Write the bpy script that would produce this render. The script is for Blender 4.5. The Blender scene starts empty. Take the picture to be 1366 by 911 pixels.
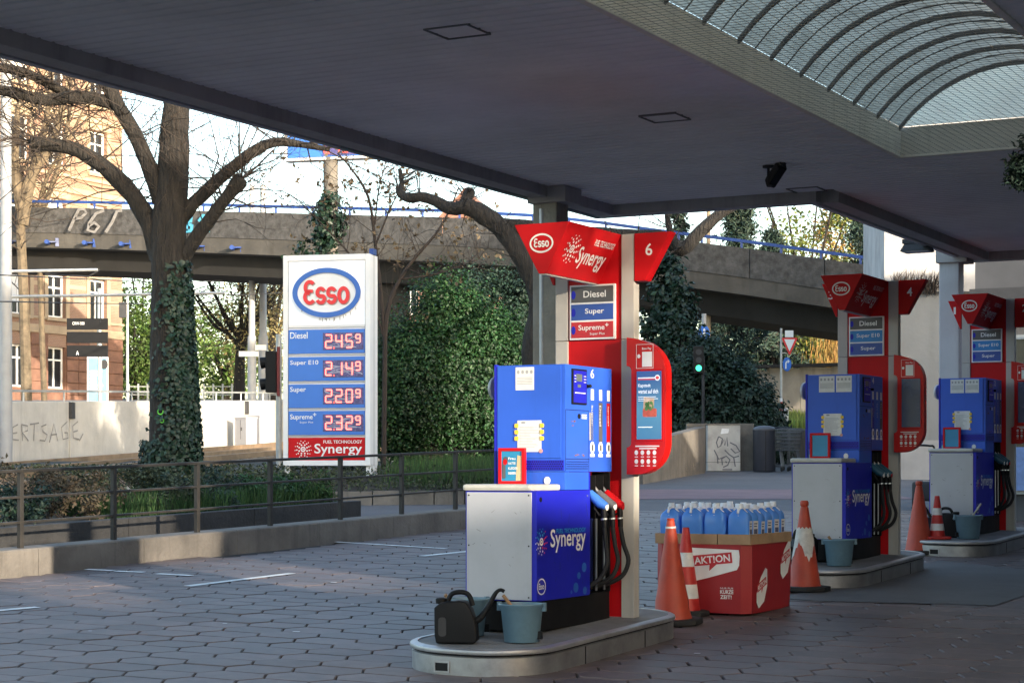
import bpy, bmesh, math, random
import numpy as np
from mathutils import Vector, Matrix

random.seed(7)
RNG = np.random.default_rng(11)
SC = bpy.context.scene
COL = SC.collection

# ------------------------------------------------------------------ camera
F = 2600.0                      # focal length in photograph pixels (1366 wide)
CAMZ = 1.2                      # z = 0 is the paving at the front pump
cam_data = bpy.data.cameras.new("camera")
cam = bpy.data.objects.new("camera", cam_data)
COL.objects.link(cam)
cam.location = (0, 0, CAMZ)
cam.rotation_euler = (math.radians(90), 0, 0)
cam_data.sensor_width = 36.0
cam_data.lens = 36.0 * F / 1366.0
cam_data.shift_y = (630 - 455.5) / 1366.0
cam_data.clip_start = 0.1
cam_data.clip_end = 2000
SC.camera = cam

# ------------------------------------------------------------------ sky, sun, exposure
SUN_EL = math.radians(10.0)
SUN_DX, SUN_DY = -0.60, 0.80     # horizontal direction the light travels
world = bpy.data.worlds.new("World")
SC.world = world
world.use_nodes = True
wn = world.node_tree
wn.nodes.clear()
w_out = wn.nodes.new("ShaderNodeOutputWorld")
w_bg = wn.nodes.new("ShaderNodeBackground")
w_sky = wn.nodes.new("ShaderNodeTexSky")
w_sky.sky_type = 'NISHITA'
w_sky.sun_disc = False
w_sky.sun_elevation = SUN_EL
w_sky.sun_rotation = math.atan2(-SUN_DX, -SUN_DY)
w_sky.air_density = 1.0
w_sky.dust_density = 1.9
w_sky.ozone_density = 1.0
w_bg.inputs['Strength'].default_value = 0.15
wn.links.new(w_sky.outputs[0], w_bg.inputs[0])
wn.links.new(w_bg.outputs[0], w_out.inputs[0])

sun_data = bpy.data.lights.new("sun", 'SUN')
sun_data.energy = 2.0
sun_data.angle = math.radians(0.6)
sun_data.color = (1.0, 0.87, 0.70)
sun = bpy.data.objects.new("sun", sun_data)
COL.objects.link(sun)
ld = Vector((SUN_DX * math.cos(SUN_EL), SUN_DY * math.cos(SUN_EL), -math.sin(SUN_EL)))
sun.rotation_euler = ld.to_track_quat('-Z', 'Y').to_euler()
sun.location = (20, -20, 20)

SC.view_settings.view_transform = 'Standard'
SC.view_settings.look = 'None'
SC.view_settings.gamma = 1.0
SC.view_settings.use_curve_mapping = False
SC.view_settings.exposure = 2.35
SC.render.engine = 'CYCLES'
SC.cycles.max_bounces = 7
SC.cycles.diffuse_bounces = 4
SC.cycles.glossy_bounces = 3
SC.cycles.transparent_max_bounces = 12
SC.cycles.use_denoising = True

# ------------------------------------------------------------------ frames
TH = math.radians(27.7)
SA, CA = math.sin(TH), math.cos(TH)
def AB(a, b, z=0.0):            # station axes: a runs away to the right, b to the right and nearer
    return Vector((SA * a + CA * b, CA * a - SA * b, z))
SLOPE = 0.03846
def G(y):                       # the forecourt climbs away from the viewer
    return SLOPE * y - 0.514
def P(px, py, y):               # a photograph pixel at a chosen distance y
    return Vector(((px - 683) / F * y, y, CAMZ + (630 - py) / F * y))
def GP(px, py):                 # a photograph pixel on the paving plane
    y = 1.714 * F / (py - 530.0)
    return Vector(((px - 683) / F * y, y, G(y)))

# ------------------------------------------------------------------ materials
MATS = {}
def M(name, col, rough=0.6, metal=0.0, var=0.12, scale=6.0, bump=0.0, bscale=40.0,
      col2=None, spots=0.0, emit=0.0, spec=0.5, stretch=None, coat=0.0, streak=0.0, island=0.0, trans=0.0):
    if name in MATS:
        return MATS[name]
    m = bpy.data.materials.new(name)
    m.use_nodes = True
    nt = m.node_tree
    b = nt.nodes['Principled BSDF']
    L = nt.links.new
    def N(t): return nt.nodes.new(t)
    tc = N('ShaderNodeTexCoord')
    src = tc.outputs['Object']
    if stretch:
        mp = N('ShaderNodeMapping'); mp.inputs['Scale'].default_value = stretch
        L(src, mp.inputs[0]); src = mp.outputs[0]
    nz = N('ShaderNodeTexNoise'); nz.inputs['Scale'].default_value = scale
    nz.inputs['Detail'].default_value = 6; nz.inputs['Roughness'].default_value = 0.62
    L(src, nz.inputs['Vector'])
    c1 = tuple(max(0, c * (1 - var)) for c in col)
    c2 = tuple(min(1, c * (1 + var)) for c in (col2 or col))
    rp = N('ShaderNodeValToRGB')
    rp.color_ramp.elements[0].position = 0.3; rp.color_ramp.elements[1].position = 0.7
    rp.color_ramp.elements[0].color = (*c1, 1); rp.color_ramp.elements[1].color = (*c2, 1)
    L(nz.outputs['Fac'], rp.inputs[0])
    out = rp.outputs[0]
    if island > 0:
        ge = N('ShaderNodeNewGeometry')
        hs = N('ShaderNodeHueSaturation')
        mr = N('ShaderNodeMapRange'); mr.inputs[3].default_value = 1 - island; mr.inputs[4].default_value = 1 + island
        L(ge.outputs['Random Per Island'], mr.inputs[0]); L(mr.outputs[0], hs.inputs['Value'])
        m2 = N('ShaderNodeMapRange'); m2.inputs[3].default_value = 0.5 - island * 0.05; m2.inputs[4].default_value = 0.5 + island * 0.04
        ml = N('ShaderNodeMath'); ml.operation = 'MULTIPLY'; ml.inputs[1].default_value = 7.31
        fr = N('ShaderNodeMath'); fr.operation = 'FRACT'
        L(ge.outputs['Random Per Island'], ml.inputs[0]); L(ml.outputs[0], fr.inputs[0]); L(fr.outputs[0], m2.inputs[0])
        L(m2.outputs[0], hs.inputs['Hue'])
        L(out, hs.inputs['Color']); out = hs.outputs[0]
    if spots > 0 or streak > 0:
        n2 = N('ShaderNodeTexNoise'); n2.inputs['Scale'].default_value = scale * 0.7
        n2.inputs['Detail'].default_value = 9; n2.inputs['Roughness'].default_value = 0.7
        s2 = src
        if streak > 0:
            mp2 = N('ShaderNodeMapping'); mp2.inputs['Scale'].default_value = (3, 3, 0.35)
            mp2.inputs['Location'].default_value = (3.1, 1.7, 0.4)
            L(src, mp2.inputs[0]); s2 = mp2.outputs[0]
        L(s2, n2.inputs['Vector'])
        r2 = N('ShaderNodeValToRGB')
        r2.color_ramp.elements[0].position = 0.52; r2.color_ramp.elements[1].position = 0.72
        r2.color_ramp.elements[0].color = (0, 0, 0, 1); r2.color_ramp.elements[1].color = (1, 1, 1, 1)
        L(n2.outputs['Fac'], r2.inputs[0])
        mm = N('ShaderNodeMath'); mm.operation = 'MULTIPLY'; mm.inputs[1].default_value = max(spots, streak)
        L(r2.outputs[0], mm.inputs[0])
        mx = N('ShaderNodeMixRGB'); mx.inputs[2].default_value = (col[0] * 0.28, col[1] * 0.26, col[2] * 0.24, 1)
        L(mm.outputs[0], mx.inputs[0]); L(out, mx.inputs[1]); out = mx.outputs[0]
    L(out, b.inputs['Base Color'])
    b.inputs['Roughness'].default_value = rough
    b.inputs['Metallic'].default_value = metal
    b.inputs['Specular IOR Level'].default_value = spec
    if coat: b.inputs['Coat Weight'].default_value = coat; b.inputs['Coat Roughness'].default_value = 0.12
    if rough > 0.1:
        rr = N('ShaderNodeMapRange'); rr.inputs[3].default_value = max(0.05, rough - 0.1); rr.inputs[4].default_value = min(1, rough + 0.12)
        L(nz.outputs['Fac'], rr.inputs[0]); L(rr.outputs[0], b.inputs['Roughness'])
    if bump > 0:
        nb = N('ShaderNodeTexNoise'); nb.inputs['Scale'].default_value = bscale; nb.inputs['Detail'].default_value = 5
        L(src, nb.inputs['Vector'])
        bp = N('ShaderNodeBump'); bp.inputs['Strength'].default_value = min(1.0, bump); bp.inputs['Distance'].default_value = 0.02 if bump < 0.99 else 0.09
        L(nb.outputs['Fac'], bp.inputs['Height']); L(bp.outputs[0], b.inputs['Normal'])
    if emit > 0:
        b.inputs['Emission Color'].default_value = (*col, 1)
        b.inputs['Emission Strength'].default_value = emit
    if trans > 0:
        tr = N('ShaderNodeBsdfTranslucent'); L(out, tr.inputs[0])
        ms = N('ShaderNodeMixShader'); ms.inputs[0].default_value = trans
        L(b.outputs[0], ms.inputs[1]); L(tr.outputs[0], ms.inputs[2])
        L(ms.outputs[0], nt.nodes['Material Output'].inputs[0])
    MATS[name] = m
    return m

# ------------------------------------------------------------------ mesh collecting
class MB:
    def __init__(s): s.v = []; s.f = []; s.mi = []
    def add(s, vs, fs, mi=0):
        o = len(s.v); s.v += [tuple(v) for v in vs]
        s.f += [tuple(i + o for i in f) for f in fs]; s.mi += [mi] * len(fs); return s
    def box(s, x0, x1, y0, y1, z0, z1, mi=0):
        vs = [(x0,y0,z0),(x1,y0,z0),(x1,y1,z0),(x0,y1,z0),(x0,y0,z1),(x1,y0,z1),(x1,y1,z1),(x0,y1,z1)]
        return s.add(vs, [(3,2,1,0),(4,5,6,7),(0,1,5,4),(1,2,6,5),(2,3,7,6),(3,0,4,7)], mi)
    def bar(s, p, q, w, h, up=(0,0,1), mi=0):      # a rectangular bar from p to q
        p = Vector(p); q = Vector(q); d = (q - p).normalized()
        r = d.cross(Vector(up))
        if r.length < 1e-5: r = Vector((1,0,0))
        r.normalize(); u = r.cross(d)
        vs = []
        for c in (p, q):
            for (i, j) in ((-1,-1),(1,-1),(1,1),(-1,1)):
                vs.append(c + r * (i * w / 2) + u * (j * h / 2))
        return s.add(vs, [(0,1,2,3),(7,6,5,4),(0,4,5,1),(1,5,6,2),(2,6,7,3),(3,7,4,0)], mi)
    def tube(s, pts, rad, n=8, caps=True, mi=0, wob=0.0):
        pts = [Vector(p) for p in pts]
        if not hasattr(rad, '__len__'): rad = [rad] * len(pts)
        rings = []
        t0 = (pts[1] - pts[0]).normalized()
        ref = Vector((0,0,1)) if abs(t0.z) < 0.9 else Vector((1,0,0))
        u = t0.cross(ref).normalized()
        vs = []
        for i, p in enumerate(pts):
            if i == 0: t = t0
            elif i == len(pts) - 1: t = (pts[i] - pts[i-1]).normalized()
            else: t = (pts[i+1] - pts[i-1]).normalized()
            u = (u - t * u.dot(t)); u = u.normalized() if u.length > 1e-6 else t.orthogonal().normalized()
            w = t.cross(u)
            for k in range(n):
                an = 2 * math.pi * k / n
                r = rad[i] * (1 + (wob * (random.random() - 0.5) if wob else 0))
                vs.append(p + (u * math.cos(an) + w * math.sin(an)) * r)
        fs = []
        for i in range(len(pts) - 1):
            for k in range(n):
                a = i * n + k; b = i * n + (k + 1) % n
                fs.append((a, b, b + n, a + n))
        if caps:
            fs.append(tuple(range(n - 1, -1, -1))); fs.append(tuple((len(pts) - 1) * n + k for k in range(n)))
        return s.add(vs, fs, mi)
    def lathe(s, prof, n=20, c=(0,0,0), mi=0, sx=1.0, sy=1.0):
        vs = []; fs = []
        for (r, z) in prof:
            for k in range(n):
                an = 2 * math.pi * k / n
                vs.append((c[0] + r * math.cos(an) * sx, c[1] + r * math.sin(an) * sy, c[2] + z))
        for i in range(len(prof) - 1):
            for k in range(n):
                a = i * n + k; b = i * n + (k + 1) % n
                fs.append((a, b, b + n, a + n))
        fs.append(tuple(range(n - 1, -1, -1))); fs.append(tuple((len(prof) - 1) * n + k for k in range(n)))
        return s.add(vs, fs, mi)
    def prism(s, poly, o, u, v, d, mi=0):          # polygon in the u,v plane at o, extruded by vector d
        o = Vector(o); u = Vector(u); v = Vector(v); d = Vector(d); n = len(poly)
        a = [o + u * p[0] + v * p[1] for p in poly]
        vs = a + [q + d for q in a]
        fs = [tuple(range(n)), tuple(range(2 * n - 1, n - 1, -1))]
        for k in range(n):
            fs.append((k, k + n, (k + 1) % n + n, (k + 1) % n))
        return s.add(vs, fs, mi)
    def quad(s, a, b, c, d, mi=0): return s.add([a, b, c, d], [(0,1,2,3)], mi)
    def poly(s, poly, o, u, v, mi=0):
        o = Vector(o); u = Vector(u); v = Vector(v)
        return s.add([o + u * p[0] + v * p[1] for p in poly], [tuple(range(len(poly)))], mi)
    def ring(s, o, u, v, ra, rb, w, n=40, mi=0, d=None):
        # flat elliptical ring, outer radii ra/rb, band width w, thickness along d
        o = Vector(o); u = Vector(u); v = Vector(v)
        vs = []; fs = []
        lay = [Vector((0,0,0))] + ([Vector(d)] if d is not None else [])
        for D in lay:
            for k in range(n):
                an = 2 * math.pi * k / n
                vs.append(o + D + u * (ra * math.cos(an)) + v * (rb * math.sin(an)))
            for k in range(n):
                an = 2 * math.pi * k / n
                vs.append(o + D + u * ((ra - w) * math.cos(an)) + v * ((rb - w) * math.sin(an)))
        top = len(lay) - 1
        for k in range(n):
            j = (k + 1) % n; q = top * 2 * n
            fs.append((q + k, q + j, q + n + j, q + n + k))
            if d is not None:
                fs.append((k, j, 2 * n + j, 2 * n + k)); fs.append((n + k, n + j, 3 * n + j, 3 * n + k))
        return s.add(vs, fs, mi)
    def disc(s, o, u, v, ra, rb, n=32, mi=0, d=None):
        poly = [(ra * math.cos(2*math.pi*k/n), rb * math.sin(2*math.pi*k/n)) for k in range(n)]
        return s.prism(poly, o, u, v, d, mi) if d is not None else s.poly(poly, o, u, v, mi)
    def ribbon(s, pts, w, o, u, v, mi=0):          # painted stroke along 2D points
        o = Vector(o); u = Vector(u); v = Vector(v)
        n = len(pts); vs = []
        for i in range(n):
            p = Vector(pts[i]); a = Vector(pts[max(0, i-1)]); b = Vector(pts[min(n-1, i+1)])
            t = (b - a); t = t.normalized() if t.length > 1e-6 else Vector((1,0))
            nn = Vector((-t.y, t.x)) * (w / 2)
            for q in (p + nn, p - nn): vs.append(o + u * q.x + v * q.y)
        return s.add(vs, [(2*i, 2*i+1, 2*i+3, 2*i+2) for i in range(n-1)], mi)
    def text(s, txt, o, u, v, size, align='LEFT', bold=0.0, sx=1.0, shear=0.0, mi=0, arc=None):
        vs, fs = text_geo(txt, align, bold, shear)
        o = Vector(o); u = Vector(u); v = Vector(v)
        return s.add([o + u * (x * size * sx) + v * (y * size) for (x, y) in vs], fs, mi)
    def build(s, name, mats, parent=None, bevel=0.0, smooth=False, seg=2, mesh_only=False):
        me = bpy.data.meshes.new(name)
        me.from_pydata(s.v, [], s.f)
        mats = mats if isinstance(mats, (list, tuple)) else [mats]
        for m in mats: me.materials.append(m)
        if len(mats) > 1: me.polygons.foreach_set('material_index', s.mi)
        bm = bmesh.new(); bm.from_mesh(me)
        bmesh.ops.recalc_face_normals(bm, faces=bm.faces)
        if bevel > 0:
            ed = [e for e in bm.edges if len(e.link_faces) == 2 and e.calc_face_angle(0) > 0.6]
            bmesh.ops.bevel(bm, geom=ed, offset=bevel, segments=seg, profile=0.6, affect='EDGES', clamp_overlap=True)
        if smooth:
            for f in bm.faces: f.smooth = True
            for e in bm.edges:
                if len(e.link_faces) == 2 and e.calc_face_angle(0) > 0.75: e.smooth = False
        bm.to_mesh(me); bm.free(); me.update()
        if mesh_only: return me
        return link(name, me, parent)

def link(name, me, parent=None):
    o = bpy.data.objects.new(name, me); COL.objects.link(o)
    if parent is not None: o.parent = parent
    if name in ('twigs', 'stems', 'vent_hole', 'branches', 'sticker_print', 'notice_print'): o['kind'] = 'stuff'
    return o

TEXT_CACHE = {}
def text_geo(txt, align='LEFT', bold=0.0, shear=0.0):
    key = (txt, align, bold, shear)
    if key in TEXT_CACHE: return TEXT_CACHE[key]
    cu = bpy.data.curves.new('t', 'FONT'); cu.body = txt; cu.align_x = align; cu.size = 1.0
    cu.offset = bold; cu.shear = shear; cu.resolution_u = 3
    ob = bpy.data.objects.new('t', cu); COL.objects.link(ob)
    dg = bpy.context.evaluated_depsgraph_get(); dg.update()
    me = ob.evaluated_get(dg).to_mesh()
    vs = [(v.co.x, v.co.y) for v in me.vertices]; fs = [tuple(p.vertices) for p in me.polygons]
    ob.evaluated_get(dg).to_mesh_clear()
    bpy.data.objects.remove(ob); bpy.data.curves.remove(cu)
    TEXT_CACHE[key] = (vs, fs)
    return vs, fs

def tag(o, label=None, cat=None, group=None, kind=None):
    if label: o['label'] = label
    if cat: o['category'] = cat
    if group: o['group'] = group
    if kind: o['kind'] = kind
    return o
def thing(name, label, cat, loc=(0,0,0), rz=0.0, group=None):
    o = bpy.data.objects.new(name, None); COL.objects.link(o)
    o.empty_display_size = 0.2
    o.location = loc; o.rotation_euler = (0, 0, rz)
    return tag(o, label, cat, group)
def copy_tree(o, parent=None):
    c = o.copy(); COL.objects.link(c); c.parent = parent
    for ch in list(o.children): copy_tree(ch, c)
    return c

def rrect(w, h, r, n=6, cx=0, cy=0):
    pts = []
    for (sx, sy, a0) in ((1,-1,-90),(1,1,0),(-1,1,90),(-1,-1,180)):
        for k in range(n + 1):
            a = math.radians(a0 + 90.0 * k / n)
            pts.append((cx + sx * (w/2 - r) + r * math.cos(a), cy + sy * (h/2 - r) + r * math.sin(a)))
    return pts
X_, Y_, Z_ = Vector((1,0,0)), Vector((0,1,0)), Vector((0,0,1))

# ---- leaves: many small folded faces
def leaf_mesh(name, pos, nrm, size, mat, parent=None, aspect=0.55, jitter=0.5):
    n = len(pos)
    pos = np.asarray(pos, float); nrm = np.asarray(nrm, float)
    nrm = nrm + RNG.normal(0, jitter, (n, 3)); nrm /= np.linalg.norm(nrm, axis=1)[:, None] + 1e-9
    r = RNG.normal(0, 1, (n, 3)); t = np.cross(nrm, r); t /= np.linalg.norm(t, axis=1)[:, None] + 1e-9
    b = np.cross(nrm, t)
    sz = (np.asarray(size) * RNG.uniform(0.65, 1.3, n))[:, None]
    fold = nrm * sz * 0.18
    vs = np.empty((n, 4, 3))
    vs[:, 0] = pos - t * sz * 0.5
    vs[:, 1] = pos + b * sz * 0.5 * aspect + fold
    vs[:, 2] = pos + t * sz * 0.5
    vs[:, 3] = pos - b * sz * 0.5 * aspect + fold
    me = bpy.data.meshes.new(name)
    me.vertices.add(4 * n); me.vertices.foreach_set('co', vs.reshape(-1))
    me.loops.add(6 * n)
    idx = (np.arange(n)[:, None] * 4 + np.array([0, 1, 2, 0, 2, 3])[None, :]).reshape(-1)
    me.loops.foreach_set('vertex_index', idx.astype(np.int32))
    me.polygons.add(2 * n)
    me.polygons.foreach_set('loop_start', (np.arange(2 * n) * 3).astype(np.int32))
    me.polygons.foreach_set('loop_total', np.full(2 * n, 3, np.int32))
    me.update(calc_edges=True)
    me.materials.append(mat)
    return link(name, me, parent)
def clump_points(c, rad, n, nc, cr, flat=1.0, shell=0.55):
    # points in nc clumps spread through an ellipsoid
    c = np.asarray(c, float); rad = np.asarray(rad, float)
    d = RNG.normal(0, 1, (nc, 3)); d /= np.linalg.norm(d, axis=1)[:, None]
    rr = (shell + (1 - shell) * RNG.random(nc)) [:, None]
    cc = d * rr
    k = RNG.integers(0, nc, n)
    p = cc[k] * rad + RNG.normal(0, 1, (n, 3)) * cr
    nm = p / rad; nm /= np.linalg.norm(nm, axis=1)[:, None] + 1e-9
    nm[:, 2] += 0.35
    return p + c, nm
def strips(name, pos, tip, w, mat, parent=None):
    # blades: thin triangles from pos to tip
    n = len(pos); pos = np.asarray(pos, float); tip = np.asarray(tip, float)
    d = tip - pos; r = RNG.normal(0, 1, (n, 3)); s = np.cross(d, r); s /= np.linalg.norm(s, axis=1)[:, None] + 1e-9
    w = (np.asarray(w) * np.ones(n))[:, None]
    mid = pos + d * 0.55 + np.array([0, 0, 1.0]) * np.linalg.norm(d, axis=1)[:, None] * 0.06
    vs = np.stack([pos - s * w, pos + s * w, mid + s * w * 0.8, mid - s * w * 0.8, tip], 1)
    me = bpy.data.meshes.new(name)
    fs = []
    base = np.arange(n) * 5
    me.from_pydata(vs.reshape(-1, 3).tolist(), [], [tuple(x) for x in (base[:, None] + np.array([0,1,2,3])).tolist()] + [tuple(x) for x in (base[:, None] + np.array([3,2,4])).tolist()])
    me.materials.append(mat)
    return link(name, me, parent)

# ------------------------------------------------------------------ palette
m_asphalt = M('asphalt', (0.052, 0.052, 0.056), 0.85, var=0.25, scale=1.2, bump=0.4, bscale=90, spots=0.25)
m_road = M('road_asphalt', (0.10, 0.10, 0.108), 0.85, var=0.2, scale=0.9, bump=0.4, bscale=80, spots=0.2)
m_joint = M('joint_grit', (0.022, 0.022, 0.024), 0.95, var=0.4, scale=14)
m_conc = M('concrete_wall', (0.145, 0.130, 0.112), 0.9, var=0.28, scale=2.2, bump=0.5, bscale=24, streak=0.55)
m_conc_dark = M('dark_concrete', (0.042, 0.041, 0.040), 0.92, var=0.3, scale=2.0, bump=0.5, bscale=24, streak=0.6)
m_conc_pale = M('pale_concrete', (0.48, 0.46, 0.42), 0.9, var=0.14, scale=1.1, bump=0.25, bscale=20, streak=0.30)
m_slab = M('island_slab', (0.20, 0.20, 0.205), 0.85, var=0.2, scale=5, bump=0.3, bscale=60, spots=0.35)
m_kerb_metal = M('kerb_metal', (0.42, 0.42, 0.43), 0.45, 0.7, var=0.18, scale=4, spots=0.5)
m_kerb_conc = M('kerb_concrete', (0.34, 0.34, 0.345), 0.42, 0.75, var=0.25, scale=5, spots=0.5)
m_fence = M('fence_paint', (0.032, 0.028, 0.023), 0.55, 0.0, var=0.25, scale=7, spots=0.35)
m_white_line = M('line_paint', (0.62, 0.62, 0.60), 0.8, var=0.2, scale=9, spots=0.6)
m_red_lane = M('red_lane', (0.19, 0.125, 0.135), 0.9, var=0.2, scale=1.5, bump=0.3, bscale=70)
m_soffit = M('soffit_slat', (0.80, 0.785, 0.80), 0.62, 0.0, var=0.10, scale=0.9, spots=0.16)
m_canopy_beam = M('canopy_beam', (0.36, 0.345, 0.34), 0.65, var=0.15, scale=2.0, streak=0.4)
m_fascia = M('canopy_fascia', (0.46, 0.47, 0.48), 0.5, var=0.15, scale=1.6, streak=0.35)
m_fascia_green = M('weathered_fascia', (0.24, 0.30, 0.29), 0.6, var=0.3, scale=1.2, streak=0.6)
m_black = M('black_plastic', (0.007, 0.007, 0.008), 0.55, var=0.2, scale=8, spec=0.25)
m_rubber = M('rubber', (0.016, 0.016, 0.017), 0.75, var=0.3, scale=8, spots=0.2)
m_dark = M('dark_board', (0.035, 0.035, 0.038), 0.7, var=0.2)
m_rib = M('skylight_rib', (0.15, 0.145, 0.135), 0.8, var=0.35, scale=9, spots=0.5)
m_column = M('column_paint', (0.52, 0.52, 0.535), 0.6, var=0.1, scale=2.5, streak=0.35)
m_pipe = M('zinc_pipe', (0.42, 0.42, 0.43), 0.45, 0.5, var=0.2, scale=6)
m_cart = M('cart_wire', (0.16, 0.16, 0.17), 0.4, 0.6)
m_steel = M('stainless', (0.55, 0.55, 0.55), 0.3, 0.9, var=0.1, scale=6)
m_alu = M('grey_panel', (0.42, 0.43, 0.475), 0.42, 0.2, var=0.06, scale=3, spots=0.16)
m_cap = M('cap_panel', (0.50, 0.49, 0.45), 0.45, 0.2, var=0.1, scale=5, spots=0.2)
m_blue = M('pump_blue', (0.026, 0.105, 0.58), 0.38, var=0.07, scale=3, spots=0.10, streak=0.16, spec=0.35)
m_blue_deep = M('pump_deep_blue', (0.013, 0.017, 0.42), 0.40, var=0.08, scale=3, spots=0.15, spec=0.3)
m_red = M('sign_red', (0.50, 0.008, 0.012), 0.40, var=0.06, scale=2.5, spots=0.08, spec=0.15)
m_red_bright = M('media_red', (0.52, 0.008, 0.007), 0.35, var=0.05, scale=3, spec=0.3)
m_cream = M('post_cream', (0.44, 0.42, 0.385), 0.5, var=0.08, scale=2.5, streak=0.22)
m_white = M('white_print', (0.78, 0.78, 0.77), 0.5, var=0.05, scale=8)
m_white_panel = M('white_panel', (0.76, 0.76, 0.77), 0.42, var=0.04, scale=1.5, streak=0.12)
m_sign_lit = M('lit_sign_panel', (0.74, 0.76, 0.80), 0.42, var=0.03, scale=1.5, streak=0.08, emit=0.07)
m_grey_print = M('grey_print', (0.09, 0.09, 0.10), 0.5, var=0.05)
m_logo_blue = M('logo_blue', (0.035, 0.13, 0.46), 0.4, var=0.05)
m_logo_red = M('logo_red', (0.72, 0.03, 0.035), 0.4, var=0.05)
m_price_blue = M('price_blue', (0.045, 0.17, 0.58), 0.4, var=0.05, scale=2)
m_sky_blue = M('light_blue_print', (0.03, 0.30, 0.62), 0.45, var=0.05)
m_led = M('led_red', (1.0, 0.09, 0.07), 0.5, var=0.0, emit=0.33)
m_led_core = M('led_core', (1.0, 0.55, 0.48), 0.5, var=0.0, emit=0.17)
m_led_field = M('led_field', (0.075, 0.065, 0.20), 0.25, var=0.4, scale=20, spots=0.2)
m_yellow = M('yellow_pin', (0.75, 0.52, 0.05), 0.5)
m_paper = M('paper', (0.66, 0.67, 0.68), 0.8, var=0.08, scale=20)
m_ink = M('ink', (0.10, 0.10, 0.12), 0.8)
m_cone = M('cone_orange', (0.44, 0.055, 0.025), 0.55, var=0.16, scale=7, spots=0.3)
m_cone_red = M('cone_red', (0.48, 0.022, 0.018), 0.5, var=0.12, scale=7, spots=0.25)
m_reflect = M('reflective_band', (0.66, 0.66, 0.65), 0.5, var=0.12, scale=14, spots=0.3)
m_bucket = M('bucket_plastic', (0.115, 0.20, 0.26), 0.45, var=0.12, scale=7, spots=0.2)
m_wood = M('wood_handle', (0.30, 0.17, 0.08), 0.7, var=0.25, scale=20)
m_card = M('cardboard', (0.33, 0.22, 0.13), 0.85, var=0.15, scale=8)
m_box_red = M('box_red', (0.31, 0.014, 0.018), 0.5, var=0.06, scale=3, bump=0.08, bscale=5)
m_jug = M('jug_blue', (0.11, 0.34, 0.92), 0.22, var=0.08, scale=5, spec=0.5, trans=0.25)
m_jug_cap = M('jug_cap', (0.74, 0.78, 0.84), 0.45, var=0.05)
m_glass_dark = M('dark_glass', (0.015, 0.017, 0.022), 0.12, var=0.1, spec=0.6)
m_blue_rail = M('bridge_rail_blue', (0.014, 0.050, 0.22), 0.5, var=0.15, scale=3)
m_bark = M('bark', (0.021, 0.0175, 0.0145), 0.95, var=0.65, scale=5, bump=1.0, bscale=9, stretch=(3.2, 3.2, 0.5), spots=0.7)
m_bark_dark = M('dark_bark', (0.024, 0.020, 0.017), 0.95, var=0.5, scale=5, bump=1.0, bscale=9, stretch=(3, 3, 0.6))
m_twig = M('twig', (0.038, 0.028, 0.022), 0.9, var=0.3, scale=3)
m_twig_dark = M('dark_twig', (0.036, 0.027, 0.023), 0.9, var=0.3, scale=3)
m_ivy = M('ivy_leaf', (0.010, 0.032, 0.018), 0.5, var=0.3, scale=2, island=0.5, trans=0.15)
m_hedge = M('hedge_leaf', (0.022, 0.068, 0.018), 0.5, var=0.4, scale=0.9, island=0.55, trans=0.25)
m_hedge_dark = M('dark_hedge_leaf', (0.018, 0.042, 0.026), 0.6, var=0.35, scale=0.9, island=0.5, trans=0.15)
m_conifer = M('conifer_needle', (0.020, 0.045, 0.034), 0.7, var=0.35, scale=0.8, island=0.5, trans=0.1)
m_spring = M('spring_leaf', (0.115, 0.145, 0.03), 0.6, var=0.35, scale=0.5, island=0.45, trans=0.4)
m_spring_dark = M('fresh_leaf', (0.085, 0.15, 0.03), 0.6, var=0.35, scale=0.5, island=0.45, trans=0.35)
m_dry = M('dry_leaf', (0.30, 0.19, 0.055), 0.8, var=0.3, scale=1, island=0.4, trans=0.3)
m_bud = M('bud_leaf', (0.24, 0.20, 0.085), 0.8, var=0.3, scale=1, island=0.4, trans=0.3)
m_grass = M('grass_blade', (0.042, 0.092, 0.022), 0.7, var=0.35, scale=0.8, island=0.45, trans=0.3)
m_grass_lit = M('lit_grass_blade', (0.16, 0.22, 0.05), 0.7, var=0.3, scale=0.8, island=0.4, trans=0.3)  # paler copy of the grass, sunlight put into the colour
m_ground_cover = M('ground_cover_leaf', (0.055, 0.07, 0.035), 0.8, var=0.4, scale=0.7, island=0.5, trans=0.15)
m_soil = M('soil', (0.038, 0.034, 0.026), 0.95, var=0.4, scale=3, bump=0.6, bscale=20)

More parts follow.
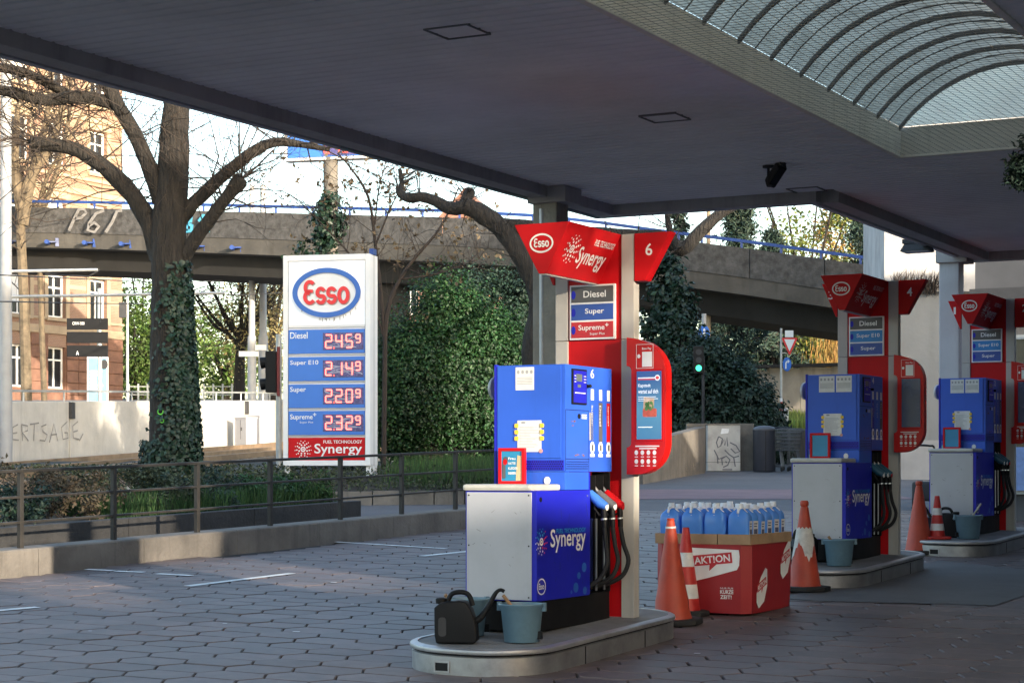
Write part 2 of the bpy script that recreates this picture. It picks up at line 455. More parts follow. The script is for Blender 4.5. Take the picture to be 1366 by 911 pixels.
def paver_material():
    m = bpy.data.materials.new('paver_concrete'); m.use_nodes = True
    nt = m.node_tree; L = nt.links.new; N = nt.nodes.new
    b = nt.nodes['Principled BSDF']
    ge = N('ShaderNodeNewGeometry'); oi = N('ShaderNodeObjectInfo')
    n1 = N('ShaderNodeTexNoise'); n1.inputs['Scale'].default_value = 0.55; n1.inputs['Detail'].default_value = 5
    n2 = N('ShaderNodeTexNoise'); n2.inputs['Scale'].default_value = 9.0; n2.inputs['Detail'].default_value = 8
    L(ge.outputs['Position'], n1.inputs['Vector']); L(ge.outputs['Position'], n2.inputs['Vector'])
    r1 = N('ShaderNodeValToRGB')
    r1.color_ramp.elements[0].position = 0.32; r1.color_ramp.elements[1].position = 0.7
    r1.color_ramp.elements[0].color = (0.076, 0.057, 0.055, 1); r1.color_ramp.elements[1].color = (0.142, 0.108, 0.101, 1)
    L(n1.outputs[0], r1.inputs[0])
    r2 = N('ShaderNodeMapRange'); r2.inputs[1].default_value = 0.3; r2.inputs[2].default_value = 0.7
    r2.inputs[3].default_value = 0.82; r2.inputs[4].default_value = 1.14
    L(n2.outputs[0], r2.inputs[0])
    ad = N('ShaderNodeMath'); ad.operation = 'ADD'
    L(oi.outputs['Random'], ad.inputs[0]); L(ge.outputs['Random Per Island'], ad.inputs[1])
    fr = N('ShaderNodeMath'); fr.operation = 'FRACT'; L(ad.outputs[0], fr.inputs[0])
    r3 = N('ShaderNodeMapRange'); r3.inputs[3].default_value = 0.78; r3.inputs[4].default_value = 1.18
    L(fr.outputs[0], r3.inputs[0])
    mu = N('ShaderNodeMath'); mu.operation = 'MULTIPLY'; L(r2.outputs[0], mu.inputs[0]); L(r3.outputs[0], mu.inputs[1])
    hs = N('ShaderNodeHueSaturation'); L(r1.outputs[0], hs.inputs['Color']); L(mu.outputs[0], hs.inputs['Value'])
    # oil drips
    n3 = N('ShaderNodeTexNoise'); n3.inputs['Scale'].default_value = 1.9; n3.inputs['Detail'].default_value = 4
    L(ge.outputs['Position'], n3.inputs['Vector'])
    r4 = N('ShaderNodeMapRange'); r4.inputs[1].default_value = 0.56; r4.inputs[2].default_value = 0.72
    r4.inputs[3].default_value = 0.0; r4.inputs[4].default_value = 0.45
    L(n3.outputs[0], r4.inputs[0])
    mx = N('ShaderNodeMixRGB'); mx.inputs[2].default_value = (0.05, 0.048, 0.048, 1)
    # tyre wear: two worn tracks along the lane beside the front island
    dt = N('ShaderNodeVectorMath'); dt.operation = 'DOT_PRODUCT'; dt.inputs[1].default_value = (CA, -SA, 0)
    L(ge.outputs['Position'], dt.inputs[0])
    tot = None
    for bc_ in (-9.35, -7.75, -4.55, -3.0):
        sb = N('ShaderNodeMath'); sb.operation = 'SUBTRACT'; sb.inputs[1].default_value = bc_; L(dt.outputs['Value'], sb.inputs[0])
        ab = N('ShaderNodeMath'); ab.operation = 'ABSOLUTE'; L(sb.outputs[0], ab.inputs[0])
        mr_ = N('ShaderNodeMapRange'); mr_.inputs[1].default_value = 0.05; mr_.inputs[2].default_value = 0.24; mr_.inputs[3].default_value = 0.45; mr_.inputs[4].default_value = 0.0
        L(ab.outputs[0], mr_.inputs[0])
        if tot is None: tot = mr_.outputs[0]
        else:
            ad_ = N('ShaderNodeMath'); ad_.operation = 'ADD'; L(tot, ad_.inputs[0]); L(mr_.outputs[0], ad_.inputs[1]); tot = ad_.outputs[0]
    tm = N('ShaderNodeMath'); tm.operation = 'MULTIPLY'; L(tot, tm.inputs[0]); L(n1.outputs[0], tm.inputs[1])
    sm_ = N('ShaderNodeMath'); sm_.operation = 'ADD'; sm_.use_clamp = True; L(tm.outputs[0], sm_.inputs[0]); L(r4.outputs[0], sm_.inputs[1])
    L(sm_.outputs[0], mx.inputs[0]); L(hs.outputs[0], mx.inputs[1])
    L(mx.outputs[0], b.inputs['Base Color'])
    rr = N('ShaderNodeMapRange'); rr.inputs[3].default_value = 0.42; rr.inputs[4].default_value = 0.72
    L(n1.outputs[0], rr.inputs[0]); L(rr.outputs[0], b.inputs['Roughness'])
    bp = N('ShaderNodeBump'); bp.inputs['Strength'].default_value = 0.25; bp.inputs['Distance'].default_value = 0.01
    n4 = N('ShaderNodeTexNoise'); n4.inputs['Scale'].default_value = 60; L(ge.outputs['Position'], n4.inputs['Vector'])
    L(n4.outputs[0], bp.inputs['Height']); L(bp.outputs[0], b.inputs['Normal'])
    return m
m_paver = paver_material()

# ------------------------------------------------------------------ ground sheet
mb = MB()
ys = [-120, 20, 62, 110, 300, 900]; zs = [G(-120) if False else G(-20) - 0.03, G(20) - 0.03, G(62) - 0.03, 2.5, 3.0, 3.0]
ys[0] = -20
for i in range(len(ys) - 1):
    mb.quad((-400, ys[i], zs[i]), (400, ys[i], zs[i]), (400, ys[i+1], zs[i+1]), (-400, ys[i+1], zs[i+1]))
mb.quad((-400, -120, zs[0]), (400, -120, zs[0]), (400, -20, zs[0]), (-400, -20, zs[0]))
gr = mb.build('ground', m_asphalt); tag(gr, kind='structure')

# ------------------------------------------------------------------ forecourt paving
K0 = GP(0, 770); K1 = GP(620, 705)
KD = (K1 - K0); KD.z = 0; KL = KD.length; KD.normalize()
KN = Vector((-KD.y, KD.x, 0))          # to the left, away from the forecourt
def KP(s, off=0.0, h=0.0):             # point on the kerb line
    p = K0 + KD * s + KN * off
    return Vector((p.x, p.y, G(p.y) + h))

mb = MB()
a = KP(-12); b = KP(13.0)
mb.quad((a.x, a.y, G(a.y) - 0.022), (30, a.y, G(a.y) - 0.022), (30, b.y, G(b.y) - 0.022), (b.x, b.y, G(b.y) - 0.022))
paving = mb.build('forecourt_paving', m_joint); tag(paving, kind='structure')

PA, PB, PS, PT = 0.3126, 0.42, 0.165, 0.255
GAP = 0.0075
def hex_ring(shrink):
    h = PA / 2 - shrink; s = PS - shrink * 0.3; t = PT - shrink * 1.15
    return [(t, 0), (s, h), (-s, h), (-t, 0), (-s, -h), (s, -h)]      # (b, a)
def paver_geo():
    top = hex_ring(GAP + 0.006); mid = hex_ring(GAP); 
    vs = []
    for ring, z in ((top, 0.0), (mid, -0.006), (mid, -0.03)):
        for (b_, a_) in ring:
            v = AB(a_, b_); vs.append((v.x, v.y, z + SLOPE * v.y))
    fs = [tuple(range(6))]
    for r in range(2):
        for k in range(6):
            fs.append((r*6+k, r*6+(k+1) % 6, r*6+6+(k+1) % 6, r*6+6+k))
    return vs, fs
PV, PF = paver_geo()
paver_me = MB().add(PV, PF).build('paver', m_paver, mesh_only=True)
ISL = [(0.0, 0.0), (2.95, 5.5), (5.0, 9.0)]         # offsets of the three pump islands
cells = []
for i in range(-30, 95):
    for j in range(-45, 25):
        b_ = j * PB; a_ = i * PA + (j % 2) * PA / 2
        p = AB(a_, b_)
        if p.y < 9.8 or p.y > 29.5 or p.x > 0.2627 * p.y + 2.2: continue
        w = p - K0; off = w.x * KN.x + w.y * KN.y
        if off > -0.16 or p.x < -0.2627 * p.y - 1.6: continue
        inside = False
        for (ox, oy) in ISL:
            la = SA * (p.x - ox) + CA * (p.y - oy); lb = CA * (p.x - ox) - SA * (p.y - oy)
            if 10.8 < la < 12.8 and -6.25 < lb < -5.6: inside = True
        if inside: continue
        px = 683 + F * p.x / p.y; py = 530 + 1.714 * F / p.y
        seen = 0 <= px <= 1366 and py <= 911
        cells.append((0 if seen else 1, p.y, p))
cells.sort(key=lambda c: (c[0], c[1]))
rest = MB()
for n, (sn, yy, p) in enumerate(cells):
    dz = random.uniform(-0.0025, 0.0025)
    if n < 300:
        o = link('paver', paver_me, paving); o.location = (p.x, p.y, G(p.y) + dz)
        o.rotation_euler = (random.uniform(-.006, .006), random.uniform(-.006, .006), random.uniform(-.008, .008))
    else:
        rest.add([(v[0] + p.x, v[1] + p.y, v[2] + G(p.y) + dz) for v in PV], PF)
o = rest.build('paver_field', m_paver, paving); tag(o, kind='stuff')

def strip(name, p, q, w, mat, h=0.006):
    p = Vector(p); q = Vector(q); d = (q - p); d.z = 0; d.normalize(); n = Vector((-d.y, d.x, 0)) * (w / 2)
    mb = MB(); vs = []
    for c in (p - n, q - n, q + n, p + n): vs.append((c.x, c.y, G(c.y) + h))
    mb.add(vs, [(0, 1, 2, 3)])
    o = mb.build(name, mat); return tag(o, kind='structure')
for (p, q, w) in (((-40, 818), (50, 810), 0.10), ((115, 759.5), (152, 761.5), 0.09), ((154, 762), (192, 763.5), 0.09), ((210, 765.5), (256, 768), 0.09),
                  ((250, 782), (390, 765), 0.10), ((440, 722.5), (595, 732), 0.08), ((562, 742), (640, 734), 0.10)):
    strip('parking_line', GP(*p), GP(*q), w, m_white_line)
# a poured pad and a covered trench beside the middle island
mb = MB(); pts = [GP(1040, 798), GP(1090, 802), GP(1327, 808), GP(1380, 790), GP(1420, 765), GP(1250, 748)]
mb.add([(p.x, p.y, p.z + 0.006) for p in pts], [tuple(range(6))])
tag(mb.build('concrete_pad', M('pad_concrete', (0.10, 0.098, 0.10), 0.75, var=0.25, scale=1.5, bump=0.3, bscale=50, spots=0.4)), kind='structure')

# road beyond the forecourt, red cycle lane, far pavement
mb = MB()
def gsheet(mb, pts, h): mb.add([(x, y, G(y) + h) for (x, y) in pts], [tuple(range(len(pts)))])
gsheet(mb, [(-1.9, 26.2), (-0.6, 29.55), (16, 29.55), (18, 46), (2.0, 46), (-4.2, 30.5)], -0.012)
tag(mb.build('road', m_road), kind='structure')
mb = MB(); gsheet(mb, [(1.6, 33.0), (7.0, 33.0), (6.2, 36.5), (1.6, 36.5)], -0.006)
tag(mb.build('cycle_lane', m_red_lane), kind='structure')
mb = MB(); gsheet(mb, [(-6.5, 25.8), (-1.9, 26.2), (-4.2, 30.5), (-8, 28.8)], -0.010)
tag(mb.build('footpath', m_road), kind='structure')

# ------------------------------------------------------------------ kerb wall and railing
mb = MB()
S = [(-13 + k * 1.5) for k in range(17)]
for k in range(len(S) - 1):
    s0, s1 = S[k] + 0.003, S[k+1] - 0.003
    vs = []
    for s in (s0, s1):
        vs += [KP(s, 0, -0.05), KP(s, 0.0, 0.235), KP(s, 0.012, 0.25), KP(s, 0.30, 0.25), KP(s, 0.30, -0.05)]
    mb.add(vs, [(0,1,6,5),(1,2,7,6),(2,3,8,7),(3,4,9,8),(4,3,2,1,0),(5,6,7,8,9)])
kw = mb.build('kerb_wall', m_conc); tag(kw, 'low weathered concrete kerb wall under the dark railing', 'kerb wall')

fen = thing('railing', 'dark three-bar metal railing standing on the concrete kerb wall', 'railing', (0,0,0))
post_x = [-110, 30, 155, 267, 365, 459, 541, 613, 676]
ss = []
for px in post_x:
    r = (px - 683) / F                     # X = r*Y on the kerb line
    s = (r * K0.y - K0.x) / (KD.x - r * KD.y)
    ss.append(s + 0.1)
for s in ss:
    MB().bar(KP(s, 0.13, 0.20), KP(s, 0.13, 0.985), 0.048, 0.048, up=KN).build('post', m_fence, fen, bevel=0.004)
for h in (0.50, 0.745, 1.0):
    for k in range(len(ss) - 1):
        MB().bar(KP(ss[k], 0.13, h), KP(ss[k+1], 0.13, h), 0.055 if h > .9 else 0.04, 0.030 if h > .9 else 0.024, up=(0,0,1)).build('rail', m_fence, fen, bevel=0.003)
    MB().bar(KP(ss[-1], 0.13, h), KP(ss[-1] + 1.8, 0.13, h), 0.05 if h > .9 else 0.035, 0.022).build('rail', m_fence, fen)

# ------------------------------------------------------------------ canopy (local x = b, y = a)
SOF = 3.85
can = thing('station_canopy', 'wide flat filling station canopy with slatted soffit and arched skylight overhead', 'canopy', (0,0,0), -TH)
BL, A1, B2, A2 = -8.10, 17.6, -5.83, 23.45
BR, A0 = -1.2, 4.0
SK = dict(b0=-4.71, b1=-2.75, a0=5.5, a1=16.0)
mb = MB(); p = 0.127; a = A0
while a < A2:
    lo = BL if a + p < A1 else B2
    segs = [(lo, BR)]
    if SK['a0'] - 0.1 < a + p/2 < SK['a1'] + 0.1: segs = [(lo, SK['b0'] - 0.02), (SK['b1'] + 0.02, BR)]
    for (x0, x1) in segs:
        y0, y1 = a + 0.008, a + p - 0.008
        mb.add([(x0, y0, SOF + .012), (x0, y0 + .012, SOF), (x0, y1 - .012, SOF), (x0, y1, SOF + .012),
                (x1, y0, SOF + .012), (x1, y0 + .012, SOF), (x1, y1 - .012, SOF), (x1, y1, SOF + .012)],
               [(0,1,5,4),(1,2,6,5),(2,3,7,6)])
    a += p
o = mb.build('soffit_slat', m_soffit, can); tag(o, kind='stuff')
mb = MB()
ZT = 4.45
mb.box(BL, SK['b0'] - 0.03, A0, A1, SOF + .025, SOF + .04); mb.box(SK['b1'] + 0.03, BR, A0, SK['a1'], SOF + .025, SOF + .04)
mb.box(SK['b0'] - 0.03, BR, SK['a1'] + 0.03, A1, SOF + .026, SOF + .041); mb.box(SK['b0'] - .03, SK['b1'] + .03, A0, SK['a0'], SOF + .027, SOF + .042)
mb.box(B2, BR, A1, A2, SOF + .028, SOF + .043)
mb.build('ceiling_board', m_dark, can)
mb = MB()
for (x0, x1, y0, y1) in ((BL - .2, SK['b0'] - .25, A0, A1), (SK['b1'] + .25, BR, A0, SK['a1'] + .2), (SK['b0'] - .25, BR, SK['a1'] + .2, A1), (SK['b0'] - .25, SK['b1'] + .25, A0, SK['a0'] - .2), (B2 - .2, BR, A1, A2)):
    mb.box(x0, x1, y0, y1, SOF + .16, SOF + .23)
mb.build('roof_deck', m_dark, can)
MB().box(BR, 9.0, 13.8, A2, SOF, SOF + .2).build('shade_roof', m_soffit, can)  # unseen roof added to cut sky light on the right side
def can_box(name, m, *c, bevel=0.006): return MB().box(*c).build(name, m, can, bevel=bevel)
can_box('edge_beam', m_canopy_beam, BL - .17, BL, A0, A1, SOF - .10, SOF + .16)
can_box('fascia', m_fascia, BL - .31, BL - .25, A0, 13.0, SOF - .09, ZT)
can_box('fascia', m_fascia_green, BL - .31, BL - .25, 13.004, A1 + .25, SOF - .09, ZT)
can_box('gutter', m_dark, BL - .25, BL - .17, A0, A1, SOF - .02, SOF + .16)
can_box('edge_beam', m_canopy_beam, BL, B2 - .17, A1 - .004, A1 + .15, SOF - .10, SOF + .16)
can_box('fascia', m_fascia, BL - .25, B2 - .31, A1 + .20, A1 + .26, SOF - .09, ZT)
can_box('edge_beam', m_canopy_beam, B2 - .17, B2, A1 + .15, A2, SOF - .10, SOF + .16)
can_box('fascia', m_fascia, B2 - .31, B2 - .25, A1 + .20, A2 + .26, SOF - .09, ZT)
can_box('edge_beam', m_canopy_beam, B2, BR, A2 - .004, A2 + .15, SOF - .10, SOF + .16)
can_box('fascia', m_fascia, B2 - .25, BR, A2 + .20, A2 + .26, SOF - .09, ZT)
# skylight: upstand beams, ribs, panes, end wall
b0, b1, a0, a1 = SK['b0'], SK['b1'], SK['a0'], SK['a1']
H1 = SOF + 0.24
m_up = M('upstand_paint', (0.80, 0.76, 0.67), 0.6, var=0.12, scale=2.5, streak=0.35)
can_box('skylight_upstand', m_up, b0 - .05, b0, a0, a1, SOF - .012, H1)
can_box('skylight_upstand', m_up, b1, b1 + .05, a0, a1, SOF - .012, H1)
can_box('skylight_upstand', m_up, b0 - .05, b1 + .05, a1, a1 + .05, SOF - .012, H1)
bc = (b0 + b1) / 2; hw = (b1 - b0) / 2; rise = 0.46
R = (hw * hw + rise * rise) / (2 * rise); an0 = math.asin(hw / R)
def arc(t): an = -an0 + 2 * an0 * t; return bc + R * math.sin(an), H1 + rise - R + R * math.cos(an)
NS = 14
m_pane = bpy.data.materials.new('skylight_pane'); m_pane.use_nodes = True
nt = m_pane.node_tree; nt.nodes.clear(); N = nt.nodes.new; L = nt.links.new
o_ = N('ShaderNodeOutputMaterial'); t_ = N('ShaderNodeBsdfTranslucent'); d_ = N('ShaderNodeBsdfDiffuse'); x_ = N('ShaderNodeMixShader')
nz = N('ShaderNodeTexNoise'); nz.inputs['Scale'].default_value = 5.0; nz.inputs['Detail'].default_value = 12; nz.inputs['Roughness'].default_value = 0.75
tc = N('ShaderNodeTexCoord'); rp = N('ShaderNodeValToRGB')
rp.color_ramp.elements[0].color = (0.22, 0.205, 0.165, 1); rp.color_ramp.elements[1].color = (0.43, 0.405, 0.335, 1)
rp.color_ramp.elements[0].position = 0.3; rp.color_ramp.elements[1].position = 0.62
L(tc.outputs['Object'], nz.inputs['Vector']); L(nz.outputs[0], rp.inputs[0]); L(rp.outputs[0], t_.inputs[0]); L(rp.outputs[0], d_.inputs[0])
x_.inputs[0].default_value = 0.78; L(d_.outputs[0], x_.inputs[1]); L(t_.outputs[0], x_.inputs[2]); L(x_.outputs[0], o_.inputs[0])
step = 0.62; n_r = int((a1 - a0) / step)
for k in range(n_r + 1):
    y = a1 - 0.06 - k * step
    mb = MB(); vs = []; fs = []
    for i in range(NS + 1):
        x, z = arc(i / NS)
        vs += [(x, y - .016, z - .035), (x, y + .016, z - .035), (x, y + .016, z + .01), (x, y - .016, z + .01)]
    for i in range(NS):
        for q in range(4): fs.append((4*i+q, 4*i+(q+1) % 4, 4*i+4+(q+1) % 4, 4*i+4+q))
    mb.add(vs, fs).build('skylight_rib', m_rib, can)
    if k < n_r:
        mb = MB(); vs = []
        for i in range(NS + 1):
            x, z = arc(i / NS)
            vs += [(x, y - .02, z), (x, y - step + .02, z)]
        mb.add(vs, [(2*i, 2*i+1, 2*i+3, 2*i+2) for i in range(NS)]).build('skylight_pane', m_pane, can, smooth=True)
        mb = MB()       # thin sheet joint half way
        mb.tube([(arc(i / NS)[0], y - step * .5, arc(i / NS)[1] - .006) for i in range(NS + 1)], 0.006, n=4, caps=False).build('sheet_joint', m_rib, can)
mb = MB(); pl = [arc(i / NS) for i in range(NS + 1)]
mb.add([(x, a1 - .035, z) for (x, z) in pl] , [tuple(range(NS + 1))]).build('skylight_end', M('end_panel', (0.95, 0.88, 0.76), 0.8, var=0.12, scale=2, trans=0.92), can)
mb = MB(); y = a0 + .03        # fine bird net across the opening
while y < a1: mb.bar((b0, y, SOF + .004), (b1, y, SOF + .004), .0028, .0028); y += .062
x = b0 + .03
while x < b1: mb.bar((x, a0, SOF + .008), (x, a1, SOF + .008), .0024, .0024); x += .062
tag(mb.build('bird_net', M('net_grey', (.30, .30, .29), .8), can), kind='stuff')
# columns
for (b_, a_, s) in ((-8.15, 16.3, 0.25), (-6.2, 23.15, 0.24)):
    gz = G(AB(a_, b_).y)
    c = MB().box(b_ - s/2, b_ + s/2, a_ - s/2, a_ + s/2, gz - .1, SOF - .10).build('column', m_column if a_ > 20 else M('rough_column', (0.30, 0.27, 0.22), 0.85, var=0.2, scale=3, bump=0.4, bscale=30, streak=0.5), can, bevel=0.012)
    can_box('column_head', m_canopy_beam, b_ - s*.62, b_ + s*.95, a_ - s*.7, a_ + s*.7, SOF - .15, SOF - .003)
q = P(724, 400, 18.15)
MB().tube([(q.x, q.y, SOF - .2), (q.x, q.y, G(q.y))], 0.036, n=12).build('rain_pipe', m_pipe, None, smooth=True)
rp1 = bpy.data.objects['rain_pipe']; tag(rp1, 'tall light grey rain pipe in front of the canopy column', 'pipe')
q = P(735, 385, 18.2)
r2 = MB().tube([(q.x, q.y, q.z), (q.x, q.y, G(q.y))], 0.030, n=12).tube([(q.x, q.y, q.z), (q.x, q.y, q.z - .05)], 0.038, n=12).build('cable_conduit', m_pipe, None, smooth=True)
tag(r2, 'shorter darker grey pipe beside the tall rain pipe', 'pipe')
# flush hatches in the soffit
for (px, py) in ((610, 42), (887, 157), (1076, 253)):
    y = (SOF - CAMZ) * F / (630 - py); q = P(px, py, y)
    la = SA * q.x + CA * q.y; lb = CA * q.x - SA * q.y
    mb = MB(); s = .15; e_ = .007
    for c in ((-s, s, -s, -s + e_), (-s, s, s - e_, s), (-s, -s + e_, -s + e_, s - e_), (s - e_, s, -s + e_, s - e_)):
        mb.box(lb + c[0], lb + c[1], la + c[2], la + c[3], SOF - .010, SOF + .01)
    h = mb.build('light_hatch', M('hatch_grey', (.16, .16, .17), .6), can)
    MB().box(lb - s + .021, lb + s - .021, la - s + .021, la + s - .021, SOF - .004, SOF + .008).build('hatch_panel', m_soffit, h)
# surveillance camera
q = P(1025, 222, 16.85)
cc = thing('security_camera', 'small dark surveillance camera hanging from the canopy soffit', 'camera', (q.x, q.y, SOF), -TH)
MB().lathe([(0.05, -.02), (0.05, 0)], 14).build('ceiling_plate', m_dark, cc)
MB().tube([(0, 0, 0), (0, 0, -.17)], 0.013, n=8).tube([(0, 0, -.17), (.06, -.03, -.19)], 0.012, n=8).build('arm', m_dark, cc)
hb = MB(); hb.bar((-.01, .06, -.15), (.16, -.10, -.02), 0.085, 0.085); hb.build('housing', m_black, cc, bevel=0.014)
MB().bar((.0, .07, -.10), (.185, -.11, .035), 0.10, 0.008).build('sun_shield', m_dark, cc)
MB().tube([(.16, -.10, -.02), (.172, -.112, -.011)], 0.03, n=12).build('lens', m_glass_dark, cc)
# floodlight under the far edge of the canopy
q = P(1224, 318, 22.2)
fl = thing('floodlight', 'grey floodlight mounted under the canopy edge behind the middle pump', 'floodlight', (q.x, q.y, SOF), -TH)
MB().box(-.15, .15, -.10, .10, -.05, .0).build('bracket', m_dark, fl)
MB().add([(-.13,-.09,-.05),(.13,-.09,-.05),(.13,.09,-.05),(-.13,.09,-.05),(-.17,-.14,-.14),(.17,-.14,-.14),(.17,.12,-.14),(-.17,.12,-.14)], [(3,2,1,0),(4,5,6,7),(0,1,5,4),(1,2,6,5),(2,3,7,6),(3,0,4,7)]).build('lamp_body', m_dark, fl, bevel=.008)
MB().box(-.155, .155, -.125, .105, -.146, -.141).build('lamp_glass', m_alu, fl)
# hanging greenery at the right edge
q = P(1368, 180, 12.0)
hp = thing('hanging_plant', 'hanging sprig of dark evergreen at the right edge under the skylight', 'plant', (q.x, q.y, 0))
MB().tube([(0, 0, SOF + .0), (0, 0, 3.25)], 0.006, n=5).build('wire', m_black, hp)
pp, nn = clump_points((0, 0, 3.06), (.10, .10, .21), 900, 26, .022, shell=.3)
leaf_mesh('foliage', pp, nn, 0.05, m_conifer, hp, aspect=.35, jitter=.9)

# ------------------------------------------------------------------ print helpers
def fit(mb, txt, o, u, v, w, h, bold=0.0, shear=0.0, mi=0):
    # text stretched into a w x h rectangle whose lower left corner is o
    vs, fs = text_geo(txt, 'LEFT', bold, shear)
    x0 = min(p[0] for p in vs); x1 = max(p[0] for p in vs); y0 = min(p[1] for p in vs); y1 = max(p[1] for p in vs)
    o = Vector(o); u = Vector(u); v = Vector(v)
    return mb.add([o + u * ((p[0] - x0) / (x1 - x0) * w) + v * ((p[1] - y0) / (y1 - y0) * h) for p in vs], fs, mi)
def esso_letters(mb, o, u, v, w, h, mi=0, d=None):
    # rounded brand lettering drawn as thick strokes, centred at o
    o = Vector(o); u = Vector(u); v = Vector(v)
    t = 0.15 * h
    def st(pts, x, sc): mb.ribbon([((x + p[0] * sc) * 1.0, p[1] * sc) for p in pts], t, o, u, v, mi)
    def arcp(cx, cy, rx, ry, a0, a1, n=14): return [(cx + rx * math.cos(math.radians(a0 + (a1-a0)*k/n)), cy + ry * math.sin(math.radians(a0 + (a1-a0)*k/n))) for k in range(n+1)]
    xw = w / 4.15; xh = h * 0.72; bl = -h * 0.5
    # E: two stacked bowls
    x0 = -w/2 + 0.55 * xw; ry = h * 0.235
    up = arcp(x0 + .05*w*0, bl + h - t/2 - ry + t*.0, xw*.40, ry, 35, 270)
    lo = arcp(x0, bl + t/2 + ry, xw*.44, ry, 90, 325)
    mb.ribbon(up, t, o, u, v, mi); mb.ribbon(lo, t, o, u, v, mi)
    mb.ribbon([(x0 - .05*xw, bl + t/2 + 2*ry + 0.0), (x0 + .30*xw, bl + t/2 + 2*ry)], t*.85, o, u, v, mi)
    # s, s
    for k in (1, 2):
        cx = -w/2 + (0.58 + k * 0.98) * xw; r = xh * 0.225
        a = arcp(cx, bl + xh - t/2 - r, xw*.32, r, 20, 235); b = arcp(cx, bl + t/2 + r, xw*.34, r, 90, -160)
        mb.ribbon(a + b[3:], t, o, u, v, mi)
    # o
    cx = w/2 - 0.52 * xw
    mb.ribbon(arcp(cx, bl + xh/2, xw*.40, xh/2 - t/2, 0, 360, 24), t, o, u, v, mi)
    return mb
def swirl(mb, o, u, v, R, mis=(0, 0, 0)):
    o = Vector(o); u = Vector(u); v = Vector(v)
    mb.ring(o, u, v, R*.30, R*.30, R*.13, n=16, mi=mis[0]); mb.disc(o, u, v, R*.10, R*.10, n=8, mi=mis[0])
    for (rr, n, s) in ((.50, 8, .105), (.74, 11, .085), (.96, 13, .06)):
        for k in range(n):
            an = 2*math.pi*(k + rr * 5) / n
            q = o + u * (R*rr*math.cos(an)) + v * (R*rr*math.sin(an))
            deg = math.degrees(an) % 360
            mi = mis[1] if 50 < deg < 170 else (mis[2] if (deg > 290 or deg < 50) else mis[0])
            mb.disc(q, u, v, R*s, R*s, n=6, mi=mi)
    return mb
SEG = {'0': 'abcdef', '1': 'bc', '2': 'abged', '3': 'abgcd', '4': 'fgbc', '5': 'afgcd', '6': 'afgedc', '7': 'abc', '8': 'abcdefg', '9': 'abcdfg', '-': 'g', 'E': 'afged', 'C': 'afed', 'L': 'fed'}
def seven(mb, ch, x, z, w, h, o, u, v, t, mi=0):
    g = t * .12; P_ = {'a': ((x+g, z+h), (x+w-g, z+h)), 'b': ((x+w, z+h-g), (x+w, z+h/2+g)), 'c': ((x+w, z+h/2-g), (x+w, z+g)), 'd': ((x+g, z), (x+w-g, z)),
          'e': ((x, z+h/2-g), (x, z+g)), 'f': ((x, z+h-g), (x, z+h/2+g)), 'g': ((x+g, z+h/2), (x+w-g, z+h/2))}
    for s in SEG[ch]: mb.ribbon(list(P_[s]), t, o, u, v, mi)

# pump frame: local x = right (b), y = away (a), origin under the tower
A0_, B0_ = 12.6, -5.93
def _r(px): return (px - 683) / F
def side(px, py, b=-5.745):          # photograph pixel on the right flank of the front pump -> (y, z)
    r = _r(px); z = -b / (SA - CA * r); a = (SA * r + CA) * z
    return a - A0_, CAMZ + (630 - py) / F * z - 0.017
def front(px, py, y):                # pixel on a plane facing the viewer at local y -> (x, z)
    r = _r(px); z = (A0_ + y) / (SA * r + CA); b = CA * r * z - SA * z
    return b - B0_, CAMZ + (630 - py) / F * z - 0.017

def island_outline(off, n=9):
    return rrect(0.98 + 2*off, 2.66 + 2*off, 0.44 + off, n, 0.015, -0.775)
def make_island(loc, label):
    t = thing('pump_island', label, 'kerb island', loc, -TH, 'raised islands under the pumps')
    def lz(x, y): return SLOPE * (CA * y - SA * x)
    def ringed(layers, cap=False):
        mb = MB(); vs = []; fs = []; n = None
        for (off, z) in layers:
            o = island_outline(off); n = len(o)
            vs += [(x, y, z + lz(x, y)) for (x, y) in o]
        for i in range(len(layers) - 1):
            for k in range(n): fs.append((i*n+k, i*n+(k+1) % n, (i+1)*n+(k+1) % n, (i+1)*n+k))
        if cap: fs.append(tuple((len(layers)-1)*n + k for k in range(n)))
        return mb.add(vs, fs)
    ringed([(0.0, -.03), (0.0, .112), (-.012, .118)]).build('kerb_side', m_kerb_conc, t, smooth=True)
    ringed([(-.012, .117), (-.012, .132)]).build('shadow_gap', m_black, t)
    ringed([(-.012, .130), (.010, .132), (.016, .145), (.012, .158), (-.004, .166), (-.035, .168), (-.036, .150)]).build('rim', m_kerb_metal, t, smooth=True)
    ringed([(-.03, .13), (-.034, .163)], cap=True).build('top_slab', m_slab, t)
    for (jx, jy) in ((.506, -1.25), (.506, -.30), (-.476, -.8)): MB().box(jx - .003, jx + .003, jy - .004, jy + .004, -.02 + lz(jx, jy), .112 + lz(jx, jy)).build('kerb_joint', m_black, t)
    x, y = -.07, -2.105
    MB().box(x - .045, x + .045, y - .004, y + .05, .02 + lz(x, y), .075 + lz(x, y)).build('drain_slot', m_black, t)
    f = MB()
    for c in ((-.055, .055, .072, .082), (-.055, .055, .012, .022), (-.055, -.045, .022, .072), (.045, .055, .022, .072)):
        f.box(x + c[0], x + c[1], y - .008, y + .02, c[2] + lz(x, y), c[3] + lz(x, y))
    f.build('slot_frame', m_kerb_metal, t)
    return t

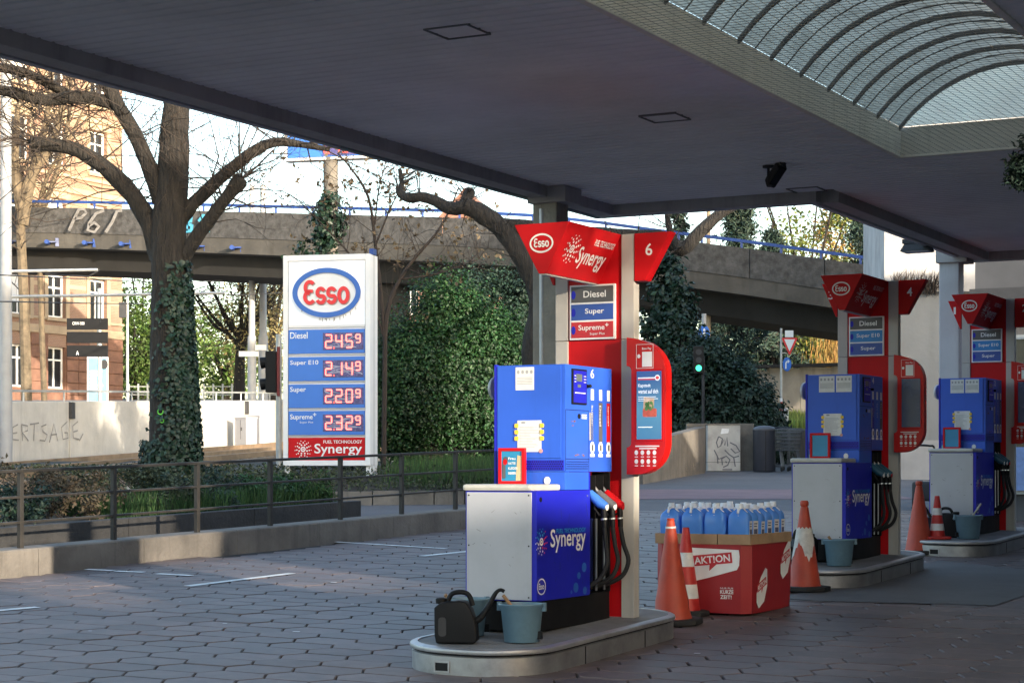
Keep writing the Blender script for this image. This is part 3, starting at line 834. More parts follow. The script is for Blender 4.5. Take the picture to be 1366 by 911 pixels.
def make_pump(loc, cfg):
    t = thing('fuel_pump', cfg['label'], 'fuel pump', loc, -TH, 'fuel pumps on the islands')
    B = lambda name, m, *c, bevel=0.004, parent=t: MB().box(*c).build(name, m, parent, bevel=bevel)
    xl, xr = -.345, .185
    B('plinth', m_black, -.315, .155, -1.27, -.12, .14, .345)
    low = B('lower_cabinet', m_blue_deep, xl, xr, -1.31, -.51, .34, 1.06, bevel=.005)
    B('back_housing', m_blue_deep, xl, .035, -.51, -.15, .34, 1.16)
    B('front_panel', m_alu, xl + .012, xr - .035, -1.318, -1.311, .346, 1.05)
    for (sx_, sz_) in ((xl + .03, .365), (xl + .03, 1.03), (xr - .055, .365), (xr - .055, 1.03), (xl + .03, .70), (xr - .055, .70)):
        MB().disc((sx_, -1.3185, sz_), X_, Z_, .006, .006, n=8, d=(0, -.002, 0)).build('screw', m_dark, t)
    mb = MB()
    for _ in range(9):
        q0 = (random.uniform(xl + .04, xr - .08), random.uniform(.38, .95)); mb.ribbon([q0, (q0[0] + random.uniform(-.03, .05), q0[1] + random.uniform(-.02, .02))], random.uniform(.0015, .004), (0, -1.3187, 0), X_, Z_)
    o = mb.build('scratch', M('scratch_grey', (.20, .20, .21), .7), t); tag(o, kind='stuff')
    mb = MB()
    for _ in range(14):
        q0 = (random.uniform(-1.28, -.55), random.uniform(.36, 1.03)); mb.ribbon([q0, (q0[0] + random.uniform(-.02, .03), q0[1] - random.uniform(.01, .09))], random.uniform(.002, .006), (xr + .0012, 0, 0), Y_, Z_)
    o = mb.build('scratch', M('scratch_blue', (.03, .045, .20), .7), t); tag(o, kind='stuff')
    B('top_cover', m_cap, xl - .012, xr - .030, -1.335, -.893, 1.058, 1.102, bevel=.02)
    up = B('upper_cabinet', m_blue, xl, xr, -.89, -.15, 1.185, 1.905, bevel=.005)
    B('mid_cabinet', m_blue, xl + .004, xr - .004, -.886, -.515, 1.062, 1.183)
    B('front_door', m_blue, xl + .018, xr - .028, -.899, -.892, 1.275, 1.90, bevel=.003)
    B('door_edge', m_blue_deep, xl - .008, xl + .012, -.897, -.86, 1.07, 1.912)
    # perforated vent strip
    mb = MB().box(xl + .02, xr - .01, -.896, -.891, 1.195, 1.262)
    v = mb.build('vent_strip', m_blue_deep, t)
    mb = MB()
    for r in range(4):
        for c in range(30):
            mb.disc((xl + .034 + c * .0162 + (r % 2) * .008, -.8965, 1.205 + r * .0155), X_, Z_, .0052, .0052, n=6)
    mb.build('vent_hole', m_black, v)
    mb = MB()
    for r in range(4):
        for c in range(22):
            mb.disc((xr + .0015, -.875 + c * .0155 + (r % 2) * .008, 1.205 + r * .0155), Y_, Z_, .005, .005, n=6)
    mb.build('vent_hole', m_black, v)
    # seams on the flank
    S_ = lambda y0, y1, z0, z1, name='seam', m=m_black, d=.0016: MB().box(xr, xr + d, y0, y1, z0, z1).build(name, m, up)
    S_(-.885, -.515, 1.268, 1.272); S_(-.885, -.53, 1.598, 1.602); S_(-.527, -.523, 1.19, 1.598); S_(-.888, -.885, 1.19, 1.60)
    # display
    y0, z1 = side(762, 492); y1, z0 = side(781, 541)
    d = MB().box(xr - .01, xr + .012, y0, y1, z0, z1).build('display', m_black, t, bevel=.004)
    MB().box(xr + .012, xr + .014, y0 + .012, y1 - .012, z0 + .012, z1 - .012).build('display_window', m_blue_deep, d)
    mb = MB().box(xr + .014, xr + .0152, y0 + .05, y0 + .14, z1 - .085, z1 - .035)
    mb.box(xr + .014, xr + .0152, y0 + .07, y0 + .12, z1 - .125, z1 - .105).build('readout', M('lcd', (0.10, 0.13, 0.13), .3), d)
    mb = MB()
    for k in range(3):
        mb.box(xr + .014, xr + .0155, y0 + .02, y0 + .045, z1 - .05 - k*.02, z1 - .046 - k*.02)
        mb.box(xr + .014, xr + .0155, y1 - .055, y1 - .02, z1 - .05 - k*.02, z1 - .046 - k*.02)
    mb.box(xr + .014, xr + .0155, y0 + .03, y1 - .03, z0 + .075, z0 + .081).build('display_print', m_white, d)
    MB().lathe([(.012, 0), (.012, .03), (.006, .036)], 12).build('lock', m_black, t).matrix_local = Matrix.Translation((xr + .002, y1 + .018, z0 + .13)) @ Matrix.Rotation(math.pi/2, 4, 'Y')
    # number and grade labels on the flank
    n = xr + .0022
    mb = MB(); yy, zz = side(787.5, 505); fit(mb, cfg['num'], (n, yy, zz), Y_, Z_, .055, .062, .012)
    mb.build('pump_number', m_white, t)
    lab = cfg['grades']
    cols = [side(790, 600)[0], side(801, 600)[0], side(811.5, 600)[0]]
    zt, zb = side(800, 538)[1], side(800, 590)[1]
    for k, yc in enumerate(cols):
        name, mcol, _ = lab[k]
        g = MB().box(xr, n, yc - .030, yc + .030, zb, zt).build('grade_strip', mcol, t)
        mb = MB(); fit(mb, name, (n + .001, yc - .022, zt - .02), -Z_, Y_, (zt - zb) * .52, .026, .004).build('grade_lettering', m_white, g)
        MB().box(xr, n, yc - .022, yc + .022, zt + .015, zt + .09).build('grade_tag', m_white, t)
        q = MB().disc((xr, yc, side(800, 598)[1]), Y_, Z_, .034, .042, d=(.0022, 0, 0)).build('octane_badge', m_white, t)
        MB().box(n, n + .001, yc - .014, yc + .014, side(800, 602)[1], side(800, 594)[1]).build('badge_print', m_grey_print, q)
        MB().box(xr, n, yc - .034, yc + .034, side(800, 610)[1], side(800, 606)[1]).build('badge_label', m_white, t)
    MB().box(xr, n, -.515, -.455, 1.40, 1.59).build('instruction_label', m_cap, t)
    mb = MB().disc((xr, -.68, 1.56), Y_, Z_, .022, .018, n=12, d=(.003, 0, 0)); mb.build('door_lock', m_black, t)
    mb = MB()
    for k in range(3): mb.box(xr, n, -.64, -.56, 1.545 + k*.012, 1.55 + k*.012)
    mb.build('door_print', m_white, t)
    mb = MB()
    for k in range(9):
        yy = random.uniform(-.80, -.60); mb.prism([(random.uniform(.004,.02)*math.cos(i*1.05), random.uniform(.003,.008)*math.sin(i*1.05)) for i in range(6)], (xr, yy, random.choice([1.30, 1.50, 1.52, 1.295]) + random.uniform(-.006,.006)), Y_, Z_, (.0012, 0, 0))
    mb.build('rust_mark', M('rust', (0.20, 0.10, 0.05), .9, var=.4, scale=30), t)
    # stickers on the front
    fy = -.8995
    for (x0, x1) in cfg['stickers']:
        st = MB().box(x0, x1, fy - .0015, fy, 1.735, 1.89).build('safety_sticker', m_paper, t)
        mb = MB()
        for k in range(4):
            cx = x0 + (x1 - x0) * (.15 + .235*k)
            mb.disc((cx, fy - .002, 1.857), X_, Z_, .011, .013, n=10)
        for k in range(5): mb.box(x0 + .012, x1 - .012, fy - .0024, fy - .0016, 1.775 + k*.0105, 1.779 + k*.0105)
        mb.build('sticker_print', M('pale_ink', (0.33, 0.34, 0.36), .8), st)
    # held notice sheet
    x0, x1, z0, z1 = -.17, .01, 1.318, 1.53
    nt_ = MB().box(x0, x1, fy - .003, fy, z0, z1).build('notice_sheet', m_paper, t)
    mb = MB()
    for k in range(14): mb.box(x0 + .015, x0 + .015 + random.uniform(.07, .15), fy - .0042, fy - .0032, z1 - .045 - k*.0105, z1 - .042 - k*.0105)
    mb.disc((x0 + .045, fy - .0036, z1 - .014), X_, Z_, .018, .008, n=14)
    mb.build('notice_print', M('notice_ink', (0.30, 0.32, 0.36), .8), nt_)
    for k in range(3):
        for xx in (x0 - .006, x1 + .006):
            MB().prism(rrect(.028, .030, .008, 3), (xx, fy - .008, z1 - .035 - k*.043), X_, Z_, (0, .007, 0)).build('sheet_clip', m_yellow, nt_)
    MB().disc((x1 - .002, fy - .006, z0 + .006), X_, Z_, .014, .014, n=14, d=(0, .004, 0)).build('sheet_seal', M('pink_seal', (.6, .3, .28), .6), nt_)
    for (sx, zz, m) in ((.05, 1.125, m_white), (-.295, 1.125, M('mint', (.2, .5, .42), .5))):
        MB().disc((sx, -.8935, zz), X_, Z_, .023, .026, n=20, d=(0, .004, 0)).build('round_sticker', m, t)
    # poster in a red frame standing on the cover
    fx0, fx1, fz0, fz1, py_ = -.285, -.085, 1.10, 1.345, -.95
    pf = MB()
    for c in ((fx0, fx1, fz0, fz0 + .022), (fx0, fx1, fz1 - .022, fz1), (fx0, fx0 + .022, fz0 + .022, fz1 - .022), (fx1 - .022, fx1, fz0 + .022, fz1 - .022)):
        pf.box(c[0], c[1], py_ - .015, py_ + .015, c[2], c[3])
    pf = pf.build('poster_frame', m_red, t, bevel=.002)
    po = MB().box(fx0 + .021, fx1 - .021, py_ - .008, py_ + .008, fz0 + .021, fz1 - .021).build('poster', M('poster_blue', (.02, .22, .42), .4), pf)
    if cfg['num'] == '6':
        mb = MB().prism([(0, 0), (.045, 0), (.045, .165), (.012, .17)], (fx1 - .068, py_ - .0095, fz0 + .025), X_, Z_, (0, .001, 0)); mb.build('poster_picture', M('poster_sand', (.55, .42, .24), .5), pf)
        MB().prism(rrect(.024, .10, .006, 3), (fx0 + .042, py_ - .0105, fz0 + .09), X_, Z_, (0, .0015, 0)).disc((fx0 + .055, py_ - .0105, fz0 + .165), X_, Z_, .018, .022, n=14).build('poster_picture', m_grey_print, pf)
        MB().disc((fx0 + .052, py_ - .0112, fz0 + .15), X_, Z_, .017, .02, n=16).build('poster_picture', m_red, pf)
        mb = MB()
        for k, (w_, tx) in enumerate(((.055, 'Frau'), (.055, 'HATTE'), (.072, 'KLEIDER'), (.06, 'IMMER'))):
            fit(mb, tx, (fx0 + .075, py_ - .0098, fz0 + .165 - k*.033), X_, Z_, w_, .017, .02)
        mb.build('poster_lettering', m_white, pf)
    # logo print on the lower flank (deep blue)
    n2 = xr + .0022
    mb = MB(); yy, zz = side(722, 723); swirl(mb, (n2, yy, zz), Y_, Z_, .088, (0, 1, 2))
    mb.build('swirl_emblem', [m_white, m_sky_blue, m_logo_red], t)
    mb = MB(); ya, za = side(734, 738); yb, _ = side(781, 738); fit(mb, 'Synergy', (n2, ya, za), Y_, Z_, yb - ya, .155, .012).build('flank_lettering', m_white, t)
    mb = MB(); ya, za = side(742, 712); fit(mb, 'FUEL TECHNOLOGY', (n2, ya, za), Y_, Z_, yb - ya, .030, .012).build('flank_lettering', m_sky_blue, t)
    yy, zz = side(722, 783)
    mb = MB().ring((n2, yy, zz), Y_, Z_, .062, .054, .008, n=32); fit(mb, 'Esso', (n2, yy - .04, zz - .018), Y_, Z_, .08, .04, .02).build('round_emblem', m_white, t)
    for (px, py, r) in ((779, 757, .036), (772, 768, .026), (768, 784, .038), (780, 792, .030), (762, 795, .014)):
        yy, zz = side(px, py); MB().disc((xr + .0015, yy, max(zz, .375)), Y_, Z_, r, r * .9, n=20).build('bubble_print', M('bubble_blue', (.02, .12, .48), .4), t)
    MB().disc((xr, side(717 + 4, 667)[0], side(721, 667)[1]), Y_, Z_, .016, .016, n=14, d=(.004, 0, 0)).build('cabinet_lock', m_black, t)
    MB().disc((xr, -.55, 1.02), Y_, Z_, .007, .007, n=10, d=(.004, 0, 0)).build('cabinet_lock', m_steel, t)
    # nozzle bay: black holster block, dividers, steel rods
    B('holster_block', m_black, .036, .10, -.51, -.15, .90, 1.16)
    B('bay_back', M('bay_blue', (.01, .02, .12), .5), .036, .046, -.508, -.152, .345, .898)
    B('bay_wall', m_blue_deep, .036, xr - .002, -.512, -.497, .345, 1.183)
    B('bay_wall', m_black, .036, xr - .01, -.165, -.15, .345, 1.183)
    for k, yc in enumerate(cols):
        B('rod', m_steel, .155, .17, yc - .030, yc - .016, .36, .86)
        MB().box(.10, .165, yc - .045, yc - .036, .86, 1.16).build('holster_divider', m_black, t)
        c = lab[k][2]
        nz = thing_part('nozzle', t)
        MB().tube([(.105, yc - .01, 1.14), (.135, yc, 1.08), (.175, yc + .005, 1.03)], [.011, .012, .014], n=10).build('spout', m_steel, nz, smooth=True)
        MB().tube([(.165, yc + .003, 1.045), (.20, yc + .006, 1.005), (.245, yc + .012, .965), (.285, yc + .016, .945)], [.022, .034, .036, .028], n=12).build('cover', c, nz, smooth=True)
        MB().disc((.287, yc + .017, .945), Y_, Z_, .026, .026, n=16, d=(.004, 0, 0)).build('cover_badge', m_white if k != 2 else m_red, nz)
        MB().tube([(.20, yc + .004, .985), (.20, yc + .006, .93), (.235, yc + .01, .885), (.262, yc + .012, .90)], .009, n=8).build('lever', m_black, nz)
        MB().tube([(.262, yc + .014, .95), (.268, yc + .016, .90), (.27, yc + .018, .80)], [.02, .02, .018], n=10).build('grip', m_black, nz, smooth=True)
        MB().tube([(.268, yc + .017, .865), (.269, yc + .017, .855)], .0235, n=10).build('swivel', m_steel, nz)
        ex = .02 + .02 * k
        hp_ = [(.27, yc + .018, .80), (.275 + ex*.3, yc + .02, .68), (.27 + ex, yc + .02, .57), (.24 + ex, yc + .01, .475), (.19 + ex*.6, yc, .42), (.13, yc - .01, .385), (.05, yc - .015, .37)]
        MB().tube(smooth_path(hp_, 4), .016, n=10).build('hose', m_rubber, t, smooth=True)
    # round disc on the far flank
    dk = MB().lathe([(.0, -.012), (.085, -.012), (.088, 0), (.085, .012), (.0, .012)], 28).build('round_reader', m_alu, t, smooth=True)
    dk.matrix_local = Matrix.Translation((xl - .04, -.78, 1.755)) @ Matrix.Rotation(math.pi/2, 4, 'Y') @ Matrix.Rotation(math.radians(18), 4, 'X')
    MB().box(xl - .06, xl + .005, -.79, -.765, 1.73, 1.78).build('reader_arm', m_logo_red, t)
    return t
def thing_part(name, parent):
    o = bpy.data.objects.new(name, None); COL.objects.link(o); o.parent = parent; return o
def smooth_path(pts, n):
    pts = [Vector(p) for p in pts]; out = []
    for i in range(len(pts) - 1):
        p0 = pts[max(0, i-1)]; p1 = pts[i]; p2 = pts[i+1]; p3 = pts[min(len(pts)-1, i+2)]
        for k in range(n):
            s = k / n
            out.append(0.5 * ((2*p1) + (p2-p0)*s + (2*p0-5*p1+4*p2-p3)*s*s + (3*p1-p0-3*p2+p3)*s**3))
    out.append(pts[-1]); return out

def make_tower(loc, cfg):
    t = thing('pump_sign_tower', cfg['tlabel'], 'sign tower', loc, -TH, 'red and white sign towers behind the pumps')
    zt = 2.86
    for (x0, x1) in ((-.31, -.21), (.21, .31)):
        MB().box(x0, x1, -.045, .045, .15, 2.118).build('post', m_cream, t, bevel=.006)
        MB().box(x0, x1, -.045, .045, 2.121, zt).build('post', m_cream, t, bevel=.006)
    MB().box(-.212, .212, -.03, .03, .15, 2.117).build('red_panel', m_red, t)
    MB().box(-.212, .212, -.03, .03, 2.121, zt - .002).build('red_panel', m_red, t)
    # hull shaped header
    prof = [(-.217, zt), (-.03, 2.52), (.03, 2.52), (.205, zt)]
    hd = MB().prism(prof, (0, -.86, 0), X_, Z_, (0, .828, 0)).build('header', m_red, t, bevel=.004)
    mb = MB().ring((-.008, -.8625, 2.725), X_, Z_, .090, .066, .0125, n=40)
    esso_letters(mb, (-.008, -.8632, 2.728), X_, Z_, .112, .062); mb.build('brand_badge', m_white, hd)
    v = Vector((.175, 0, .34)).normalized(); nrm = Vector((.34, 0, -.175)).normalized()
    o = Vector((.03, 0, 2.52)) + nrm * .003
    L_ = .382
    mb = MB()
    swirl(mb, o + Y_ * (-.665) + v * (L_ * .53), Y_, v, .105)
    mb.build('header_emblem', m_white, hd); mb = MB()
    fit(mb, 'Synergy', o + Y_ * (-.545) + v * (L_ * .20), Y_, v, .44, L_ * .42, .012)
    mb.build('header_lettering', m_white, hd); mb = MB()
    fit(mb, 'FUEL TECHNOLOGY', o + Y_ * (-.37) + v * (L_ * .68), Y_, v, .315, L_ * .12, .012)
    mb.build('header_lettering', m_white, hd)
    MB().prism([(-.02, 2.512), (.02, 2.512), (.02, 2.52), (-.02, 2.52)], (0, -.85, 0), X_, Z_, (0, .8, 0)).build('keel_strip', m_cap, hd)
    for sgn, num in ((1, cfg['num']), (-1, cfg['lnum'])):
        poly = [(.312, zt), (.592 if sgn > 0 else .475, zt), (.398 if sgn > 0 else .33, 2.525), (.312, 2.525)]
        w = MB().prism([(sgn * p[0], p[1]) for p in poly], (0, -.05, 0), X_, Z_, (0, .10, 0)).build('number_wing', m_red, t, bevel=.006)
        mb = MB(); fit(mb, num, ((.40 if sgn > 0 else -.405), -.0515, 2.70), X_, Z_, .052 if num != '1' else .026, .085, .012).build('wing_number', m_white, w)
    # grade board
    fr = MB().box(-.192, .166, -.052, -.031, 2.125, 2.515).build('grade_board', m_white, t, bevel=.003)
    for k, (nm, mm, sub, tcol) in enumerate(cfg['board']):
        z1 = 2.503 - k * .126; z0 = z1 - .113
        r = MB().box(-.178, .152, -.0545, -.0515, z0, z1).build('grade_row', mm, fr)
        mb = MB(); w_ = min(.235, .026 * len(nm) + .02)
        if nm.endswith('+'):
            fit(mb, nm[:-1], (-.12, -.0556, z0 + .042), X_, Z_, .205, .05, .012); fit(mb, '+', (.09, -.0556, z0 + .075), X_, Z_, .026, .026, .01)
        else: fit(mb, nm, (-.005 - w_ / 2 + .012, -.0556, z0 + .034), X_, Z_, w_, .048, .012)
        if sub: fit(mb, sub, (-.03, -.0556, z0 + .014), X_, Z_, .115, .022, .006)
        mb.build('row_lettering', m_white, fr)
        MB().disc((-.160, -.0556, z0 + .055), X_, Z_, .017, .03, n=20).build('row_badge', m_blue_deep, fr)
    # side media panel with rounded outer corners
    def arcp(cx, cz, r, a0, a1, n=10): return [(cx + r * math.cos(math.radians(a0 + (a1-a0)*k/n)), cz + r * math.sin(math.radians(a0 + (a1-a0)*k/n))) for k in range(n+1)]
    z0, z1 = 1.165, 2.125
    out = [(.292, z0)] + arcp(.593 - .22, z0 + .22, .22, -90, 0)[0:] + arcp(.593 - .24, z1 - .26, .24, 0, 75) + [(.36, z1 - .012), (.292, z1)]
    out += [(.292, z1 - .20)] + arcp(.292, z1 - .235, .035, 90, 0, 5) + [(.327, z0 + .26)] + arcp(.292, z0 + .225, .035, 0, -90, 5)[1:]
    mp = MB().prism(out, (0, -.135, 0), X_, Z_, (0, .10, 0)).build('media_panel', m_red_bright, t, bevel=.004)
    sx0, sx1, sz0, sz1 = .372, .560, 1.41, 1.885
    MB().box(sx0 - .014, sx1 + .014, -.1385, -.134, sz0 - .014, sz1 + .014).build('screen_frame', m_red, mp, bevel=.002)
    if cfg['num'] == '6':
        sm = bpy.data.materials.new('lit_screen'); sm.use_nodes = True
        nt = sm.node_tree; N = nt.nodes.new; L = nt.links.new; b = nt.nodes['Principled BSDF']
        tc = N('ShaderNodeTexCoord'); sp = N('ShaderNodeSeparateXYZ'); L(tc.outputs['Object'], sp.inputs[0])
        mr = N('ShaderNodeMapRange'); mr.inputs[1].default_value = sz0; mr.inputs[2].default_value = sz1; L(sp.outputs[2], mr.inputs[0])
        cr = N('ShaderNodeValToRGB'); el = cr.color_ramp.elements
        el[0].color = (.10, .36, .62, 1); el[1].color = (.02, .09, .42, 1); e = el.new(.45); e.color = (.16, .50, .72, 1)
        L(mr.outputs[0], cr.inputs[0]); L(cr.outputs[0], b.inputs['Emission Color']); b.inputs['Emission Strength'].default_value = .12
        b.inputs['Base Color'].default_value = (.02, .04, .08, 1); b.inputs['Roughness'].default_value = .25
    else:
        sm = M('dim_screen', (0.012, 0.03, 0.09), .25, emit=.02)
    sc = MB().box(sx0, sx1, -.141, -.137, sz0, sz1).build('screen', sm, mp)
    if cfg['num'] == '6':
        ly = -.1422; mlit = M('lit_white', (.8, .85, .9), .4, var=0, emit=.10)
        mb = MB(); fit(mb, 'Kapstadt', (sx0 + .012, ly, sz1 - .118), X_, Z_, .095, .030, .02); fit(mb, 'wartet auf dich', (sx0 + .012, ly, sz1 - .156), X_, Z_, .152, .030, .02)
        for k, w_ in enumerate((.135, .15, .09)): mb.box(sx0 + .012, sx0 + .012 + w_, ly, ly + .0006, sz1 - .182 - k*.013, sz1 - .178 - k*.013)
        mb.box(sx0 + .012, sx0 + .12, ly, ly + .0006, sz0 + .082, sz0 + .088); mb.box(sx0 + .01, sx0 + .14, ly, ly + .0006, sz1 - .052, sz1 - .044)
        mb.disc((sx1 - .03, ly, sz1 - .048), X_, Z_, .020, .020, n=18)
        mb.build('screen_lettering', mlit, sc)
        MB().box(sx0 + .01, sx0 + .14, ly - .0006, ly, sz1 - .062, sz1 - .054).disc((sx1 - .03, ly - .0006, sz1 - .048), X_, Z_, .013, .012, n=16).build('screen_lettering', M('lit_red', (.7, .05, .06), .4, var=0, emit=.06), sc)
        MB().prism([(0, 0), (.08, .0), (.085, .085), (.005, .095)], (sx0 + .05, ly, sz0 + .20), X_, Z_, (0, .0006, 0)).build('screen_picture', M('lit_tan', (.55, .38, .24), .4, var=.2, scale=30, emit=.05), sc)
        MB().prism(rrect(.105, .058, .01, 3), (sx0 + .10, ly - .0006, sz0 + .185), X_, Z_, (0, .0006, 0)).build('screen_picture', M('lit_brick', (.5, .10, .06), .4, var=.3, scale=40, emit=.05), sc)
        mb = MB()
        for k in range(14): mb.disc((sx0 + .10 + random.uniform(-.03, .035), ly - .0012, sz0 + .225 + random.uniform(-.012, .03)), X_, Z_, random.uniform(.005, .012), random.uniform(.01, .02), n=7)
        mb.build('screen_picture', M('lit_leaf', (.08, .22, .06), .4, var=.4, scale=50, emit=.05), sc)
    ly = -.1372; mb = MB()
    fit(mb, 'Esso Pay', (sx0 + .04, ly, sz1 + .145), X_, Z_, .07, .020, .02)
    mb.ring((sx0 + .085, ly, sz1 + .09), X_, Z_, .068, .085, .0025, n=4) if False else None
    for c in ((sx0 - .005, sx0 + .125, sz1 + .185, sz1 + .188), (sx0 - .005, sx0 + .125, sz1 + .018, sz1 + .021), (sx0 - .005, sx0 - .002, sz1 + .021, sz1 + .185), (sx0 + .122, sx0 + .125, sz1 + .021, sz1 + .185)):
        mb.box(c[0], c[1], ly, ly + .0008, c[2], c[3])
    mb.box(sx0 + .04, sx0 + .115, ly, ly + .0008, sz1 + .03, sz1 + .135)
    mb.disc((sx0 + .015, ly, sz1 + .105), X_, Z_, .012, .014, n=14)
    mb.build('panel_print', m_white, mp); mb = MB()
    for k in range(2): mb.box(sx0 - .012 + .03*k, sx0 + .17 - .02*k, ly, ly + .0008, sz0 - .052 - k*.016, sz0 - .043 - k*.016)
    for r in range(2):
        for c in range(4):
            cx, cz = sx0 - .004 + c * .046, sz0 - .092 - r * .062
            mb.disc((cx, ly, cz), X_, Z_, .014, .017, n=14); mb.box(cx - .012, cx + .012, ly, ly + .0008, cz - .033, cz - .027)
    mb.build('panel_print', m_white, mp)
    if cfg['num'] == '6':
        mb = MB(); fit(mb, 'AID', (.3175, -.02, 1.04), Z_, -Y_, .09, .03) if False else None
    return t

CFG6 = dict(num='6', lnum='5', label='foremost blue fuel pump, number 6, with grey front panel and coloured nozzles',
    tlabel='red and cream sign tower numbered 6 behind the foremost pump', stickers=((-.185, -.045),),
    grades=(('Super', m_blue, m_price_blue), ('Diesel', m_grey_print, m_grey_print), ('Supreme+', m_red, m_red)),
    board=(('Diesel', M('board_grey', (.085, .085, .09), .4), None, 0), ('Super', M('board_blue', (.03, .085, .36), .4), None, 0), ('Supreme+', M('board_red', (.50, .02, .03), .4), 'Super Plus', 0)))
e10 = M('board_light_blue', (.02, .22, .55), .4)
m_teal = M('nozzle_teal', (.02, .10, .16), .4)
CFG4 = dict(num='4', lnum='3', label='middle blue fuel pump, number 4, standing in shade behind the patched cone',
    tlabel='shaded red and cream sign tower numbered 4 behind the middle pump', stickers=((-.215, -.06), (-.045, .11)),
    grades=(('Super', m_blue_deep, m_teal), ('Super E10', m_blue, m_teal), ('Diesel', m_grey_print, m_teal)),
    board=(('Diesel', MATS['board_grey'], None, 0), ('Super E10', e10, None, 0), ('Super', MATS['board_blue'], None, 0)))
CFG2 = dict(CFG4); CFG2.update(num='2', lnum='1', label='rearmost blue fuel pump at the right edge beside the white canopy column',
    tlabel='rearmost red sign tower with number 1 on its left wing beside the white column')
ilab = ('long kerbed island with metal rim under the foremost pump', 'kerbed island under the middle pump behind the promotion box', 'kerbed island at the right edge under the rearmost pump')
PUMPS = []
for k, ((ox, oy), cfg) in enumerate(zip(ISL, (CFG6, CFG4, CFG2))):
    p = AB(A0_, B0_) + Vector((ox, oy, 0)); p.z = G(13.9 + oy) 
    make_island(p, ilab[k]); make_tower(p, cfg); make_pump(p, cfg); PUMPS.append(p)
def LW(k, x, y, z=0.166):
    p = PUMPS[k]; w = Vector((p.x + CA * x + SA * y, p.y - SA * x + CA * y, 0)); w.z = G(w.y) + z; return w

# ------------------------------------------------------------------ buckets, cans
def make_bucket(loc, rz, label, stick=None, sm=m_wood, s=1.0):
    t = thing('bucket', label, 'bucket', loc, rz, 'window washing buckets on the islands')
    pr = [(.108, 0), (.112, .004), (.132, .20), (.136, .205), (.147, .232), (.150, .236), (.147, .243), (.140, .241), (.128, .20), (.105, .02), (.0, .018)]
    MB().lathe([(r * s, z * s) for r, z in pr], 28).build('body', m_bucket, t, smooth=True)
    for sg in (-1, 1): MB().box(sg*.148*s - .014, sg*.148*s + .014, -.016, .016, .195*s, .25*s).build('handle_lug', m_bucket, t, bevel=.004)
    MB().tube([(.15*s*math.cos(a), .02 + .145*s*math.sin(a), .225*s - .05*math.sin(a)) for a in [math.pi*k/14 for k in range(15)]], .0035, n=6).build('handle', m_steel, t, smooth=True)
    MB().disc((0, 0, .14*s), X_, Y_, .124*s, .124*s).build('water', M('wash_water', (.05, .07, .08), .1), t)
    if stick:
        q = thing('squeegee', stick[1], 'squeegee', loc, rz, 'window squeegees in the buckets')
        (dx, dy, L_) = stick[0]
        MB().tube([(-dx*.6, -dy*.6, .05), (dx, dy, .05 + L_)], .012, n=8).build('stick', sm, q)
        MB().bar((-dx*.6 - .06, -dy*.6, .045), (-dx*.6 + .06, -dy*.6, .045), .03, .05).build('sponge', m_black, q)
    return t
def make_can(loc, rz, label):
    t = thing('watering_can', label, 'watering can', loc, rz, 'black watering cans on the islands')
    prof = [(-.125, 0), (.115, 0), (.135, .02), (.125, .13), (.095, .215), (.06, .262), (.02, .27), (-.06, .262), (-.10, .255), (-.138, .225), (-.135, .05)]
    b = MB().prism(prof, (0, -.075, 0), X_, Z_, (0, .15, 0)).build('body', m_black, t, bevel=.022, seg=3, smooth=True)
    MB().prism(rrect(.05, .12, .02, 4), (-.085, -.0765, .105), X_, Z_, (0, .002, 0)).build('side_recess', M('can_grey', (.03, .03, .032), .6), b)
    MB().tube(smooth_path([(-.06, 0, .265), (-.03, 0, .31), (.03, 0, .32), (.075, 0, .30), (.10, 0, .235)], 4), .016, n=10).build('handle', m_black, t, smooth=True)
    MB().lathe([(.036, 0), (.038, .03), (.032, .034), (.028, .01), (0, .01)], 18, (-.10, 0, .247)).build('filler_mouth', m_black, t, smooth=True)
    MB().tube(smooth_path([(.10, 0, .13), (.15, 0, .16), (.20, 0, .235), (.245, 0, .315), (.275, 0, .335), (.30, 0, .325)], 4), [.026 - .014 * min(1, k/14) for k in range(21)], n=10).build('spout', m_black, t, smooth=True)
    return t
make_bucket(LW(0, .235, -1.62), -.3, 'grey-blue bucket at the right front of the foremost island', ((-.13, .02, .24), 'wooden-handled squeegee leaning in the front bucket of the foremost pump'))
make_bucket(LW(0, -.23, -1.50), .5, 'grey-blue bucket half hidden behind the watering can', ((-.16, .0, .22), 'squeegee handle poking up behind the watering can of the foremost pump'))
make_can(LW(0, -.10, -1.86), -.10, 'black plastic watering can at the rounded front of the foremost island')
make_bucket(LW(1, .20, -1.55), -.2, 'grey bucket in front of the middle pump', ((-.10, .0, .22), 'short squeegee handle in the bucket at the middle pump'))
make_can(LW(1, -.16, -1.55), math.pi + .5, 'black watering can with raised spout at the middle pump')
make_bucket(LW(2, .17, -1.60), .2, 'larger grey bucket right of the small cone at the rearmost pump', ((.15, .0, .33), 'pale squeegee stick leaning right in the rearmost bucket'), M('pale_stick', (.3, .28, .25), .6), 1.05)
make_bucket(LW(2, -.36, -1.55), .2, 'small grey bucket left of the small cone at the rearmost pump', ((-.12, .0, .28), 'dark squeegee stick leaning left in the rearmost small bucket'), m_black, .9)
make_can(LW(2, -.09, -1.50), 2.6, 'black watering can between the two buckets at the rearmost pump')

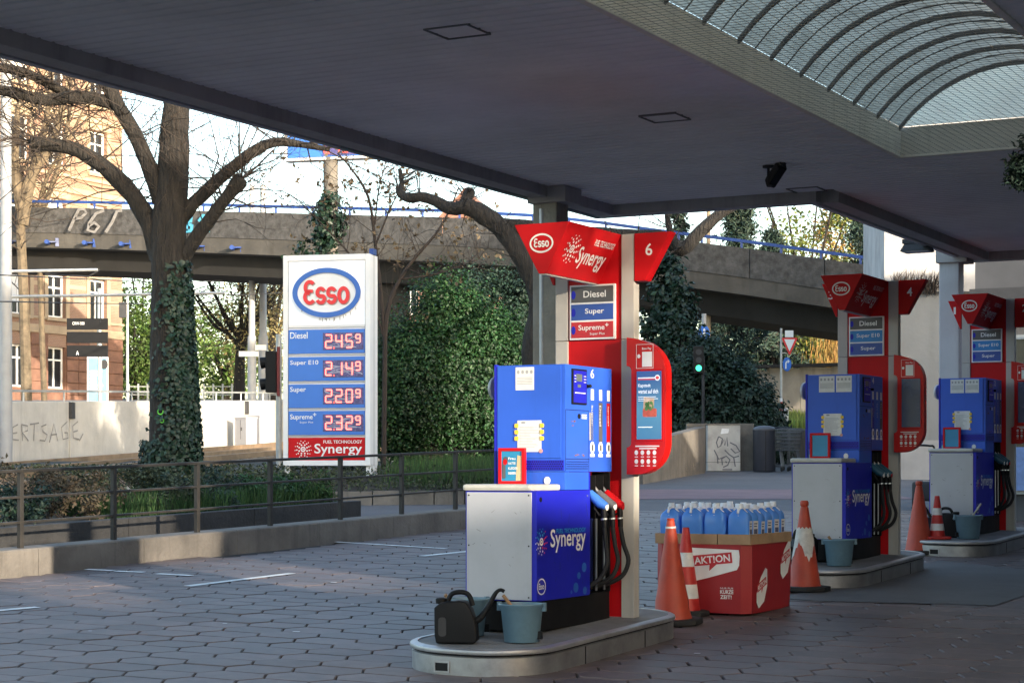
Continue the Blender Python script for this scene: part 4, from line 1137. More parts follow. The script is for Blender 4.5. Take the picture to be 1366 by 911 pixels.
# ------------------------------------------------------------------ cones
def cone_base(t, r, m=m_rubber):
    pts = [(r * math.cos(math.pi/8 + k*math.pi/4), r * math.sin(math.pi/8 + k*math.pi/4)) for k in range(8)]
    MB().prism(pts, (0, 0, 0), X_, Y_, (0, 0, .045)).build('base', m, t, bevel=.012)
def make_cone(loc, label, h, r, style, rz=0.0, tilt=(0, 0)):
    t = thing('traffic_cone', label, 'traffic cone', loc, rz, 'traffic cones around the pumps')
    t.rotation_euler = (tilt[0], tilt[1], rz)
    def rad(z): return r + (0.026 - r) * (z - .04) / (h - .04)
    if style == 'small':
        MB().prism(rrect(.27, .27, .05, 4), (0, 0, 0), X_, Y_, (0, 0, .03)).build('base', m_cone_red, t, bevel=.008)
    else: cone_base(t, r * 1.62)
    if style == 'plain':
        MB().lathe([(rad(.04)*1.04, .04)] + [(rad(z) * (1 + .03*math.sin(z*40)), z) for z in [.06 + (h - .08) * k / 12 for k in range(13)]] + [(.026, h - .015), (.030, h - .005), (.024, h)], 28).build('body', m_cone, t, smooth=True)
        zc = h - .075; MB().lathe([(rad(zc) + .004, zc), (rad(zc + .014) + .004, zc + .014)], 20).build('white_ring', m_reflect, t, smooth=True)
    elif style == 'knob':
        MB().lathe([(rad(.04)*1.03, .04), (rad(.06), .06), (rad(h - .06), h - .06), (.028, h - .055), (.038, h - .04), (.038, h - .015), (.03, h), (0, h)], 28).build('body', m_cone, t, smooth=True)
    elif style == 'torn':
        MB().lathe([(rad(.04)*1.03, .04), (rad(.06), .06), (rad(h - .06), h - .06), (.028, h - .055), (.038, h - .04), (.038, h - .015), (.03, h), (0, h)], 28).build('body', m_cone, t, smooth=True)
        n = 40; vs = []; fs = []
        for k in range(n + 1):
            an = 2*math.pi*k/n + .2
            zt = h * (.70 + .012 * math.sin(k*1.9) - (.05 if k in (27, 28) else 0)); zb = h * (.44 + .09 * math.sin(k*.55 + 1.0) + .025 * math.sin(k*2.7))
            for z in (zb, (zb + zt) / 2, zt): vs.append(((rad(z) + .004) * math.cos(an), (rad(z) + .004) * math.sin(an), z))
        for k in range(n):
            for q in range(2): fs.append((3*k+q, 3*k+3+q, 3*k+4+q, 3*k+1+q))
        MB().add(vs, fs).build('torn_sleeve', M('torn_white', (.60, .58, .54), .7, var=.2, scale=14, spots=.4), t, smooth=True)
    else:
        bands = [(.03, .20, m_cone_red), (.20, .36, m_reflect), (.36, .56, m_cone_red), (.56, .72, m_reflect), (.72, 1.0, m_cone_red)]
        for (f0, f1, m) in bands:
            z0, z1 = max(.03, f0 * h), f1 * h
            MB().lathe([(rad(z0), z0), (rad(z1), z1)] + ([(.02, h + .003)] if f1 == 1.0 else []), 24).build('band', m, t, smooth=True)
    return t
def at_ground(px, py): p = GP(px, py); return Vector((p.x, p.y, p.z + .001))
make_cone(at_ground(897, 832), 'tall battered orange cone in front of the promotion box', .80, .145, 'plain', .4, (0.02, -.03))
make_cone(at_ground(915, 821), 'slim red and white banded cone half hidden behind the orange cone', .69, .115, 'band', .2)
make_cone(at_ground(1073, 788), 'orange cone with torn white sleeve right of the promotion box', .80, .145, 'torn', 1.9)
make_cone(at_ground(1226, 739), 'plain orange cone with knob beside the rear end of the middle island', .80, .15, 'knob')
make_cone(LW(2, -.11, -1.84), 'small red and white banded cone standing on the rearmost island', .47, .085, 'small')

# ------------------------------------------------------------------ promotion box with jugs
pc = Vector((1.717, 15.806, 0)); pc.z = G(pc.y)
bx = thing('promotion_box', 'red cardboard promotion box with white slogan shapes between the cones', 'box', pc, -TH)
w2, d2, hh = .40, .475, .54
out0 = [(-w2, -d2 + .06), (-w2 + .06, -d2), (w2 - .07, -d2), (w2, -d2 + .06), (w2, d2), (-w2, d2)]
def sleeve(zs):
    return [[(x * s, y * s, z) for (x, y) in out0] for (z, s) in zs]
rows = sleeve(((.0, .98), (.18, 1.0), (.36, 1.005), (hh, 1.0)))
n = 6
for k in range(n):
    vs = []
    for r in rows: vs += [r[k], r[(k+1) % n]]
    nmz = (Vector(r[(k+1) % n]) - Vector(r[k])).cross(Z_).normalized() * -.008
    vs2 = [tuple(Vector(v) + nmz) for v in vs]
    MB().add(vs, [(0,1,3,2),(2,3,5,4),(4,5,7,6)]).add(vs2, [(0,1,3,2),(2,3,5,4),(4,5,7,6)]).build('sleeve_panel', m_box_red, bx)
MB().box(-w2 + .08, w2 - .08, -d2 + .08, d2 - .08, .03, hh - .02).build('carton_core', m_card, bx)
fy = -d2 - .006
def slogan(mb_w, mb_r, mb_t, o, u, v, w, h, tilt):
    u = Vector(u); v = Vector(v); c, s = math.cos(tilt), math.sin(tilt); U = u * c + v * s; V = v * c - u * s
    o = Vector(o); nn = u.cross(v).normalized()
    mb_r.poly([(0, 0), (w * .42, 0), (w * .40, -h * .55), (w * .60, 0), (w, 0), (w, h), (0, h)], o + nn * .002, U, V)
    fit(mb_t, 'AKT!ON', o + nn * .0035 + U * (w * .05) + V * (h * .16), U, V, w * .9, h * .68, .02)
class Pieces:
    def __init__(s, name, mat): s.name = name; s.mat = mat
    def poly(s, *a): MB().poly(*a).build(s.name, s.mat, bx); return s
    def add(s, *a): MB().add(*a).build(s.name, s.mat, bx); return s
W_, R_, T_ = Pieces('white_shape', m_white), Pieces('slogan_banner', M('banner_red', (.5, .02, .03), .5)), Pieces('slogan_lettering', m_white)
W_.poly([(-.165, .515), (.315, .500)] + [(.322, .45), (.318, .38), (.30, .345)] + [(.05, .275), (-.12, .235)], (0, fy, 0), X_, Z_)
slogan(W_, R_, T_, (-.07, fy, .365), X_, Z_, .335, .085, .10)
W_.poly([(-.405 + .05, .02), (-.28, .02), (-.255, .24), (-.30, .26), (-.345, .25)], (0, fy, 0), X_, Z_)
R_.poly([(-.348, .135), (-.262, .135), (-.262, .195), (-.348, .195)], (0, fy - .001, 0), X_, Z_)
fit(T_, 'ON', (-.335, fy - .002, .145), X_, Z_, .065, .04, .02)
ry = w2 + .006
blob = [(.0, .05), (.05, .0), (.17, .05), (.24, .17), (.24, .30), (.20, .315), (.09, .24), (.0, .12)]
for (yo, zo) in ((-.33, .035), (.22, .24)):
    W_.poly([(p[0], p[1]) for p in blob], (ry, yo, zo), Y_, Z_)
    slogan(W_, R_, T_, (ry, yo + .015, zo + .125), Y_, Z_, .22, .062, .28)
fit(T_, 'KURZE', (.16, fy, .155), X_, Z_, .11, .030, .02); fit(T_, 'ZEIT!', (.16, fy, .115), X_, Z_, .095, .030, .02); fit(T_, 'NUR FUR', (.16, fy, .192), X_, Z_, .11, .014, .0)
R2 = Pieces('slogan_lettering', m_logo_red); fit(R2, 'KURZE', (-.338, fy - .001, .075), X_, Z_, .075, .022, .02); fit(R2, 'ZEIT!', (-.338, fy - .001, .046), X_, Z_, .065, .022, .02)
# shallow carton trays on top, then the jugs
tr_i = 0
for (x0, x1, y0, y1, lab) in ((-.40, -.14, -.47, -.02, 'open carton tray at the left front of the promotion box'), (-.13, .13, -.475, -.02, 'open carton tray at the middle front of the promotion box'),
                         (.14, .41, -.48, -.02, 'open carton tray at the right front corner of the promotion box'), (-.40, .13, -.01, .46, 'carton tray at the back left of the promotion box'), (.14, .41, -.01, .47, 'carton tray at the back right of the promotion box')):
    mb = MB(); z0, z1 = hh + .002, hh + .082
    mb.box(x0, x1, y0, y1, z0, z0 + .006)
    for c in ((x0, x1, y0, y0 + .005), (x0, x1, y1 - .005, y1), (x0, x0 + .005, y0 + .005, y1 - .005), (x1 - .005, x1, y0 + .005, y1 - .005)): mb.box(c[0], c[1], c[2], c[3], z0 + .006, z1)
    o = mb.build('carton_tray', m_card); o.location = pc; o.rotation_euler = (0, 0, -TH); tag(o, lab, 'carton', 'carton trays on the promotion box')
def jug_mesh():
    layers = [(0, .92, .9), (.008, 1, 1), (.155, 1, 1), (.18, .96, .95), (.20, .80, .84), (.218, .50, .62), (.230, .30, .42)]
    mb = MB(); vs = []; fs = []; n = 0
    for (z, sx, sy) in layers:
        o = rrect(.172 * sx, .128 * sy, .026 * min(sx, sy), 3); n = len(o); vs += [(x, y, z) for (x, y) in o]
    for i in range(len(layers) - 1):
        for k in range(n): fs.append((i*n+k, i*n+(k+1) % n, (i+1)*n+(k+1) % n, (i+1)*n+k))
    fs.append(tuple(range(n-1, -1, -1))); fs.append(tuple((len(layers)-1)*n+k for k in range(n)))
    return mb.add(vs, fs).build('body', m_jug, mesh_only=True, smooth=True)
jm = jug_mesh()
capm = MB().lathe([(.024, .228), (.026, .232), (.026, .262), (.022, .266)], 14).tube([(0, -.01, .222), (0, -.055, .235), (0, -.07, .20)], .010, n=7).build('cap', m_jug_cap, mesh_only=True, smooth=True)
shm = MB().lathe([(.068, .163), (.065, .185), (.048, .210), (.028, .229)], 16, sx=1.22, sy=.92).build('shoulder', m_jug_cap, mesh_only=True, smooth=True)
lbm = MB().box(.0864, .0872, -.040, .040, .055, .15).build('label_sheet', m_paper, mesh_only=True)
lpm = MB().box(.0873, .0878, -.03, .03, .062, .095).box(.0873, .0878, -.03, .02, .11, .118).box(.0873, .0878, -.03, .025, .127, .135).build('label_print', M('dark_label', (.07, .08, .16), .5), mesh_only=True)
rown = ['front', 'second', 'third', 'fourth', 'fifth', 'rear']; coln = ['leftmost', 'second from left', 'second from right', 'rightmost']
for r in range(6):
    for c in range(4):
        lx = -.285 + c * .188 + random.uniform(-.006, .006); ly = -.375 + r * .15 + random.uniform(-.01, .01)
        w = Vector((pc.x + CA*lx + SA*ly, pc.y - SA*lx + CA*ly, pc.z + hh + .009))
        t = thing('wash_jug', 'blue screenwash jug on the promotion box, %s row, %s' % (rown[r], coln[c]), 'jug', w, -TH + random.uniform(-.12, .12), 'screenwash jugs on the promotion box')
        s = random.uniform(.97, 1.03); t.scale = (s, s, 1.17 * s)
        link('body', jm, t); link('shoulder', shm, t); link('cap', capm, t); t.rotation_euler.x = random.uniform(-.03, .03); t.rotation_euler.y = random.uniform(-.04, .04)
        if c == 3: link('label_sheet', lbm, t); link('label_print', lpm, t)

# ------------------------------------------------------------------ beds behind the railing
def bed(name, pts_rows, mat):
    mb = MB(); vs = []; n = len(pts_rows[0])
    for r in pts_rows: vs += r
    fs = [(i*n+j, i*n+j+1, (i+1)*n+j+1, (i+1)*n+j) for i in range(len(pts_rows)-1) for j in range(n-1)]
    return tag(mb.add(vs, fs).build(name, mat), kind='structure')
def bed1_h(off): return .33 + .05 * min(1, (off - 1) / 3)
rows = []
for i in range(12):
    off = 1.12 + i * .36
    rows.append([KP(-8 + j * .6 if j < 25 else 7.05, off, bed1_h(off) + random.uniform(-.03, .03)) for j in range(26)])
bed('planting_bed', rows, m_soil)
def bed2_h(y): return .20 + .22 * min(1, max(0, (y - 31.3) / 1.8))
rows = []
for i in range(12):
    y0 = 31.25 + i * .75
    rows.append([Vector((-9.5 + j * .55, y0 + .02 * j, G(y0) + bed2_h(y0) + random.uniform(-.02, .02))) for j in range(21)])
bed('planting_bed', rows, m_soil)
mb = MB()
S2 = [-8 + 2.17 * k for k in range(8)]
pw = thing('planter_wall', 'dark stained concrete planter wall behind the railing', 'planter', (0,0,0))
for k in range(7):
    s0, s1 = S2[k] + .004, S2[k+1] - .004
    vs = []
    for s in (s0, s1): vs += [KP(s, 1.0, -.05), KP(s, 1.0, .38), KP(s, 1.16, .38), KP(s, 1.16, -.05)]
    MB().add(vs, [(0,1,5,4),(1,2,6,5),(2,3,7,6),(3,2,1,0),(4,5,6,7)]).build('panel', m_conc_dark, pw, bevel=.006)
vs = []
for off in (1.163, 5.0): vs += [KP(7.18, off, -.05), KP(7.18, off, .37), KP(7.04, off, .37), KP(7.04, off, -.05)]
MB().add(vs, [(0,1,5,4),(1,2,6,5),(2,3,7,6),(3,2,1,0),(4,5,6,7)]).build('panel', m_conc_dark, pw)
ed = thing('edging_wall', 'low row of grey edging stones in front of the hedge', 'edging', (0,0,0))
E0, E1 = Vector((-4.2, 30.95, 0)), Vector((1.2, 31.75, 0)); ne = 11
for k in range(ne):
    p = E0.lerp(E1, k / ne + .0015); q = E0.lerp(E1, (k + 1) / ne - .0015)
    h = .22 + random.uniform(-.012, .012)
    MB().add([(p.x, p.y, G(p.y) - .05), (q.x, q.y, G(q.y) - .05), (q.x, q.y + .14, G(q.y) - .05), (p.x, p.y + .14, G(p.y) - .05),
              (p.x, p.y, G(p.y) + h), (q.x, q.y, G(q.y) + h), (q.x, q.y + .14, G(q.y) + h), (p.x, p.y + .14, G(p.y) + h)],
             [(3,2,1,0),(4,5,6,7),(0,1,5,4),(1,2,6,5),(2,3,7,6),(3,0,4,7)]).build('stone', m_conc, ed, bevel=.008)

# low shrubs in the first bed
def low_shrub(s, off, r, h, mat, label, n=1500, size=.05, cat='shrub', name='low_shrub', aspect=.5):
    base = KP(s, off, bed1_h(off))
    t = thing(name, label, cat, base, 0, 'low shrubs behind the railing')
    pp, nn = clump_points((0, 0, h * .42), (r, r * .8, h * .55), n, 34, .055, shell=.35)
    leaf_mesh('foliage', pp, nn, size, mat, t, aspect=aspect, jitter=.8)
    mb = MB()
    for k in range(7):
        a = random.uniform(0, 6.28); mb.tube([(0, 0, -.05), (r*.4*math.cos(a), r*.3*math.sin(a), h*.4), (r*.8*math.cos(a), r*.6*math.sin(a), h*.75)], [.012, .008, .004], n=4)
    mb.build('stems', m_twig_dark, t)
    return t
m_brown = M('heath_leaf', (.085, .066, .04), .9, var=.4, scale=2, island=.45, trans=.1)
m_gc = m_ground_cover
shr = [(-3.2, 2.0, .9, .62, m_hedge_dark, 'dark green shrub at the far left end of the planter'), (-1.2, 1.75, .75, .62, m_hedge, 'yellow flowered green shrub behind the left end of the railing'),
       (.6, 1.7, .8, .48, m_brown, 'brownish heath cushion behind the first railing bay'), (1.7, 1.9, .8, .50, m_hedge_dark, 'dark leafy shrub behind the second railing post'),
       (2.9, 2.0, .85, .55, m_brown, 'wide brown heath bush behind the second railing bay'), (4.0, 1.8, .8, .50, m_gc, 'olive ground cover bush in front of the ivy tree'),
       (5.0, 1.9, .75, .52, m_hedge_dark, 'dark evergreen bush right of the ivy tree'), (5.9, 1.75, .7, .46, m_hedge, 'bright green leafy bush before the price sign'), (6.6, 1.6, .55, .42, m_grass, 'grassy green tuft at the end of the planter')]
for i, (s, off, r, h, m, lab) in enumerate(shr):
    low_shrub(s, off, r, h, m, lab, n=2600, size=.055)
    if i == 1:
        pp, nn = clump_points(KP(s, off - .2, bed1_h(1) + .50), (.5, .3, .1), 260, 14, .03)
        o = leaf_mesh('flower', pp, nn, .05, M('yellow_flower', (.62, .45, .02), .7, island=.2), None, aspect=.9, jitter=1)
        tag(o, 'cluster of yellow flowers above the shrub at the left edge', 'flowers')
for i, (s, off, r, h, m, lab) in enumerate([(1.2, 3.4, 1.3, .50, m_gc, 'olive brown cushion farther back in the left bed'), (3.6, 3.6, 1.3, .5, m_brown, 'second brown heath cushion farther back near the tree'), (5.8, 3.4, 1.1, .48, m_gc, 'olive cushion farther back before the price sign'), (-1.6, 3.3, 1.3, .5, m_hedge_dark, 'dark cushion farther back at the left edge')]):
    low_shrub(s, off, r, h, m, lab, n=2600, size=.06)
# grass and ground cover as uncountable stuff
def grass(name, n, fx, lo, hi, w, mat, label):
    pos = np.array([fx() for _ in range(n)]); tip = pos + np.stack([RNG.normal(0, .05, n), RNG.normal(0, .05, n), RNG.uniform(lo, hi, n)], 1)
    o = strips(name, pos, tip, w, mat); return tag(o, label, 'grass', kind='stuff')
def gx1():
    s = random.uniform(3.0, 7.0); off = random.uniform(1.2, 2.4); p = KP(s, off, bed1_h(off)); return (p.x, p.y, p.z)
grass('grass', 5000, gx1, .10, .34, .006, m_grass, 'long green grass in the planter')
def gx2():
    x = random.triangular(-2.3, 1.3, .2); y = random.uniform(31.6, 35); return (x, y, G(y) + bed2_h(y))
grass('grass', 6500, gx2, .08, .36, .007, m_grass, 'long green grass in front of the hedge')
n = 9000; pos = np.stack([RNG.uniform(-9.3, 1.4, n), RNG.uniform(31.2, 34.0, n), np.zeros(n)], 1)
pos[:, 2] = SLOPE * pos[:, 1] - .514 + .20 + .22 * np.clip((pos[:, 1] - 31.3) / 1.8, 0, 1) + RNG.uniform(0, .14, n)
o = leaf_mesh('ground_cover', pos, np.tile([0, 0, 1.0], (n, 1)), .065, m_gc, None, jitter=.8); tag(o, 'low creeping ground cover around the price sign', 'ground cover', kind='stuff')

# ------------------------------------------------------------------ price pylon
PY = 33.0; sgx = (435.5 - 683) / F * PY
RZ = math.radians(-12)
pyl = thing('price_sign', 'white pylon price sign with oval logo and red lit fuel prices', 'price sign', (sgx, PY, 0), RZ)
def fx(px): return (px - 435.5) / 75.5
def fz(py): return CAMZ + (630 - py) / F * PY
xl, xr, dp = fx(378), fx(494), .44
zb, zt = fz(621), fz(340)
MB().box(xl, xr, .0, dp, zb, zt).build('cabinet', m_white_panel, pyl, bevel=.012)
for x0 in (xl, xr - .10): MB().box(x0 + .012, x0 + .112 - .012, .03, dp - .03, G(PY), zb).build('leg', m_white_panel, pyl)
fr = MB()
for c in ((xl, xl + .085, zb, zt), (xr - .085, xr, zb, zt), (xl + .085, xr - .085, zt - .10, zt), (xl + .085, xr - .085, zb, zb + .09)):
    fr.box(c[0], c[1], -.03, .0, c[2], c[3])
fr.build('frame', m_white_panel, pyl, bevel=.006)
il, ir = xl + .095, xr - .095
MB().box(il, ir, -.014, -.001, fz(434), zt - .11).build('logo_panel', m_sign_lit, pyl)
oc = (fx(437.5), -.075, fz(391)); orx, orz = .60, .42
MB().disc((oc[0], -.014, oc[2]), X_, Z_, orx, orz, n=56, d=(0, -.06, 0)).build('logo_body', m_white_panel, pyl)
MB().ring((oc[0], -.074, oc[2]), X_, Z_, orx, orz, .085, n=56, d=(0, -.02, 0)).build('logo_ring', m_logo_blue, pyl)
mb = MB(); esso_letters(mb, (oc[0], -.092, oc[2] + .01), X_, Z_, .80, .42); mb.build('logo_lettering', m_logo_red, pyl)
mb = MB(); esso_letters(mb, (oc[0] + .012, -.078, oc[2] - .006), X_, Z_, .80, .42); mb.build('logo_lettering_edge', M('letter_edge', (.35, .30, .30), .6), pyl)
prices = [('Diesel', '2.45', 439.5, 471.5), ('Super E10', '2.14', 476, 508), ('Super', '2.20', 512.5, 544), ('Supreme+', '2.32', 548, 580)]
for (nm, pr, y0, y1) in prices:
    z1, z0 = fz(y0), fz(y1)
    row = MB().box(il, ir, -.022, -.001, z0, z1).build('price_row', m_price_blue, pyl, bevel=.003)
    mb = MB(); wd = {'Diesel': .31, 'Super E10': .50, 'Super': .28, 'Supreme+': .40}[nm]
    if nm.endswith('+'):
        fit(mb, 'Supreme', (il + .03, -.0235, z1 - .165), X_, Z_, wd, .11, .01); fit(mb, '+', (il + .03 + wd + .005, -.0235, z1 - .09), X_, Z_, .06, .06, .01)
        fit(mb, 'Super Plus', (il + .20, -.0235, z1 - .215), X_, Z_, .24, .04, .0)
    else: fit(mb, nm, (il + .03, -.0235, z1 - .15), X_, Z_, wd, .11 if nm != 'Super E10' else .095, .01)
    mb.build('grade_lettering', m_white, row)
    wx0 = fx(431.5); wx1 = ir - .02; h = z1 - z0
    MB().box(wx0, wx1, -.030, -.022, z0 + .06, z1 - .06).build('display_window', m_led_field, row)
    # glints of the crinkled display film, painted as pale streaks
    mb = MB()
    for k in range(7):
        q = random.uniform(0, .6); mb.ribbon(smooth2d([(random.uniform(.05, .2), random.uniform(.05, h-.17)), (random.uniform(.3, .45), random.uniform(.05, h-.17)), (random.uniform(.55, .72), random.uniform(.03, h-.17))]) if False else [(random.uniform(.02, .2), random.uniform(.02, h-.14)), (random.uniform(.3, .45), random.uniform(.02, h-.14)), (random.uniform(.5, .70), random.uniform(.02, h-.14))], random.uniform(.006, .02), (wx0, -.0305, z0 + .06), X_, Z_)
    mb.build('film_glints', M('film_glint', (.30, .30, .42), .3), row)
    A_, C_ = MB(), MB(); x = wx0 + .05; dz = z0 + .095; dh = h - .19
    for ch in pr:
        if ch == '.':
            MB().disc((x - .035, -.033, dz - .005), X_, Z_, .016, .016, n=10).build('price_point', m_led, row); continue
        A_, C_ = MB(), MB(); seven(A_, ch, x, dz, .105, dh, (0, -.032, 0), X_, Z_, .034); seven(C_, ch, x, dz, .105, dh, (0, -.0326, 0), X_, Z_, .012); x += .18; A_.build('price_digit', m_led, row); C_.build('digit_core', m_led_core, row)
    A_, C_ = MB(), MB(); seven(A_, '9', x - .01, dz + dh*.38, .075, dh*.62, (0, -.032, 0), X_, Z_, .028); seven(C_, '9', x - .01, dz + dh*.38, .075, dh*.62, (0, -.0326, 0), X_, Z_, .011)
    A_.build('price_digit', m_led, row); C_.build('digit_core', m_led_core, row)
z1, z0 = fz(583.5), fz(614.5)
row = MB().box(il, ir, -.022, -.001, z0, z1).build('slogan_row', m_red, pyl, bevel=.003)
mb = MB(); swirl(mb, (il + .26, -.0235, (z0 + z1) / 2), X_, Z_, .15); mb.build('slogan_emblem', m_white, row); mb = MB()
fit(mb, 'Synergy', (il + .46, -.0235, z0 + .075), X_, Z_, .84, .215, .012); mb.build('slogan_lettering', m_white, row); mb = MB(); fit(mb, 'FUEL TECHNOLOGY', (il + .62, -.0235, z1 - .10), X_, Z_, .68, .055, .012)
mb.build('slogan_lettering', m_white, row)
for xx in (xl + .087, xr - .093): MB().box(xx, xx + .006, -.016, -.0145, zb + .09, zt - .10).build('panel_seam', m_dark, pyl)
for yy in (437, 473.7, 510, 546, 581.7): MB().box(il, ir, -.0165, -.0150, fz(yy) - .005, fz(yy) + .005).build('panel_seam', M('seam_grey', (.25, .25, .26), .7), pyl)
MB().box(xr + .001, xr + .003, .20, .21, zb, zt).build('panel_seam', m_dark, pyl)
mb = MB()
for k in range(16):
    gx = oc[0] + random.uniform(-.5, .5); gz = oc[2] - orz * math.sqrt(max(0, 1 - ((gx - oc[0]) / orx) ** 2)) - .01
    mb.ribbon([(gx, gz), (gx + random.uniform(-.004, .004), gz - random.uniform(.02, .09))], random.uniform(.006, .016), (0, -.0148, 0), X_, Z_)
o = mb.build('dirt_streak', M('sign_dirt', (.28, .28, .29), .9), pyl); tag(o, kind='stuff')
bk = MB().box(xr - .06, xr + .02, .12, .30, zt, zt + .10).build('top_lamp', m_blue_rail, pyl, bevel=.006)

# tall price sign on an ivy pole behind
q = P(438, 213, 42.0)
tp = thing('tall_price_sign', 'tall blue price sign with red digits on a grey pole above the flyover', 'price sign', (q.x, q.y, 0), math.radians(-14))
MB().tube([(0, .15, G(42)), (0, .15, q.z + .3)], .16, n=16).build('pole', m_conc, tp, smooth=True)
MB().box(-1.02, 1.02, 0, .3, q.z, q.z + 4.2).build('sign_body', m_white_panel, tp, bevel=.01)
MB().box(-.92, .78, -.02, -.001, q.z + .06, q.z + 4.1).build('blue_panel', m_price_blue, tp)
A_ = MB(); x = -.02
MB().box(-.12, .76, -.03, -.021, q.z + .08, q.z + .62).build('led_window', m_led_field, tp)
for ch in '2459':
    A_ = MB(); seven(A_, ch, x - .06, q.z + .14, .13, .40, (0, -.034, 0), X_, Z_, .04); x += .205; A_.build('price_digit', m_led, tp)

# ------------------------------------------------------------------ trees
def jitter_path(p, d, L_, n, curl, up):
    pts = [Vector(p)]; d = Vector(d).normalized()
    for k in range(n):
        d = (d + Vector((random.gauss(0, curl), random.gauss(0, curl), random.gauss(0, curl) + up))).normalized()
        pts.append(pts[-1] + d * (L_ / n))
    return pts
def twigs_on(mb, path, n, L0, L1, r0, sub=2, curl=.22, up=.05, lo=.2, spread=1.0):
    path = [Vector(p) for p in path]; tips = []
    for k in range(n):
        f = lo + (1 - lo) * random.random(); i = min(len(path) - 2, int(f * (len(path) - 1)))
        p = path[i].lerp(path[i+1], random.random()); t = (path[i+1] - path[i]).normalized()
        d = (t * .35 + Vector((random.gauss(0, 1), random.gauss(0, 1), random.gauss(.35, .7))) * spread).normalized()
        L_ = random.uniform(L0, L1); tw = jitter_path(p, d, L_, 5, curl, up)
        mb.tube(tw, [r0, r0*.8, r0*.62, r0*.45, r0*.3, r0*.18], n=4, caps=False); tips.append(tw)
        for _ in range(sub):
            j = random.randint(1, 4); d2 = ((tw[j+1] - tw[j]).normalized() + Vector((random.gauss(0, .8), random.gauss(0, .8), random.gauss(.1, .6)))).normalized()
            t2 = jitter_path(tw[j], d2, L_ * random.uniform(.3, .65), 4, curl * 1.2, up); mb.tube(t2, [r0*.5, r0*.4, r0*.3, r0*.2, r0*.12], n=3, caps=False); tips.append(t2)
    return tips
TY = 33.0
tr = thing('ivy_tree', 'big pollarded bare tree with ivy-clad trunk behind the railing', 'tree', P(228, 630, TY))
tb = P(228, 630, TY)
def TP(px, py, dy=0.0): return P(px, py, TY + dy) - tb
trunk = smooth_path([TP(229, 640), TP(229, 600), TP(228, 520), TP(226, 430), TP(226, 360), TP(224, 320), TP(228, 270), TP(231, 215), TP(234, 160), TP(240, 100), TP(247, 40), TP(252, -40)], 4)
nr = len(trunk); rr = [.40 - .10 * min(1, i / 14) - (.14 * max(0, (i - 20)) / (nr - 20)) for i in range(nr)]
MB().tube(trunk, rr, n=26, wob=.13).build('trunk', m_bark, tr, smooth=True)
limbs = [([(214, 345), (200, 300), (178, 262), (140, 224), (104, 201), (72, 194), (44, 192)], [.18, .165, .15, .135, .12, .11, .125], 0.2),
         ([(216, 268), (203, 232), (186, 192), (162, 148), (140, 108), (118, 60)], [.16, .145, .13, .12, .105, .09], -.2),
         ([(158, 142), (132, 133), (100, 130), (60, 134), (20, 124), (-30, 116)], [.11, .11, .11, .10, .09, .08], -.5),
         ([(236, 300), (258, 272), (292, 240), (330, 208), (366, 190), (402, 193), (440, 200)], [.13, .115, .105, .10, .085, .06, .035], .3),
         ([(232, 372), (252, 332), (276, 298), (300, 266), (321, 241)], [.14, .125, .115, .105, .125], -.3),
         ([(100, 130), (60, 110), (30, 96), (-20, 88)], [.08, .08, .08, .07], -.6),
         ([(152, 128), (150, 95), (158, 50)], [.09, .08, .07], 0.1)]
lp = []
for k, (pts, rad, dy) in enumerate(limbs):
    ps = smooth_path([TP(x, y, dy * i / len(pts)) for i, (x, y) in enumerate(pts)], 3)
    r_ = [np.interp(i / 3, range(len(rad)), rad) for i in range(len(ps))]
    if k in (0, 4): ps.append(ps[-1] + (ps[-1] - ps[-2]) * .5); r_ += [rad[-1] * .75]; r_[-2] *= 1.15; r_[-3] *= 1.12
    MB().tube(ps, r_, n=12, wob=.18).build('limb', m_bark, tr, smooth=True); lp.append(ps)
mb = MB()
for k, ps in enumerate(lp):
    twigs_on(mb, ps, [40, 30, 36, 28, 20, 30, 12][k], .8, 2.9, .014, sub=3, lo=.25)
twigs_on(mb, trunk, 34, .8, 2.2, .013, sub=3, lo=.55)
for ps in (lp[0], lp[4]): twigs_on(mb, ps[-3:], 16, .6, 2.0, .014, sub=3, lo=.3)
mb.build('twigs', m_twig, tr)
# ivy up the trunk
n = 7500; f = RNG.random(n) ** 1.15; zz = f * 3.6 + .0
an = RNG.normal(-.35, .62, n); an = np.where(f < .16, RNG.uniform(-3.14, 3.14, n), an); keep = RNG.random(n) < np.clip(1.25 - .9 * f + .25 * np.sin(zz * 5), .12, 1)
rad = np.interp(zz, [0, 1, 2.5, 3.6], [.44, .38, .34, .33]) + RNG.uniform(.0, .13, n) * (1 - .5 * f)
cx = np.interp(zz, [0, 1.4, 2.7, 3.6], [.01, .0, -.03, -.04])
pos = np.stack([cx + rad * np.cos(an), rad * np.sin(an), zz - .05], 1)[keep]; nm = np.stack([np.cos(an), np.sin(an), 0 * an + .3], 1)[keep]
leaf_mesh('ivy', pos, nm, .092, m_ivy, tr, aspect=.85, jitter=.35)
mb = MB()
for (px, py, r) in ((214, 549, .055), (216, 561, .042)): mb.ring(TP(px, py, -.40), X_, Z_, r, r, .022, n=18)
mb.build('green_paint_mark', M('green_spray', (.10, .45, .05), .7), tr)

